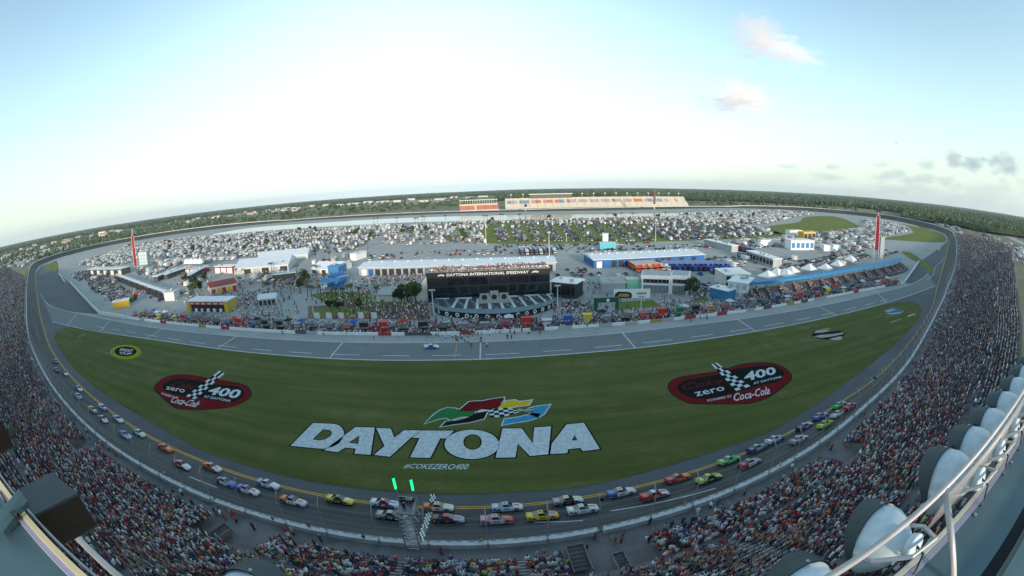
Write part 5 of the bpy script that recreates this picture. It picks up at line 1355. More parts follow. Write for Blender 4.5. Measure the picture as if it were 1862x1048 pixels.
# cars in front of the bays are part of the lots below
# --- curved white building with two window bands
def wing(pL, pR, label, top):
    A, B, L_, rz = frame(pL, pR); e = empty('club_building', A, rz); tag(e, label, 'building'); h = H(top, A)
    b = MB(); b.box((L_ / 2, 6, 0), (L_, 12, h * .46)); b.build('lower_wall', paint(.30, .33, .33, .6), e)
    b = MB(); b.box((L_ / 2, 6, h * .463), (L_ + .4, 12.6, h * .09)); b.build('balcony_band', WHITE, e)
    b = MB(); b.box((L_ / 2, 6.2, h * .556), (L_, 11.6, h * .24)); b.build('upper_wall', WALLG, e)
    b = MB(); b.box((L_ / 2, 6, h * .80), (L_ + .8, 12.8, h * .2)); b.build('parapet', WHITE, e)
    b = MB(); b.box((L_ / 2, 6.2, h + .002), (L_ - .2, 11.6, .12)); b.build('roof', ROOFG, e)
    n = 7
    for i in range(n):
        b = MB(); b.box((L_ * (i + .5) / n, .34, h * .575), (L_ / n - .25, .1, h * .20)); b.build('window', GLASS, e)
        b = MB(); b.box((L_ * (i + .5) / n, -.06, .3), (L_ / n - .2, .1, h * .38)); b.build('shop_window', mat('grey_window', (.18, .21, .21), .2, var=.15, scale=.3, spec=.6), e)
    for x in (0.4, L_ - .4): b = MB(); b.box((x, -.5, 0), (.8, .8, h * .82)); b.build('column', WHITE, e)
    return e, h
wing((1166, 532), (1218, 534), 'left wing of the white club building with dark window band', (1166, 500.5))
wing((1219, 534), (1250, 536), 'right wing of the white club building beside a dark tree', (1219, 500.5))
# --- green billboard block, white sign wall with script and painted car, grey box
shed('billboard_block', 'mint green and white striped billboard block left of the club building', 'billboard', (1139, 530), (1171, 530), 4, (1139, 508), paint(.26, .55, .38, .6), WALLC)
A, B, L_, rz = frame((1116, 543), (1182, 542)); e = empty('sign_wall', A, rz); tag(e, 'white sign wall with red script and a black and gold panel', 'sign'); h = H((1150, 527), A)
b = MB(); b.box((L_ / 2, .2, 0), (L_, .4, h)); b.build('panel', WHITE, e)
b = MB(); q = [(.01, .02), (.47, .02), (.50, .3), (.47, .6), (.36, .72), (.12, .75), (.03, .5)]; b.face([(L_ * x, -.03, h * y) for x, y in q]); b.build('black_panel', BLACK, e)
b = MB(); b.face([(L_ * x, -.05, h * y) for x, y in ((.1, .2), (.42, .16), (.44, .38), (.33, .56), (.15, .52))]); b.build('gold_shape', paint(.35, .24, .08, .6), e)
b = MB()
for k in range(6): b.face([(L_ * (.62 + k * .045), -.05, h * (.42 + .05 * math.sin(k * 2))), (L_ * (.655 + k * .045), -.05, h * .42), (L_ * (.66 + k * .045), -.05, h * (.62 + .1 * (k % 2))), (L_ * (.625 + k * .045), -.05, h * .6)])
b.build('red_script', paint(.5, .04, .08, .6), e)
shed('grey_box', 'grey flat roofed building with plant on top near the pit gate', 'building', (1094, 533), (1137, 533), 12, (1094, 515), WALLG, ROOFG)
# --- dark green arch over the pit gate
A, B, L_, rz = frame((1080, 568), (1125, 566)); e = empty('gate_arch', A, rz); tag(e, 'dark green arch gate over the entrance to the pit', 'gate'); h = H((1080, 543), A)
for x in (.7, L_ - .7): b = MB(); b.box((x, .6, 0), (1.4, 1.2, h)); b.build('pillar', GREENP, e)
b = MB(); b.box((L_ / 2, .6, h * .68), (L_ - 2.85, 1.1, h * .32)); b.build('beam', GREENP, e)
b = MB(); b.lathe([(0, .0), (.7, .0), (.7, .08)], 14, Matrix.Translation((L_ * .55, -.1, h * .84)) @ Matrix.Rotation(math.pi / 2, 4, 'X')); b.build('emblem', WHITE, e)
# --- right-hand white buildings and the blue roofed pit stand
shed('office_block', 'tall white office block at the near end of the blue stand', 'building', (1322, 541), (1357, 546), 14, (1322, 512), WHITE, WHITE, windows=(3, 2), winm=paint(.42, .46, .5, .5))
shed('office_block', 'white flat roofed block behind the tall white office', 'building', (1318, 524), (1362, 522), 16, (1318, 500), WALLC, WHITE, windows=(4, 2))
shed('blue_shed', 'low blue shed with white roof beside the white office block', 'shed', (1290, 541), (1322, 549), 7, (1292, 523), BLUE2, WHITE)
pstand = empty('pit_stand', at(1500, 540)); tag(pstand, 'long low grandstand with blue canopy roof along the right pit', 'grandstand'); PO = Vector(pstand.location)
fr_ = [at(*p) for p in ((1360, 551), (1400, 547), (1500, 530), (1580, 512), (1640, 497), (1652, 490))]; fr_ = crom(fr_, per=4)
bk_ = []
for i, p in enumerate(fr_):
    t = (fr_[min(i + 1, len(fr_) - 1)] - fr_[max(i - 1, 0)]).normalized(); bk_.append(p + Vector((-t.y, t.x, 0)) * 10)
b = MB(); rw = 9
for k in range(rw):
    for i in range(len(fr_) - 1):
        f = lambda j, u, z: tuple(fr_[j].lerp(bk_[j], u) + Vector((0, 0, z)) - PO)
        u0, u1 = k / rw, (k + 1) / rw; b.face([f(i, u0, k * .42), f(i + 1, u0, k * .42), f(i + 1, u0, k * .42 + .42), f(i, u0, k * .42 + .42)]); b.face([f(i, u0, k * .42 + .42), f(i + 1, u0, k * .42 + .42), f(i + 1, u1, k * .42 + .42), f(i, u1, k * .42 + .42)])
b.build('seating', paint(.12, .11, .10, .8), pstand)
b = MB()
for i in range(len(fr_) - 1):
    f = lambda j, u, z: tuple(fr_[j].lerp(bk_[j], u) + Vector((0, 0, z)) - PO)
    b.face([f(i, .75, 7.3), f(i + 1, .75, 7.3), f(i + 1, 1.35, 6.7), f(i, 1.35, 6.7)]); b.face([f(i, .75, 6.1), f(i + 1, .75, 6.1), f(i + 1, .75, 7.3), f(i, .75, 7.3)])
b.build('canopy', paint(.03, .22, .45, .6), pstand)
for i in range(0, len(fr_), 2):
    b = MB(); q = fr_[i].lerp(bk_[i], 1.2) - PO; b.tube([q, q + Vector((0, 0, 6.8))], .15, 6); b.build('canopy_post', OFFW, pstand)
sp = []
SL = np.array([(fr_[i + 1] - fr_[i]).length for i in range(len(fr_) - 1)]); SL /= SL.sum()
for k in range(4200):
    i = int(rng.choice(len(fr_) - 1, p=SL)); u = rng.integers(0, rw) / rw + .05; q = fr_[i].lerp(fr_[i + 1], float(rng.random())).lerp(bk_[i].lerp(bk_[i + 1], .5), float(u)); sp.append((q.x, q.y, u * rw * .42 + .3))
cc = person_cols(4200)
o = scatter('pit_stand_crowd', SEATED, np.array(sp), np.full(4200, math.pi + .3), np.ones(4200), cc, CROWDM); o['kind'] = 'stuff'; o['label'] = 'crowd seated under the blue canopy'
b = MB(); A, B = at(1645, 514), at(1671, 477); d_ = B - A; b.box(((A + B) / 2)[:2] + (0,) if False else ((A.x + B.x) / 2, (A.y + B.y) / 2, 0), (d_.length, .6, 1.5), math.atan2(d_.y, d_.x)); tag(b.build('barrier_wall', WHITE), 'white barrier wall slanting across the right end of the pit road', 'wall')
# left white barrier
for (a, c, lab) in (((107, 499), (118, 515), 'short white barrier wall at the far left of the run off'), ((128, 515.5), (181, 572), 'long white barrier wall slanting along the left run off'), ((181, 572), (228, 580), 'white barrier wall at the left entry to the pit road')):
    A, B = at(*a), at(*c); d_ = B - A; b = MB(); b.box(((A.x + B.x) / 2, (A.y + B.y) / 2, 0), (d_.length + .4, .9, 1.9), math.atan2(d_.y, d_.x)); tag(b.build('barrier_wall', OFFW), lab, 'wall')
# pit wall in white and coloured blocks
pw = empty('pit_wall', PW[len(PW) // 2]); tag(pw, 'low white pit wall broken by coloured banners along the pit stalls', 'wall'); o_ = Vector(pw.location)
Q = resample(PW, 5.0); pal = [WHITE] * 7 + [paint(.35, .05, .05), paint(.10, .10, .11), paint(.4, .30, .05), WHITE, paint(.42, .40, .38)]
for a, c in zip(Q[:-1], Q[1:]):
    m_ = (a + c) / 2; b = MB(); b.box((m_[0] - o_.x, m_[1] - o_.y, -.04 - o_.z), (4.9, .45, 1.15), math.atan2(c[1] - a[1], c[0] - a[0])); b.build('wall_block', pal[rng.integers(0, len(pal))], pw)
# pit boxes: war wagons with canopies, tool carts and tyres
PIT_C = [('red', (.48, .03, .03)), ('black', (.02, .02, .022)), ('navy', (.03, .05, .16)), ('white', (.6, .6, .6)), ('yellow', (.55, .45, .04)), ('royal blue', (.04, .10, .35)), ('dark green', (.02, .14, .05)), ('dark red', (.25, .02, .03)), ('grey', (.22, .22, .23)), ('orange', (.5, .16, .03))]
def pit_cart(p, rz, c, label, tall=False):
    e = empty('pit_cart', p, rz); tag(e, label, 'pit cart', 'pit carts along the pit wall'); m_ = paint(*c, rough=.5)
    b = MB(); b.box((0, 0, .35), (2.6, 1.3, 1.5)); b.build('cabinet', m_, e)
    b = MB(); [b.tube([(x, -.72, .3), (x, .72, .3)], .3, 8) for x in (-.9, .9)]; b.build('wheels', BLACK, e)
    b = MB(); [b.tube([(x, y, 1.85), (x, y, 4.2 if tall else 3.1)], .05, 5) for x in (-1.2, 1.2) for y in (-.55, .55)]; b.box((0, 0, 2.3), (2.4, .06, .5)); b.build('frame', STEEL, e)
    b = MB(); b.box((0, 0, 4.2 if tall else 3.1), (3.6, 2.5, .12)); b.build('canopy', m_, e)
    if tall: b = MB(); b.box((0, -1.2, 2.7), (3.4, .06, 1.5)); b.build('banner', m_, e)
QP = resample(PW, 7.4); special = {}
for k, (px, ci, tall) in enumerate(((325, 0, 1), (432, 0, 1), (685, 0, 1), (925, 7, 0), (975, 0, 1), (1025, 5, 1), (1070, 4, 1), (1196, 0, 1), (1235, 6, 1), (1457, 0, 1), (1504, 4, 1), (1310, 9, 0), (287, 4, 0), (305, 4, 0), (1620, 4, 0), (1625, 9, 0))):
    d_ = [abs(project_np(np.array([[q[0], q[1], 1.0]]))[0][0] - px) for q in QP]; special[int(np.argmin(d_))] = (ci, tall)
SIDE = ['far left', 'left', 'left centre', 'centre', 'right centre', 'right', 'far right']
for k in range(1, len(QP) - 1):
    t = QP[k + 1] - QP[k - 1]; t = t / np.hypot(*t); n_ = np.array([-t[1], t[0]]); rz = math.atan2(t[1], t[0])
    ci, tall = special.get(k, (int(rng.choice([1, 2, 8, 7, 1, 3, 0, 8, 1, 2])), rng.random() < .25))
    p = QP[k] + n_ * (2.6 + rng.uniform(0, 1)); x_ = project_np(np.array([[p[0], p[1], 2.0]]))[0][0]
    pit_cart((p[0], p[1], -.04), rz + rng.uniform(-.1, .1), PIT_C[ci][1], '%s %spit cart number %d along the wall from the left end' % (PIT_C[ci][0], 'tall canopied ' if tall else 'low ', k), bool(tall))
    if rng.random() < .45:
        q = QP[k] + n_ * (8.5 + rng.uniform(0, 3)) + t * rng.uniform(-2, 2); c2 = int(rng.choice([1, 2, 5, 8, 0, 3]))
        e = empty('pop_up_tent', (q[0], q[1], -.1), rz); tag(e, '%s pop up tent behind pit cart number %d' % (PIT_C[c2][0], k), 'tent', 'pop up tents behind the pit wall')
        b = MB(); b.face([(-1.8, -1.8, 2.3), (1.8, -1.8, 2.3), (0, 0, 3.3)]); b.face([(1.8, -1.8, 2.3), (1.8, 1.8, 2.3), (0, 0, 3.3)]); b.face([(1.8, 1.8, 2.3), (-1.8, 1.8, 2.3), (0, 0, 3.3)]); b.face([(-1.8, 1.8, 2.3), (-1.8, -1.8, 2.3), (0, 0, 3.3)]); b.build('canopy', paint(*PIT_C[c2][1], rough=.7), e)
        b = MB(); [b.tube([(x, y, 0), (x, y, 2.3)], .04, 4) for x in (-1.75, 1.75) for y in (-1.75, 1.75)]; b.build('frame', STEEL, e)
n = 3600; Qd = resample(PW, .5); ii = rng.integers(8, len(Qd) - 8, n); t = np.gradient(Qd, axis=0)[ii]; t /= np.hypot(t[:, 0], t[:, 1])[:, None]
dd = np.abs(rng.normal(0, 6.5, n)) + .7; P = np.c_[Qd[ii] + np.c_[-t[:, 1], t[:, 0]] * dd[:, None] + rng.uniform(-.5, .5, (n, 2)), np.full(n, -.08)]
def offb(P):    # keep people out of the two closed buildings nearest the wall
    x, y = project_np(P); return ~((x > 790) & (x < 1005) & (y < 579))
P = P[offb(P)]; cc = person_cols(len(P))
for g, c in (((660, 700), (.45, .03, .03)), ((910, 990), (.42, .03, .03)), ((1010, 1045), (.05, .1, .35)), ((1180, 1212), (.45, .03, .03)), ((420, 445), (.45, .03, .03))):
    x, _ = project_np(P); s_ = (x > g[0]) & (x < g[1]) & (rng.random(len(P)) < .6); cc[s_, 0] = np.array(c)
o = scatter('pit_crew_crowd', STANDING, P, rng.uniform(0, 6.3, len(P)), np.ones(len(P)), cc, CROWDM); o['kind'] = 'stuff'; o['label'] = 'crowd of crew and guests behind the pit wall'
P2 = [at(*p) for p in ((700, 578), (770, 562), (690, 560), (480, 548), (520, 520), (560, 510), (600, 520), (350, 512), (300, 500), (420, 520), (1030, 565), (1060, 570), (470, 575), (1250, 560), (900, 590), (330, 495), (280, 480), (480, 500), (700, 515), (760, 500), (1100, 520), (1300, 530), (640, 540), (450, 540), (400, 555), (1180, 515), (860, 590), (240, 535), (380, 540))]
pp = np.concatenate([np.array([q[:2]]) + rng.normal(0, 9, (130, 2)) for q in P2]); pp = pp[offb(np.c_[pp, np.zeros(len(pp))])]
o = scatter('plaza_crowd', STANDING, np.c_[pp, np.full(len(pp), -.06)], rng.uniform(0, 6.3, len(pp)), np.ones(len(pp)), person_cols(len(pp)), CROWDM); o['kind'] = 'stuff'; o['label'] = 'loose crowd walking about the plaza and paddock'
# --- kiosk, red roofed hall, sheds and tents on the left
A, B, L_, rz = frame((343, 567), (417, 568)); e = empty('refreshment_kiosk', A, rz); tag(e, 'white roofed kiosk with red fascia and yellow corner columns', 'kiosk'); h = H((343, 554), A)
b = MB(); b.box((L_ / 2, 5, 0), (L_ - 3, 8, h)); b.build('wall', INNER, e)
b = MB(); b.box((L_ / 2, 5, h + 1.6), (L_, 11, .5)); b.build('roof', ROOFW, e)
b = MB(); b.box((L_ / 2, -.2, h), (L_ - 1, .5, 1.6)); b.build('fascia', REDP, e)
for x in (1.2, L_ - 1.2): b = MB(); b.box((x, .4, 0), (2.4, 1.8, h + 1.5)); b.build('column', YELP, e)
b = MB(); b.box((L_ + .1, 5, 0), (.4, 9, h + 1.4)); b.build('end_wall', paint(.45, .36, .08, .7), e)
for k in range(5): b = MB(); b.box((L_ * (.2 + .15 * k), .6, 0), (1.6, .8, 1.6)); b.build('counter_sign', WHITE, e)
for k in range(6): b = MB(); b.box((L_ * (.14 + .145 * k), -.5, h + .35), (L_ * .09, .08, .8)); b.build('fascia_sign', paint(.6, .45, .4, .6), e)
shed('red_roofed_hall', 'hall with wide dull red roof among the trees on the left', 'building', (385, 537), (432, 528), 16, (385, 524), WALLC, DKRED, gable=2.5, doors=5, doorm=[REDP, YELP])
shed('red_kiosk', 'bright red flat kiosk with white roof on the left', 'kiosk', (391, 497), (424, 497), 9, (391, 485), REDP, WHITE, doors=3, doorm=WHITE)
shed('red_sign_building', 'low red signed building under white domes on the left', 'building', (325, 496), (368, 497), 10, (325, 489), REDP, paint(.45, .52, .5, .7), doors=4, doorm=OFFW)
for k in range(4):
    p = at(342 + k * 8, 489); b = MB(); b.lathe([(0, 4.5), (2.4, 3.6), (3.4, 2.0), (3.6, 0)], 12, Matrix.Translation((p.x, p.y, 5))); tag(b.build('white_dome', TENTW, None, True), 'white dome %s in the row behind the red signed building' % ('first', 'second', 'third', 'fourth')[k], 'dome', 'white domes')
shed('white_hall', 'large white metal hall with stepped roofs left of centre', 'building', (427, 500), (525, 492), 38, (427, 489), WALLC, ROOFW, gable=4.5, doors=6, doorm=[WALLG, INNER])
shed('white_hall', 'second white metal hall with lower roof joined to the large one', 'building', (470, 478), (560, 470), 26, (470, 470), WALLC, ROOFW, gable=4)
shed('hospitality_tent', 'white hospitality tent with blue side wall', 'tent', (567, 497), (612, 498), 22, (567, 489), TENTW, TENTW, gable=3.5, doors=5, doorm=[INNER, OFFW])
shed('blue_side_tent', 'blue walled tent annex right of the hospitality tent', 'tent', (616, 499), (630, 492), 8, 5, BLUE2, BLUE2)
shed('blue_marquee', 'blue marquee near the palm lawn', 'tent', (582, 525), (613, 526), 9, (582, 515), BLUE, BLUE2, gable=2, doors=2, doorm=[WHITE, BLUE])
shed('blue_marquee', 'second blue marquee with white gable toward the parking', 'tent', (613, 517), (632, 512), 9, (613, 505), BLUE2, BLUE, gable=1.5)
shed('striped_trailer', 'white trailer van by the blue marquees', 'trailer', (648, 474), (667, 468), 6, 5, WHITE, WHITE)
shed('tented_bar', 'white tent bar among people on the left plaza', 'tent', (471, 556), (502, 553), 8, (471, 545), WALLC, TENTW, gable=2, doors=4, doorm=INNER)
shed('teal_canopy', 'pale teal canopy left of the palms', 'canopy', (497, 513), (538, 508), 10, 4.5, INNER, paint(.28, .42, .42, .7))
shed('grey_pavilion', 'low grey pavilion between the palms and the black glass building', 'building', (684, 549), (735, 549), 14, (684, 536), WALLG, paint(.40, .40, .39, .8), doors=6, doorm=WALLC)
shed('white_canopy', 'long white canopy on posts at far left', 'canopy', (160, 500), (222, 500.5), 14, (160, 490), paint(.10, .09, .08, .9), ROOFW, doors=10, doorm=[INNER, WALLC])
A, B, L_, rz = frame((209, 508), (303, 546)); e = empty('awning_row', A, rz); tag(e, 'long narrow white awning over a dark row of stalls running diagonally on the left', 'awning')
b = MB(); b.box((L_ / 2, 3, 4.0), (L_, 3.6, .4)); b.build('awning', ROOFW, e)
b = MB(); b.box((L_ / 2, 5.5, 3.0), (L_, 1.6, .3)); b.build('back_roof', paint(.30, .30, .18, .8), e)
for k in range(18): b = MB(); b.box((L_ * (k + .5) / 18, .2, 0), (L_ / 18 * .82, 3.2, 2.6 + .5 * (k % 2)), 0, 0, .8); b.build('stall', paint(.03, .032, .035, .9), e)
shed('white_cabin', 'pale cabin at the lower end of the diagonal awning', 'building', (300, 548), (318, 547), 9, 5, OFFW, paint(.45, .52, .52, .7))
for k, (pL, pR, lab) in enumerate((((288, 512), (326, 496), 'narrow white walkway roof nearest the palms'), ((305, 508), (350, 492), 'second narrow white walkway roof'), ((346, 511), (378, 492), 'third narrow white walkway roof by the lawn'))):
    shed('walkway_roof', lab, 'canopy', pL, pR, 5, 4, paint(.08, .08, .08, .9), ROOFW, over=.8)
shed('yellow_stall', 'stall with white roof and bright yellow sign panel by the left pit', 'stall', (207, 563), (236, 557), 6, 4, YELP, ROOFW)
for (px, py, c, lab) in ((246, 545, (.40, .03, .04), 'round red inflatable by the left pit entry'), (240, 549, (.02, .20, .12), 'round green inflatable by the left pit entry')):
    p = at(px, py); b = MB(); b.lathe([(0, 4.4), (1.5, 4.0), (2.3, 2.6), (2.0, 1.0), (1.2, 0)], 12, Matrix.Translation(p)); tag(b.build('inflatable', paint(*c, rough=.6), None, True), lab, 'inflatable')
# row of timed benches / long white tables at the left lot
for k in range(9):
    a, c = at(175 + k * 5.5, 515 + k * 3.8), at(203 + k * 4.5, 506 + k * 4.4)
    d_ = c - a; b = MB(); b.box(((a.x + c.x) / 2, (a.y + c.y) / 2, .8), (d_.length, 1.6, .14), math.atan2(d_.y, d_.x)); b.box(((a.x + c.x) / 2, (a.y + c.y) / 2, 0), (d_.length * .96, .3, .8), math.atan2(d_.y, d_.x))
    tag(b.build('long_table', mat('table_white', (.50, .49, .44), .7)), 'long pale table, number %d from the far end of the left paddock rows' % (k + 1), 'table', 'long pale tables at the left paddock')
# sheds and trailers right
shed('white_pavilion', 'white pavilion with blue end among trailers on the right', 'building', (1438, 455), (1480, 455), 14, (1438, 438), WHITE, WHITE, windows=(5, 1), winm=BLUE2)
shed('yellow_stand', 'bright yellow two storey stand behind the trailers on the right', 'stall', (1461, 436), (1483, 435), 10, (1461, 423), YELP, paint(.60, .50, .10, .6), doors=3, doorm=INNER)
shed('white_trailer', 'white box trailer right of the white pavilion', 'trailer', (1498, 457), (1529, 457), 8, 5, WHITE, WHITE)
shed('white_trailer', 'white box trailer on the road left of the yellow stand', 'trailer', (1436, 430), (1458, 429), 8, 6, WHITE, WHITE)
shed('white_trailer', 'long cream trailer left of the white pavilion', 'trailer', (1383, 447), (1418, 446), 6, 5, WHITE, WALLC)
shed('transporter_roof', 'long white transporter parked at a slant on the right', 'trailer', (1357, 470), (1405, 487), 8, 5.5, WALLG, WHITE, windows=(8, 1))
shed('transporter_roof', 'long white roofed transporter behind the red trucks on the right', 'trailer', (1280, 446), (1330, 459), 7, 5, WALLG, WHITE)
shed('teal_trailer', 'turquoise trailer behind the right garage', 'trailer', (1091, 453), (1120, 453), 6, 5, paint(.10, .42, .52, .6), paint(.12, .48, .58, .6))
shed('white_hut', 'small white hut beyond the turquoise trailer', 'hut', (1096, 440), (1106, 440), 8, 7, WHITE, WHITE)
for k, (px, py) in enumerate(((1412, 507), (1438, 503), (1470, 498), (1500, 497), (1522, 490), (1546, 480), (1430, 510), (1395, 512))):
    p = at(px, py); b = MB(); r = 4.6; tops = [(-r, -r), (r, -r), (r, r), (-r, r)]
    e = empty('peaked_tent', p, .3); tag(e, 'white peaked tent, %s of those behind the blue canopy' % ('first', 'second', 'third', 'fourth', 'fifth', 'sixth', 'seventh', 'eighth')[k], 'tent', 'white peaked tents')
    for i in range(4): a, c = tops[i], tops[(i + 1) % 4]; b.face([(*a, 3), (*c, 3), (0, 0, 6.5)])
    b.build('canopy', TENTW, e); b = MB(); [b.tube([(*q, 0), (*q, 3)], .08, 4) for q in tops]; b.build('frame', STEEL, e)
# --- haulers side by side
def hauler(p, rz, c, c2, label):
    e = empty('hauler', p, rz); tag(e, label, 'truck', 'team haulers parked side by side')
    b = MB(); b.box((0, 7, 1.1), (2.6, 14, 3.0)); b.build('trailer', paint(*c, rough=.35), e)
    b = MB(); b.box((0, 7, 4.103), (2.4, 13.8, .08)); b.build('roof', paint(*c2, rough=.4), e)
    b = MB(); b.box((0, -1.9, .6), (2.4, 2.6, 2.4), 0, 0, .9); b.build('cab', paint(*c, rough=.35), e)
    b = MB(); b.box((0, -3.24, 1.7), (2.0, .08, .9)); b.build('windscreen', GLASS, e)
    b = MB(); [b.tube([(-1.28, y, .5), (1.28, y, .5)], .5, 8) for y in (-2.2, 3, 10.5, 11.7)]; b.build('wheels', BLACK, e)
ORD = ['first', 'second', 'third', 'fourth', 'fifth', 'sixth', 'seventh', 'eighth', 'ninth', 'tenth', 'eleventh', 'twelfth', 'thirteenth', 'fourteenth', 'fifteenth']
A, B = at(1158, 494), at(1203, 491)
for k in range(9): p = A.lerp(B, k / 8); c = [(.45, .10, .04), (.40, .03, .03), (.5, .22, .06), (.30, .04, .04), (.55, .30, .12), (.38, .05, .04), (.48, .12, .05), (.42, .04, .04), (.50, .45, .42)][k]; hauler(p, .05, c, (.5, .42, .38), 'red or orange hauler, %s from the left end of its row' % ORD[k])
A, B = at(1212, 492), at(1324, 492)
for k in range(13): p = A.lerp(B, k / 12); hauler(p, .25, [(.03, .05, .20), (.02, .03, .12), (.05, .09, .30)][k % 3] if k else (.5, .52, .56), (.10, .14, .34), 'dark blue hauler, %s from the left end of its row' % ORD[k] if k else 'pale grey hauler between the red and the blue rows')
A, B = at(950, 464), at(1008, 461)
for k in range(8): p = A.lerp(B, k / 7); hauler(p, .1, [(.03, .04, .10), (.30, .36, .42), (.02, .02, .03)][k % 3], (.2, .24, .3), 'dark hauler behind the left garage, %s from the left' % ORD[k])
A, B = at(1352, 456), at(1372, 462)
for k in range(5): p = A.lerp(B, k / 4); hauler(p, .3, [(.35, .04, .04), (.05, .06, .2), (.4, .08, .05)][k % 3], (.4, .2, .2), 'red or blue hauler on the far right lot, %s from the left' % ORD[k])
# --- the two red scoring towers
def scoring_tower(label, base, top, redtop, redbot, w, nbox):
    p = at(*base); e = empty('scoring_tower', p, math.atan2(-p.x, p.y) * -1 if False else math.atan2(p.y, p.x) - math.pi / 2); tag(e, label, 'tower')
    h = H(top, p); zt, zb = H(redtop, p), H(redbot, p)
    for x in (-w * .9, w * .9):
        for y in (-w * .5, w * .5): b = MB(); b.tube([(x * 1.25, y, 0), (x * .75, y, zt)], .22, 6); b.build('leg', OFFW, e)
    n = 12; z_ = np.linspace(zb, zt, n + 1)
    for k in range(n):
        b = MB(); b.box((0, 0, z_[k]), (w * 1.5, w * 1.1, (z_[k + 1] - z_[k]) * .93)); b.build('score_panel', paint(.50, .03, .05, .5) if k % 4 != 1 else paint(.38, .02, .04, .5), e)
        b = MB(); b.box((0, -w * .56, z_[k] + .25 * (z_[k + 1] - z_[k])), (w * .9, .08, (z_[k + 1] - z_[k]) * .45)); b.build('score_window', paint(.16, .01, .02, .4), e)
    b = MB(); b.box((0, 0, h - 3.6), (w * 2.6, w * 1.6, 3.2)); b.build('top_sign', DARK, e)
    b = MB(); b.tube([(0, 0, zt), (0, 0, h - 3.6)], .35, 8); b.build('mast', OFFW, e)
    b = MB()
    for k in range(int(zb // 3)): b.box((0, 0, k * 3 + 2), (w * 2.2, .15, .15)); b.tube([(-w, 0, k * 3), (w, 0, k * 3 + 3)], .08, 4)
    b.build('bracing', OFFW, e)
scoring_tower('red scoring tower on white legs on the left of the infield', (248, 492), (239, 409), (242.5, 428), (252, 482), 2.1, 12)
scoring_tower('red scoring tower on white legs on the right of the infield', (1592, 473), (1589, 377), (1593, 392), (1590, 455), 2.2, 12)
shed('viewing_frame', 'pale blue framed stand beside the left scoring tower', 'stand', (254, 484), (269, 483), 6, (254, 459), paint(.36, .44, .46, .6), paint(.50, .48, .30, .6), windows=(3, 4), winm=paint(.5, .56, .58, .5))
shed('control_box', 'grey blue cabin with yellow sign beside the right scoring tower', 'building', (1599, 472), (1606, 472), 5, (1602, 432), paint(.30, .34, .38, .6), paint(.5, .45, .08, .6))
# --- light poles
def pole(px, py, top, label, heads=2):
    p = at(px, py); e = empty('light_pole', p); tag(e, label, 'light pole', 'tall light poles in the infield'); h = H(top, p)
    b = MB(); b.tube([(0, 0, 0), (0, 0, h)], [.28, .16], 6); b.build('pole', OFFW, e)
    b = MB(); b.box((0, 0, h - .3), (2.6, .5, .6)); b.build('lamp_head', WALLG, e)
for i, (px, py, ty) in enumerate(((789, 576, 528), (1014, 562, 520), (999, 480, 423), (1192, 440, 400), (672, 524, 506), (884, 446, 402), (1240, 578, 566), (1046, 585, 575), (570, 570, 555), (1165, 570, 540), (1407, 505, 470), (1030, 440, 425))):
    pole(px, py, (px, ty), 'slim light pole %s' % ('left of the striped stage', 'right of the striped stage', 'behind the left garage end', 'beyond the right garage', 'on the lot left of the garage', 'by the parking field road', 'at the pit wall right of the gate', 'at the pit wall below the gate', 'on the palm plaza', 'by the lawn at the arch', 'on the right paddock lot', 'at the turquoise trailer')[i])
# small white signs on the plaza fence
for k, px in enumerate((577, 599, 621, 657, 681)):
    A, B, L_, rz = frame((px - 5, 581.5), (px + 5, 581.5)); b = MB(); b.box((0, 0, .5), (L_, .15, 2.6)); o = b.build('plaza_sign', OFFW); o.location = (A + B) / 2; o.rotation_euler = (0, 0, rz)
    tag(o, 'white square sign panel, %s in the row on the plaza fence' % ORD[k], 'sign', 'white sign panels on the plaza')
HAZE_DENSITY = 0.00004
# ------------------------------------------------------------------ trees
def leaf_cloud(n, rx, rz_, cz, size, seed, lobes=7):
    r = np.random.default_rng(seed); V, Fq = [], []
    L_ = [(r.normal(0, .45, 3) * np.array([rx, rx, rz_ * .7]) + np.array([0, 0, cz]), r.uniform(.35, .6)) for _ in range(lobes)]
    for _ in range(n):
        c, k = L_[r.integers(0, lobes)]; d = r.normal(0, 1, 3); d /= np.linalg.norm(d); p = c + d * np.array([rx, rx, rz_]) * k * r.uniform(.6, 1.05)
        u = r.normal(0, 1, 3); u /= np.linalg.norm(u); v = np.cross(u, r.normal(0, 1, 3)); v /= np.linalg.norm(v); s = size * r.uniform(.6, 1.3); m = len(V)
        V += [tuple(p + u * s), tuple(p + v * s), tuple(p - u * s), tuple(p - v * s)]; Fq.append((m, m + 1, m + 2, m + 3))
    return V, Fq
LEAF = [mat('leaf_%d' % k, c, .8, var=.3, scale=.6, detail=6) for k, c in enumerate(((.035, .065, .02), (.05, .08, .025), (.028, .05, .022), (.065, .09, .03)))]
BARK = mat('bark', (.10, .075, .055), .9, var=.2)
TREES = []
for k in range(4):
    V, Fq = leaf_cloud(420, 3.2, 2.6, 5.6, .62, k + 5); b = MB(); b.v = V; b.f = Fq; b.m = [0] * len(Fq); b.mesh
    c = b.mesh('crown', LEAF[k]); t = MB(); t.tube([(0, 0, 0), (.1, 0, 2.2), (-.1, .1, 4.5)], [.32, .24, .12], 7)
    for q in range(4): an = q * 1.6 + k; t.tube([(0, 0, 2.6 + q * .3), (1.5 * math.cos(an), 1.5 * math.sin(an), 4.8 + q * .3)], [.12, .05], 5)
    TREES.append((t.mesh('trunk', BARK), c))
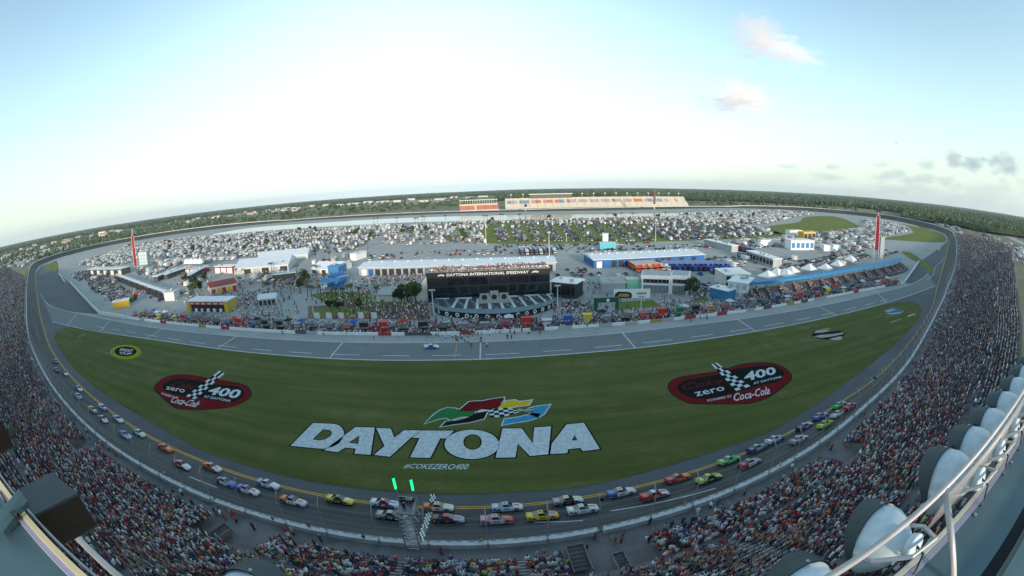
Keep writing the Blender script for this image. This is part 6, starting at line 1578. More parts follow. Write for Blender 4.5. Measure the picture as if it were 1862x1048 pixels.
def palm_mesh(seed):
    r = random.Random(seed); t = MB(); t.tube([(0, 0, 0), (.12, 0, 3), (.05, .1, 6.4)], [.24, .19, .16], 7); b = MB()
    for k in range(15):
        an = k * 2.4 + r.random(); el = r.uniform(.1, .9); L_ = r.uniform(2.0, 2.7); pts = []
        for s in range(5):
            u = s / 4; pts.append(Vector((math.cos(an) * L_ * u, math.sin(an) * L_ * u, 6.4 + math.sin(el) * L_ * u - 1.9 * u * u)))
        sd = Vector((-math.sin(an), math.cos(an), 0))
        for s in range(4):
            w0, w1 = .42 * (1 - abs(s / 4 - .35)), .42 * (1 - abs((s + 1) / 4 - .35)) * (0 if s == 3 else 1)
            b.face([pts[s] - sd * w0 - Vector((0, 0, w0 * .5)), pts[s + 1] - sd * w1 - Vector((0, 0, w1 * .5)), pts[s + 1], pts[s]]); b.face([pts[s], pts[s + 1], pts[s + 1] + sd * w1 - Vector((0, 0, w1 * .5)), pts[s] + sd * w0 - Vector((0, 0, w0 * .5))])
    return t.mesh('trunk', BARK), b.mesh('crown', mat('palm_leaf', (.04, .075, .022), .7, var=.3, scale=1))
PALMS = [palm_mesh(k) for k in range(3)]
def tree(px, py, label, kind='tree', s=1.0, group=None, z=-.1, h_top=None, pos=None):
    p = pos if pos is not None else at(px, py, z); e = empty('palm_tree' if kind == 'palm' else 'tree', p, random.uniform(0, 6.28)); tag(e, label, 'palm' if kind == 'palm' else 'tree', group)
    tr, cr = random.choice(PALMS) if kind == 'palm' else random.choice(TREES)
    e.scale = (s * random.uniform(.85, 1.15), s * random.uniform(.85, 1.15), s * random.uniform(.85, 1.15)); link('trunk', tr, e); link('crown', cr, e); return e
pl = [(568, 546), (585, 551), (597, 553), (612, 551), (625, 551), (640, 549), (655, 548), (560, 540), (686, 548), (604, 540), (634, 540), (500, 533), (515, 528), (530, 536), (478, 524), (488, 518), (548, 520), (553, 508), (515, 490), (494, 497), (592, 521), (540, 500), (430, 505), (668, 455), (636, 470), (576, 500), (1263, 551), (574, 478), (600, 475)]
for k, (x, y) in enumerate(pl): tree(x, y, 'palm tree, number %d of those around the plaza and lawns' % (k + 1), 'palm', random.uniform(.95, 1.25), 'palms around the plaza')
for x, y, s, lab in ((742, 552, 1.35, 'dense round tree at the left end of the black glass building'), (756, 551, 1.25, 'dense round tree touching the white stair of the black building'), (730, 550, .9, 'smaller round tree beside the grey pavilion'), (1254, 536, 1.15, 'dark tree at the right end of the club building'), (1260, 539, .8, 'lower bush by the club building'),
                     (545, 527, 1.0, 'leafy tree between the palms and the tents'), (552, 515, 1.1, 'leafy tree beside the hospitality tent'), (355, 520, 1.1, 'tree left of the red roofed hall'), (365, 530, 1.0, 'tree in front of the red roofed hall'), (372, 512, 1.0, 'tree behind the red roofed hall'), (352, 535, .9, 'tree near the kiosk on the left'), (338, 515, .9, 'tree at the end of the walkway roofs'),
                     (603, 566, .7, 'bushy tree on the plaza lawn'), (618, 567, .7, 'second bushy tree on the plaza lawn'), (655, 563, .7, 'bush behind the plaza signs')):
    tree(x, y, lab, 'tree', s)
# palms by the lake, far
for k, (x, y) in enumerate(((680, 404), (687, 404), (722, 405), (755, 405), (760, 404), (768, 403), (772, 403), (810, 402), (880, 401), (886, 401), (910, 400), (915, 400), (1105, 397), (1115, 397), (1130, 397), (1150, 397), (1210, 396), (945, 399))):
    tree(x, y + 1, 'far palm, number %d along the lake shore' % (k + 1), 'palm', random.uniform(1.3, 1.7), 'palms along the lake')

# ------------------------------------------------------------------ vehicles parked in the infield
CARB = template([((0, 0, .25), (1.85, 4.6, .65), .97, 0), ((0, -.3, .9), (1.6, 2.5, .55), .78, 1)], [])
CART = template([((0, 0, .25), (1.95, 5.2, .75), .98, 0), ((0, .2, 1.0), (1.75, 2.6, .8), .85, 1), ((0, .2, 1.8), (1.5, 2.2, .03), 1, 0)], [])
RV = template([((0, 0, .5), (2.5, 9.5, 2.7), .98, 0), ((0, 4.2, 1.7), (2.2, 1.25, .9), 1, 1), ((0, -.5, 3.2), (1.2, 1.2, .3), .9, 2), ((0, 0, .05), (2.3, 8.6, .45), 1, 3)], [])
TENT = template([((0, 0, 2.1), (3.2, 3.2, .9), .12, 0), ((-1.5, -1.5, 0), (.08, .08, 2.1), 1, 3), ((1.5, 1.5, 0), (.08, .08, 2.1), 1, 3), ((1.5, -1.5, 0), (.08, .08, 2.1), 1, 3), ((-1.5, 1.5, 0), (.08, .08, 2.1), 1, 3)], [])
CCOL = np.array([(.62, .62, .62), (.40, .41, .42), (.22, .23, .24), (.05, .05, .055), (.02, .02, .022), (.28, .03, .03), (.05, .09, .22), (.45, .42, .34), (.12, .14, .12)]); CCOL = CCOL * .85; CP = np.array([.2, .17, .17, .13, .13, .07, .07, .04, .03]); CP /= CP.sum()
CN = ['white', 'silver', 'grey', 'charcoal', 'black', 'red', 'blue', 'beige', 'dark green']
RCOL = np.array([(.52, .52, .51), (.44, .42, .37), (.27, .27, .28), (.20, .165, .14), (.62, .62, .63)]); RN = ['white', 'cream', 'grey', 'brown', 'bright white']
TCOL = np.array([(.58, .58, .58), (.05, .12, .35), (.4, .04, .04), (.3, .3, .3), (.55, .5, .4), (.08, .2, .12)]); TN = ['white', 'blue', 'red', 'grey', 'beige', 'green']
def in_poly(P, poly):
    x, y = P[:, 0], P[:, 1]; r = np.zeros(len(P), bool); n = len(poly)
    for i in range(n):
        (x0, y0), (x1, y1) = poly[i - 1], poly[i]
        r ^= ((y0 > y) != (y1 > y)) & (x < (x1 - x0) * (y - y0) / (y1 - y0 + 1e-12) + x0)
    return r
VEH = []     # (kind, x, y, rot, colour index)
BLOCKS = []
def lot(poly_px, ang, pitch, gap, mixp, occ=.85, aisle=0, jit=.25):
    """rows of vehicles across a lot; mixp = share of car, truck, motorhome, tent"""
    poly = [tuple(at(*p)[:2]) for p in poly_px]; A = np.array(poly); c0 = A.mean(0); R = np.hypot(*(A - c0).T).max()
    c, s = math.cos(ang), math.sin(ang); v = np.cumsum(np.where(np.arange(int(2 * R / gap)) % 2, gap * .72, gap * 1.28)) - R; 
    for k, vv in enumerate(v):
        u = np.arange(-R, R, pitch) + rng.uniform(-.4, .4); u = u + rng.uniform(-jit, jit, len(u)); P = np.c_[c0[0] + u * c - vv * s, c0[1] + u * s + vv * c]
        ok = in_poly(P, poly) & (rng.random(len(P)) < occ)
        if aisle: ok &= (np.floor((u + R) / aisle) % 2 == 0)
        for p in P[ok]:
            kd = int(rng.choice(4, p=mixp)); VEH.append((kd, p[0] + rng.uniform(-.4, .4), p[1] + rng.uniform(-.6, .6), ang + rng.normal(0, .06) + (math.pi if rng.random() < .4 else 0), int(rng.choice(9, p=CP)) if kd < 2 else int(rng.choice(5, p=[.30, .25, .2, .13, .12])) if kd == 2 else int(rng.integers(0, 6))))
CAMP = [.34, .22, .30, .14]; CARS_ = [.6, .38, .02, 0.]
lot([(180, 470), (230, 448), (330, 434), (470, 424), (590, 417), (700, 409), (715, 412), (690, 428), (640, 458), (560, 459), (500, 462), (430, 468), (300, 470)], .5, 3.4, 9.5, CAMP, .82)
lot([(140, 482), (180, 466), (235, 462), (240, 478), (200, 486)], .6, 3.4, 9, CAMP, .7)
lot([(275, 478), (430, 466), (425, 474), (290, 486)], .15, 3.4, 11, [.2, .2, .55, .05], .85)
lot([(720, 412), (860, 404), (935, 402), (890, 410), (870, 424), (885, 443), (760, 445), (690, 446), (705, 428)], .25, 3.3, 10.5, CAMP, .62)
lot([(940, 401), (1040, 399), (1220, 395), (1400, 389), (1480, 389), (1440, 396), (1390, 408), (1330, 407), (1180, 400), (1036, 400), (905, 404)], -.05, 3.4, 10, [.25, .2, .45, .1], .8)
lot([(1230, 389.5), (1390, 383), (1470, 386), (1300, 392)], -.05, 3.5, 10, [.3, .2, .4, .1], .7)
for k in range(9):
    x0, x1 = 900 + k * 31, 905 + k * 33; xa = 905 + k * 29
    lot([(xa - 6, 412 - min(k, 3)), (xa + 12, 412 - min(k, 3)), (x1 + 22, 439), (x1 + 0, 439.5)], -.18, 3.3, 6.2, CARS_, .92, 0, .15)
lot([(1180, 408), (1330, 409), (1400, 418), (1410, 426), (1320, 434), (1220, 437), (1160, 420)], -.2, 3.2, 6.6, [.6, .3, .08, .02], .8)
lot([(1420, 428), (1560, 418), (1590, 425), (1560, 436), (1440, 440)], .0, 3.6, 9, CAMP, .55)
lot([(1555, 418), (1568, 400), (1600, 402), (1640, 412), (1655, 420), (1600, 432), (1570, 436)], -.5, 3.5, 10, CAMP, .75)
lot([(1490, 466), (1570, 455), (1585, 470), (1540, 488), (1470, 492), (1440, 486)], .3, 3.3, 8.5, CARS_, .6)
lot([(1370, 478), (1480, 468), (1440, 490), (1395, 500)], .3, 3.3, 9, [.5, .3, .2, 0], .5)
lot([(1600, 455), (1640, 460), (1600, 470)], .3, 3.3, 9, CARS_, .5)
lot([(150, 505), (185, 495), (250, 540), (215, 552), (170, 530)], .75, 2.7, 6.2, [.75, .23, .02, 0], .8)
lot([(128, 500), (160, 492), (172, 508), (140, 512)], .75, 2.8, 6.5, CARS_, .7)
lot([(205, 505), (225, 512), (300, 548), (285, 552)], .75, 2.7, 7, CARS_, .3)
lot([(1060, 487), (1150, 482), (1150, 503), (1080, 507)], .1, 4.5, 11, CARS_, .32)
lot([(1100, 507), (1140, 505), (1138, 513), (1100, 514)], .1, 3.0, 6, CARS_, .7)
lot([(1050, 462), (1000, 452), (1180, 448), (1300, 445), (1300, 452), (1200, 455)], .0, 3.6, 8, CARS_, .5)
lot([(655, 466), (890, 452), (950, 455), (940, 463), (670, 473)], .1, 3.6, 9, CARS_, .42)
lot([(720, 494), (775, 492), (775, 497), (720, 499)], 1.5, 3.6, 6, CARS_, .4)
lot([(1018, 550), (1060, 555), (1065, 566), (1020, 568)], .3, 3.4, 6.4, [.6, .3, .0, .1], .6)
lot([(1255, 513), (1290, 513), (1285, 540), (1275, 530)], .3, 3.6, 6.4, CARS_, .45)
lot([(655, 500), (770, 497), (772, 520), (660, 530)], .1, 3.6, 9, CARS_, .22)
lot([(1010, 488), (1075, 484), (1090, 500), (1060, 520), (1012, 510)], .1, 3.2, 7, CARS_, .4)
lot([(1150, 500), (1320, 494), (1310, 500), (1260, 503), (1160, 505)], .1, 3.4, 7, CARS_, .35)
lot([(1285, 470), (1370, 466), (1350, 484), (1330, 496), (1290, 480)], .2, 3.4, 7.5, [.5, .3, .2, 0], .55)
lot([(1330, 440), (1440, 432), (1440, 447), (1380, 452), (1335, 448)], .1, 3.5, 8, CAMP, .55)
lot([(1485, 440), (1590, 436), (1590, 450), (1535, 462), (1490, 460)], .1, 3.5, 8, CAMP, .55)
lot([(250, 500), (300, 505), (330, 497), (300, 486), (250, 488)], .3, 3.2, 7, [.5, .3, .15, .05], .5)
lot([(560, 480), (640, 462), (655, 470), (600, 488)], .3, 3.2, 7, CAMP, .5)
lot([(430, 505), (560, 498), (575, 510), (470, 520)], .1, 3.4, 8, [.3, .2, .1, .4], .4)
lot([(320, 520), (345, 512), (350, 540), (330, 545)], .3, 3.4, 7, [.3, .2, .1, .4], .5)
lot([(890, 447), (1040, 444), (1180, 441), (1180, 444), (890, 452)], 0, 3.4, 7, CARS_, .4)
lot([(900, 405), (1036, 401.5), (1180, 401.5), (1330, 408), (1200, 409), (1000, 410)], -.1, 3.4, 8, CAMP, .45)
# outside the far right and left: car parks beyond the track
lot([(1668, 398), (1700, 402), (1745, 414), (1752, 424), (1741, 427), (1725, 414)], -.6, 3.2, 8, [.6, .3, .1, 0], .7)
lot([(1785, 424), (1862, 452), (1862, 478), (1840, 472), (1795, 444)], -.5, 3.2, 8, [.6, .3, .1, 0], .75)
lot([(1725, 417), (1750, 420), (1752, 430), (1742, 432)], -.6, 3.2, 8, [.6, .3, .1, 0], .6)
lot([(0, 478), (45, 462), (95, 451), (150, 442), (160, 446), (100, 458), (60, 472), (45, 484), (0, 487)], .4, 3.4, 10, CAMP, .5)
V = np.array(VEH); kd = V[:, 0].astype(int); zb = np.where(np.hypot(V[:, 1], V[:, 2]) > 0, -.12, -.12)
P = np.c_[V[:, 1], V[:, 2], zb]
x_, y_ = project_np(P); outside = (y_ < 9999) & ~in_poly(P[:, :2], ring); P[outside, 2] = -1.2
dist = np.linalg.norm(P, axis=1)
# nothing parked inside a building: boxes of the sheds
def clear_of(P):
    ok = np.ones(len(P), bool)
    for o in list(COL.objects):
        if o.type == 'EMPTY' and o.name.split('.')[0] in ('garage', 'white_hall', 'hospitality_tent', 'hauler', 'white_canopy', 'club_building', 'grey_box', 'office_block', 'awning_row', 'white_pavilion', 'yellow_stand', 'white_trailer', 'transporter_roof', 'walkway_roof', 'red_kiosk', 'viewing_frame', 'control_box', 'scoring_tower', 'annex', 'gate_arch', 'teal_trailer', 'peaked_tent', 'stall', 'yellow_stall', 'white_cabin', 'red_sign_building'):
            Mi = (Matrix.Translation(o.location) @ Matrix.Rotation(o.rotation_euler.z, 4, 'Z')).inverted(); xs = [v for c in o.children if c.type == 'MESH' for v in (c.bound_box[0], c.bound_box[6])]
            if not xs: continue
            xs = np.array([v[:] for v in xs]); lo, hi = xs.min(0) - 2.5, xs.max(0) + 2.5; Mn = np.array(Mi); q = P[:, :2] @ Mn[:2, :2].T + Mn[:2, 3]
            ok &= ~((q[:, 0] > lo[0]) & (q[:, 0] < hi[0]) & (q[:, 1] > lo[1]) & (q[:, 1] < hi[1]))
    return ok
ok = clear_of(P); V, P, kd, dist, x_, y_ = V[ok], P[ok], kd[ok], dist[ok], x_[ok], y_[ok]
big = np.array([4.6, 5.2, 9.5, 3.5])[kd] / dist; big[(x_ < 3) | (x_ > 1859)] = 0
# 300 of each kind at most are things; here the 300 that show largest in all
top = np.argsort(-big)[:300]; isthing = np.zeros(len(V), bool); isthing[top] = True
KMESH = {}
KN = ['parked_car', 'pickup_truck', 'motorhome', 'awning_tent']; KC = ['car', 'pickup', 'motorhome', 'tent']
def vcols(k, ci, n):
    if k < 2: c = CCOL[ci]
    elif k == 2: c = RCOL[ci]
    else: c = TCOL[ci]
    dk = np.tile(np.array([.025, .03, .035]), (n, 1)); return np.stack([c, dk, np.tile([.45, .45, .45], (n, 1)), np.tile([.02, .02, .02], (n, 1))], 1)
VM = attr_mat('vehicle_paint', .4)
TEMPL = [CARB, CART, RV, TENT]
def region(x, y):
    if y > 505: return 'left paddock' if x < 400 else 'paddock by the pit gate' if x < 1250 else 'right paddock'
    if x < 300: return 'far left lot by the white canopy' if y > 480 else 'left camping lot'
    if x < 700: return 'camping lot left of the garages'
    if x < 1045: return 'lot behind the left garage'
    if x < 1400: return 'lot around the right garage'
    return 'lot near the right scoring tower'
for i in top:
    k, ci = int(kd[i]), int(V[i, 4]); key = (k, ci)
    if key not in KMESH:
        o = scatter(KN[k], TEMPL[k], np.zeros((1, 3)), np.zeros(1), np.ones(1), vcols(k, np.array([ci]), 1), VM); KMESH[key] = o.data; bpy.data.objects.remove(o)
    o = link(KN[k], KMESH[key]); o.location = P[i]; o.rotation_euler = (0, 0, V[i, 3])
    cn = (CN if k < 2 else RN if k == 2 else TN)[ci]
    tag(o, '%s %s parked in the %s' % (cn, KN[k].replace('_', ' '), region(x_[i], y_[i])), KC[k], '%s vehicles in the %s' % (cn + ' ' + KC[k], region(x_[i], y_[i])))
for k in range(4):
    s_ = (kd == k) & ~isthing
    if s_.sum() == 0: continue
    o = scatter('parked_vehicles' if k < 3 else 'camp_tents', TEMPL[k], P[s_], V[s_, 3], np.repeat(rng.uniform(.85, 1.1, int(s_.sum()))[:, None], 3, 1), vcols(k, V[s_, 4].astype(int), int(s_.sum())), VM); o['kind'] = 'stuff'; o['label'] = 'mass of %s filling the infield lots' % ('cars', 'pickups', 'motorhomes', 'tents')[k]
print('vehicles', len(V))

# ------------------------------------------------------------------ back stretch grandstand with coloured seats
def back_stand(name, label, pL, pR, h, dep, pattern, zb=2.4):
    A, B = at(*pL, zb), at(*pR, zb); dx = B - A; L_ = dx.length; rz = math.atan2(dx.y, dx.x); e = empty(name, A, rz); tag(e, label, 'grandstand')
    b = MB(); rows_ = 16; cols_ = int(L_ / 5)
    for r in range(rows_):
        y0, y1 = dep * r / rows_, dep * (r + 1) / rows_; z0, z1 = h * r / rows_, h * (r + 1) / rows_
        for c in range(cols_):
            x0, x1 = L_ * c / cols_, L_ * (c + 1) / cols_ - (.6 if c % 4 == 3 else 0)
            mi = pattern(r / rows_, c / cols_, c); b.face([(x0, y0, z0), (x1, y0, z0), (x1, y0, z1), (x0, y0, z1)], mi); b.face([(x0, y0, z1), (x1, y0, z1), (x1, y1, z1), (x0, y1, z1)], mi)
    b.face([(0, 0, 0), (0, dep, h), (0, dep, 0)], 0); b.face([(L_, 0, 0), (L_, dep, 0), (L_, dep, h)], 0); b.face([(0, dep, -4), (0, dep, h), (L_, dep, h), (L_, dep, -4)], 0); b.face([(0, 0, -3), (L_, 0, -3), (L_, 0, 0), (0, 0, 0)], 0)
    b.build('seating', [paint(.42, .41, .39, .8), paint(.47, .43, .32, .8), paint(.12, .20, .36, .8), paint(.38, .14, .10, .8), paint(.36, .22, .27, .8), paint(.45, .42, .34, .8), paint(.28, .26, .34, .8)], e)
    b = MB(); b.box((L_ / 2, dep + .3, h - .2), (L_, .5, 1.6)); b.build('back_wall', paint(.55, .45, .32, .8), e)
    b = MB(); [b.tube([(L_ * (k + .5) / 16, dep + 1, h), (L_ * (k + .5) / 16, dep + 1, h + 11)], .3, 5) for k in range(16)]; [b.box((L_ * (k + .5) / 16, dep + 1, h + 10), (4.5, .6, 1.6)) for k in range(16)]; b.build('light_masts', OFFW, e)
    return e, L_
rr = random.Random(3)
_colpat = [rr.choice([2, 2, 3, 4, 6, 0, 5]) for _ in range(400)]
def patA(r, c, ci):
    if r < .12: return 5
    if r < .38: return [1, 5, 5, 1][(ci // 5) % 4]
    if r < .80:
        g = ci // 3; pal = [2, 2, 2, 6] if c < .12 else [3, 3, 4] if c < .27 else [2, 3, 6] if c < .36 else [6, 4, 6] if c < .55 else [2, 4, 6] if c < .66 else [3, 4, 3] if c < .74 else [2, 6, 4] if c < .84 else [6, 4, 0]
        return pal[(g * 7 + g // 3) % len(pal)] if ci % 6 else 5
    return 1 if c < .75 else 5
e, L_ = back_stand('seat_grandstand', 'far back stretch grandstand with rows of coloured empty seats', (919, 378.6), (1252, 373.6), 21, 32, patA)
b = MB(); b.box((L_ * .24, 36, 21), (L_ * .22, 8, 10)); b.build('press_box', paint(.10, .09, .08, .6), e)
b = MB(); b.box((L_ * .24, 36, 31.02), (L_ * .23, 9, 1.6)); b.build('press_box_roof', OFFW, e)
e, L_ = back_stand('red_grandstand', 'smaller far grandstand of dull red seats left of the coloured one', (836, 383), (907, 380), 12, 20, lambda r, c, ci: 3 if r < .8 and abs(c - .4) > .03 else 1)
p = at(1190, 381); e = empty('scoring_tower', p); tag(e, 'slim dark scoring tower before the far coloured grandstand', 'tower')
b = MB(); b.box((0, 0, 12), (4.5, 3, 26)); b.build('score_panel', paint(.14, .06, .06, .6), e); b = MB(); b.tube([(-1, 0, 0), (-1, 0, 12)], .5, 6); b.tube([(1, 0, 0), (1, 0, 12)], .5, 6); b.build('legs', OFFW, e); b = MB(); b.box((0, 0, 40), (7, 3, 3.5)); b.tube([(0, 0, 38), (0, 0, 40)], .5, 6); b.build('top_sign', DARK, e)
p = at(956, 386); e = empty('sign_pole', p); tag(e, 'dark round sign on a pole before the far coloured grandstand', 'sign'); b = MB(); b.tube([(0, 0, 0), (0, 0, 11)], .4, 6); b.build('pole', OFFW, e); b = MB(); b.lathe([(0, .5), (3.4, .5), (3.4, -.5), (0, -.5)], 14, Matrix.Translation((0, 0, 14)) @ Matrix.Rotation(math.pi / 2, 4, 'X')); b.build('disc', BLACK, e)

# ------------------------------------------------------------------ the land beyond: woods, fields, town
WOOD = field_mat('woodland_canopy', (.030, .052, .026), (.045, .068, .032), (.06, .08, .04), .008, .04, None, .95, .12)
def canopy(name, az0, az1, r0, r1, nr, na, hgt, label, hole=None):
    rs = np.geomspace(r0, r1, nr); az = np.linspace(math.radians(az0), math.radians(az1), na); V = []; F = []
    for i, r in enumerate(rs):
        for j, a in enumerate(az):
            rr_ = r * (1 + .05 * math.sin(a * 9) + .03 * math.sin(a * 23 + 1)); z = hgt * (.80 + .20 * rng.random() + .1 * math.sin(a * 60) * math.sin(i * 1.3)) if i else hgt * .3
            V.append((math.sin(a) * rr_, math.cos(a) * rr_, z))
    for i in range(nr - 1):
        for j in range(na - 1): F.append((i * na + j, i * na + j + 1, (i + 1) * na + j + 1, (i + 1) * na + j))
    me = bpy.data.meshes.new(name); me.from_pydata(V, [], F); me.materials.append(WOOD); o = link(name, me); o['kind'] = 'stuff'; o['label'] = label; return o
canopy('forest', -2, 100, 1750, 14000, 60, 420, 15, 'dark far forest reaching to the horizon on the right')
canopy('forest', -100, 2, 3600, 14000, 46, 420, 12, 'far woods along the horizon on the left')
canopy('forest', 57, 92, 1180, 1900, 30, 220, 14, 'dark wood behind the right car park')
CLUMP = template([], [((0, 0, 0), (1, 1, .8), 0)]); CLM = attr_mat('far_leaves', .9)
def clumps(n, az0, az1, r0, r1, z0, z1, smin, smax, label):
    a = np.radians(rng.uniform(az0, az1, n)); r = r0 * (r1 / r0) ** rng.random(n); P = np.c_[np.sin(a) * r, np.cos(a) * r, rng.uniform(z0, z1, n)]
    P = P[nearest(P[:, :2], np.r_[OUT[::4], ST[::4]]) > 70]; n = len(P)
    sc = rng.uniform(smin, smax, n)[:, None] * np.stack([rng.uniform(.8, 1.3, n), rng.uniform(.8, 1.3, n), rng.uniform(.7, 1.2, n)], 1)
    c = np.array([.042, .066, .026]) * rng.uniform(.55, 1.7, (n, 1)) * np.array([1, 1, 1]) + rng.uniform(0, .012, (n, 3)); c = np.repeat(c[:, None], 4, 1)
    o = scatter('forest', CLUMP, P, rng.uniform(0, 6.28, n), sc, c, CLM); o['kind'] = 'stuff'; o['label'] = label
clumps(7000, -2, 100, 1760, 6000, 9, 15, 5, 11, 'broken tree tops of the far forest on the right')
clumps(2600, 57, 93, 1190, 1900, 8, 14, 4.5, 9, 'tree tops of the dark wood behind the right car park')
clumps(4200, -95, 2, 3400, 7000, 8, 14, 5, 11, 'tree tops of the far woods on the left')
clumps(1500, -82, -38, 1200, 3400, 1, 4, 3.5, 7, 'trees spread through the far town beyond the left turn')
clumps(500, -38, -5, 1250, 3300, 1, 4, 4, 8, 'bushes and trees in the fields beyond the back stretch')
clumps(350, 8, 50, 1250, 1900, 1, 4, 3.5, 7, 'bushes in the fields beyond the right turn')
# loose trees: one mesh of leaf clumps each, the nearest are things
def strew(n, poly_px, smin, smax, label, group, minstep=0):
    poly = [tuple(at(*p, -1.2)[:2]) for p in poly_px]; A = np.array(poly); lo, hi = A.min(0), A.max(0); c = 0; t_ = 0
    while c < n and t_ < 6000:
        t_ += 1; q = rng.uniform(lo, hi)
        if in_poly(q[None], poly)[0]: c += 1; tree(0, 0, label, 'tree', random.uniform(smin, smax), group, pos=Vector((q[0], q[1], -1.2)))
strew(26, [(1752, 414), (1775, 408), (1800, 420), (1790, 432), (1760, 424)], 1.3, 2.0, 'dark tree in the clump behind the right end of the stand', 'trees behind the right stand')
strew(40, [(1790, 412), (1862, 440), (1862, 420), (1800, 404)], 1.3, 2.0, 'tree bordering the right car park road', 'trees along the right car park')
strew(58, [(0, 458), (60, 442), (150, 424), (170, 434), (100, 452), (60, 464), (0, 478)], 1.3, 2.2, 'tree among the houses beyond the left turn', 'trees beyond the left turn')
strew(52, [(150, 423), (300, 398), (460, 380), (470, 393), (300, 410), (170, 434)], 1.3, 2.0, 'tree scattered in the town beyond the left turn', 'trees in the left town')
strew(46, [(460, 386), (560, 378), (640, 374), (740, 376), (740, 381), (640, 386), (470, 397)], 1.6, 2.3, 'tree in the line beyond the back stretch on the left', 'trees beyond the back stretch')
strew(16, [(1580, 384), (1690, 398), (1690, 392), (1590, 378)], 1.4, 2.0, 'tree dotting the fields beyond the right turn', 'trees beyond the right turn')
for n_, poly_, lab_ in ((22, [(470, 462), (640, 456), (690, 428), (712, 411), (600, 417), (470, 425), (330, 436), (230, 450), (300, 468)], 'tree standing among the motorhomes of the left camping lot'), (14, [(720, 412), (860, 404), (935, 402), (885, 443), (700, 445)], 'tree among vehicles behind the left garage'), (12, [(940, 401), (1400, 390), (1470, 390), (1390, 408), (1040, 400)], 'tree by the lake side camping rows')):
    poly = [tuple(at(*p)[:2]) for p in poly_]; A_ = np.array(poly); c_ = 0
    while c_ < n_:
        q = rng.uniform(A_.min(0), A_.max(0))
        if in_poly(q[None], poly)[0]: c_ += 1; tree(0, 0, lab_, 'tree', random.uniform(.7, 1.2), 'trees in the camping lots', pos=Vector((q[0], q[1], -.1)))
# pale fields and clearings
FPZ = [-1.15]
def far_patch(pts, m, label): FPZ[0] += .03; sheet('field', [[tuple(at(*p, -1.1)[:2]) for p in pts]], FPZ[0], m)
FIELD = field_mat('dry_field', (.19, .19, .09), (.24, .23, .12), (.30, .27, .17), .006, .03, None, .95, .2); PALE = field_mat('pale_clearing', (.34, .31, .25), (.42, .38, .31), (.28, .25, .18), .01, .06, None, .95, .2)
far_patch([(560, 380), (700, 362), (900, 352), (960, 358), (900, 366), (830, 370), (700, 374)], FIELD, '')
far_patch([(600, 372), (740, 364), (830, 364), (800, 370), (640, 377)], PALE, '')
far_patch([(1250, 360), (1380, 364), (1480, 368), (1600, 380), (1690, 396), (1640, 396), (1560, 384), (1400, 370), (1255, 370)], FIELD, '')
far_patch([(330, 400), (420, 386), (500, 380), (520, 384), (420, 394), (340, 406)], PALE, '')
far_patch([(1780, 405), (1862, 441), (1862, 447), (1778, 409)], CONC, '')
# houses and sheds of the town
HW = [paint(.60, .54, .44, .8), paint(.64, .62, .58, .8), paint(.55, .44, .36, .8), paint(.72, .70, .66, .8)]; HR = [paint(.30, .16, .11, .8), paint(.34, .32, .30, .8), paint(.52, .50, .47, .8)]
def house(px, py, w, d, h, label, k):
    p = at(px, py, -1.2); e = empty('house', p, math.atan2(p.y, p.x) - math.pi / 2 + random.uniform(-.3, .3)); tag(e, label, 'building', 'buildings of the far town')
    b = MB(); b.box((0, 0, 0), (w, d, h)); b.build('wall', HW[k % 4], e)
    b = MB(); g = min(4, w * .12); b.face([(-w * .53, -d * .53, h), (w * .53, -d * .53, h), (w * .53, 0, h + g), (-w * .53, 0, h + g)]); b.face([(w * .53, d * .53, h), (-w * .53, d * .53, h), (-w * .53, 0, h + g), (w * .53, 0, h + g)]); b.face([(-w * .53, d * .53, h), (-w * .53, -d * .53, h), (-w * .53, 0, h + g)]); b.face([(w * .53, -d * .53, h), (w * .53, d * .53, h), (w * .53, 0, h + g)]); b.build('roof', HR[k % 3], e)
    n = max(2, int(w / 7))
    for i in range(min(n, 8)):
        b = MB(); b.box((-w / 2 + w * (i + .5) / min(n, 8), -d / 2 - .06, h * .35), (w / min(n, 8) * .5, .1, h * .4)); b.build('window', GLASS, e)
house(186, 429, 46, 22, 20, 'cream hotel block beyond the left turn', 3)
house(120, 443, 60, 24, 12, 'long cream apartment block beyond the left turn', 0)
for k in range(64):
    u = rng.random(); px = 3 + u * 540; py = np.interp(px, [0, 100, 240, 480, 560], [468, 440, 413, 384, 378]) + rng.uniform(-9, 9) * (1 - u * .6)
    house(px, py, float(rng.uniform(16, 46)), float(rng.uniform(12, 22)), float(rng.uniform(5, 10)), '%s %s roofed town building, number %d from the left in the far town' % (['cream', 'pale grey', 'tan', 'white'][k % 4], ['brown', 'grey', 'pale'][k % 3], k + 1), k)
for k in range(14):
    px = 540 + k * 26; py = np.interp(px, [540, 900], [380, 356]) + rng.uniform(-3, 4)
    house(px, py, float(rng.uniform(40, 90)), 30, float(rng.uniform(7, 11)), 'pale shed, number %d from the left in the far fields' % (k + 1), 3 if k % 2 else 1)
for k in range(14):
    px = 1790 + rng.uniform(0, 72); py = np.interp(px, [1790, 1862], [408, 436]) + rng.uniform(-8, 4)
    house(px, py, float(rng.uniform(14, 28)), 14, float(rng.uniform(5, 8)), 'pale house, number %d in the wood on the far right' % (k + 1), k)
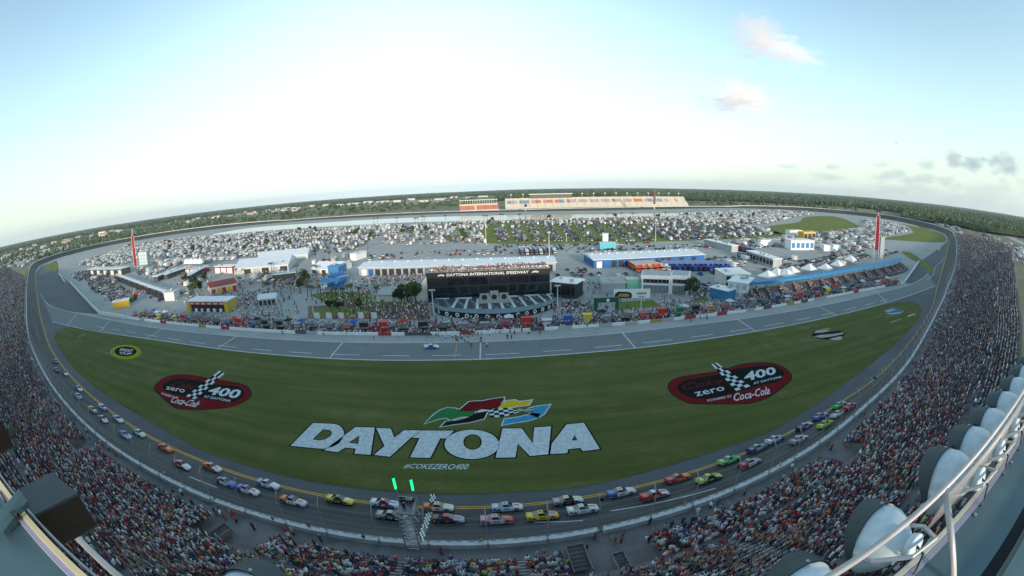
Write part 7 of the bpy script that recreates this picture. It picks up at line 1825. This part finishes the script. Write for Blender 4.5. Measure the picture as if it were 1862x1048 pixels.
for k, (px, py) in enumerate(((1260, 356), (1290, 357), (1310, 358), (1560, 372), (1495, 366))): house(px, py, 60, 30, 9, 'pale low shed, number %d beyond the right of the far grandstand' % (k + 1), 1)
# a distant aircraft in the right part of the sky
d_ = ray(1630, 260); p = Vector((0, 0, CAM_H)) + d_ * 900; e = empty('helicopter', p, .6); e.scale = (.62, .62, .62); tag(e, 'tiny dark helicopter hovering in the clear sky on the right', 'helicopter')
b = MB(); b.lathe([(0, -2), (1.1, -1), (1.2, .8), (.5, 2.2), (0, 2.4)], 10, Matrix.Rotation(math.pi / 2, 4, 'X')); b.build('body', DARK, e, True)
b = MB(); b.tube([(0, 1.8, .4), (0, 7, .8)], [.45, .18], 6); b.box((0, 7, .6), (.15, .8, 1.6)); b.build('tail', DARK, e)
b = MB(); b.box((0, 0, 1.7), (10, .35, .08)); b.box((0, 0, 1.62), (.35, 10, .06)); b.tube([(0, 0, 1), (0, 0, 1.7)], .12, 6); b.build('rotor', DARK, e)
b = MB(); b.tube([(-1, -1.6, -1.6), (-1, 1.6, -1.6)], .1, 5); b.tube([(1, -1.6, -1.6), (1, 1.6, -1.6)], .1, 5); b.tube([(-1, 0, -1.6), (-.5, 0, -.6)], .08, 5); b.tube([(1, 0, -1.6), (.5, 0, -.6)], .08, 5); b.build('skids', DARK, e)

# ------------------------------------------------------------------ the summer air: one even volume round the whole place
hb = MB(); hb.box((0, 0, -2.4), (33000, 33000, 260)); hz = hb.mesh('haze', []); hzm = bpy.data.materials.new('summer_haze'); hzm.use_nodes = True
_n = hzm.node_tree.nodes; _n.remove(_n['Principled BSDF']); _v = _n.new('ShaderNodeVolumePrincipled'); _v.inputs['Color'].default_value = (.86, .93, .95, 1); _v.inputs['Density'].default_value = HAZE_DENSITY; _v.inputs['Anisotropy'].default_value = .2
hzm.node_tree.links.new(_v.outputs[0], _n['Material Output'].inputs['Volume']); hz.materials.append(hzm); hzo = link('haze', hz); hzo['kind'] = 'stuff'; hzo['label'] = 'thin pale summer haze over the whole speedway'
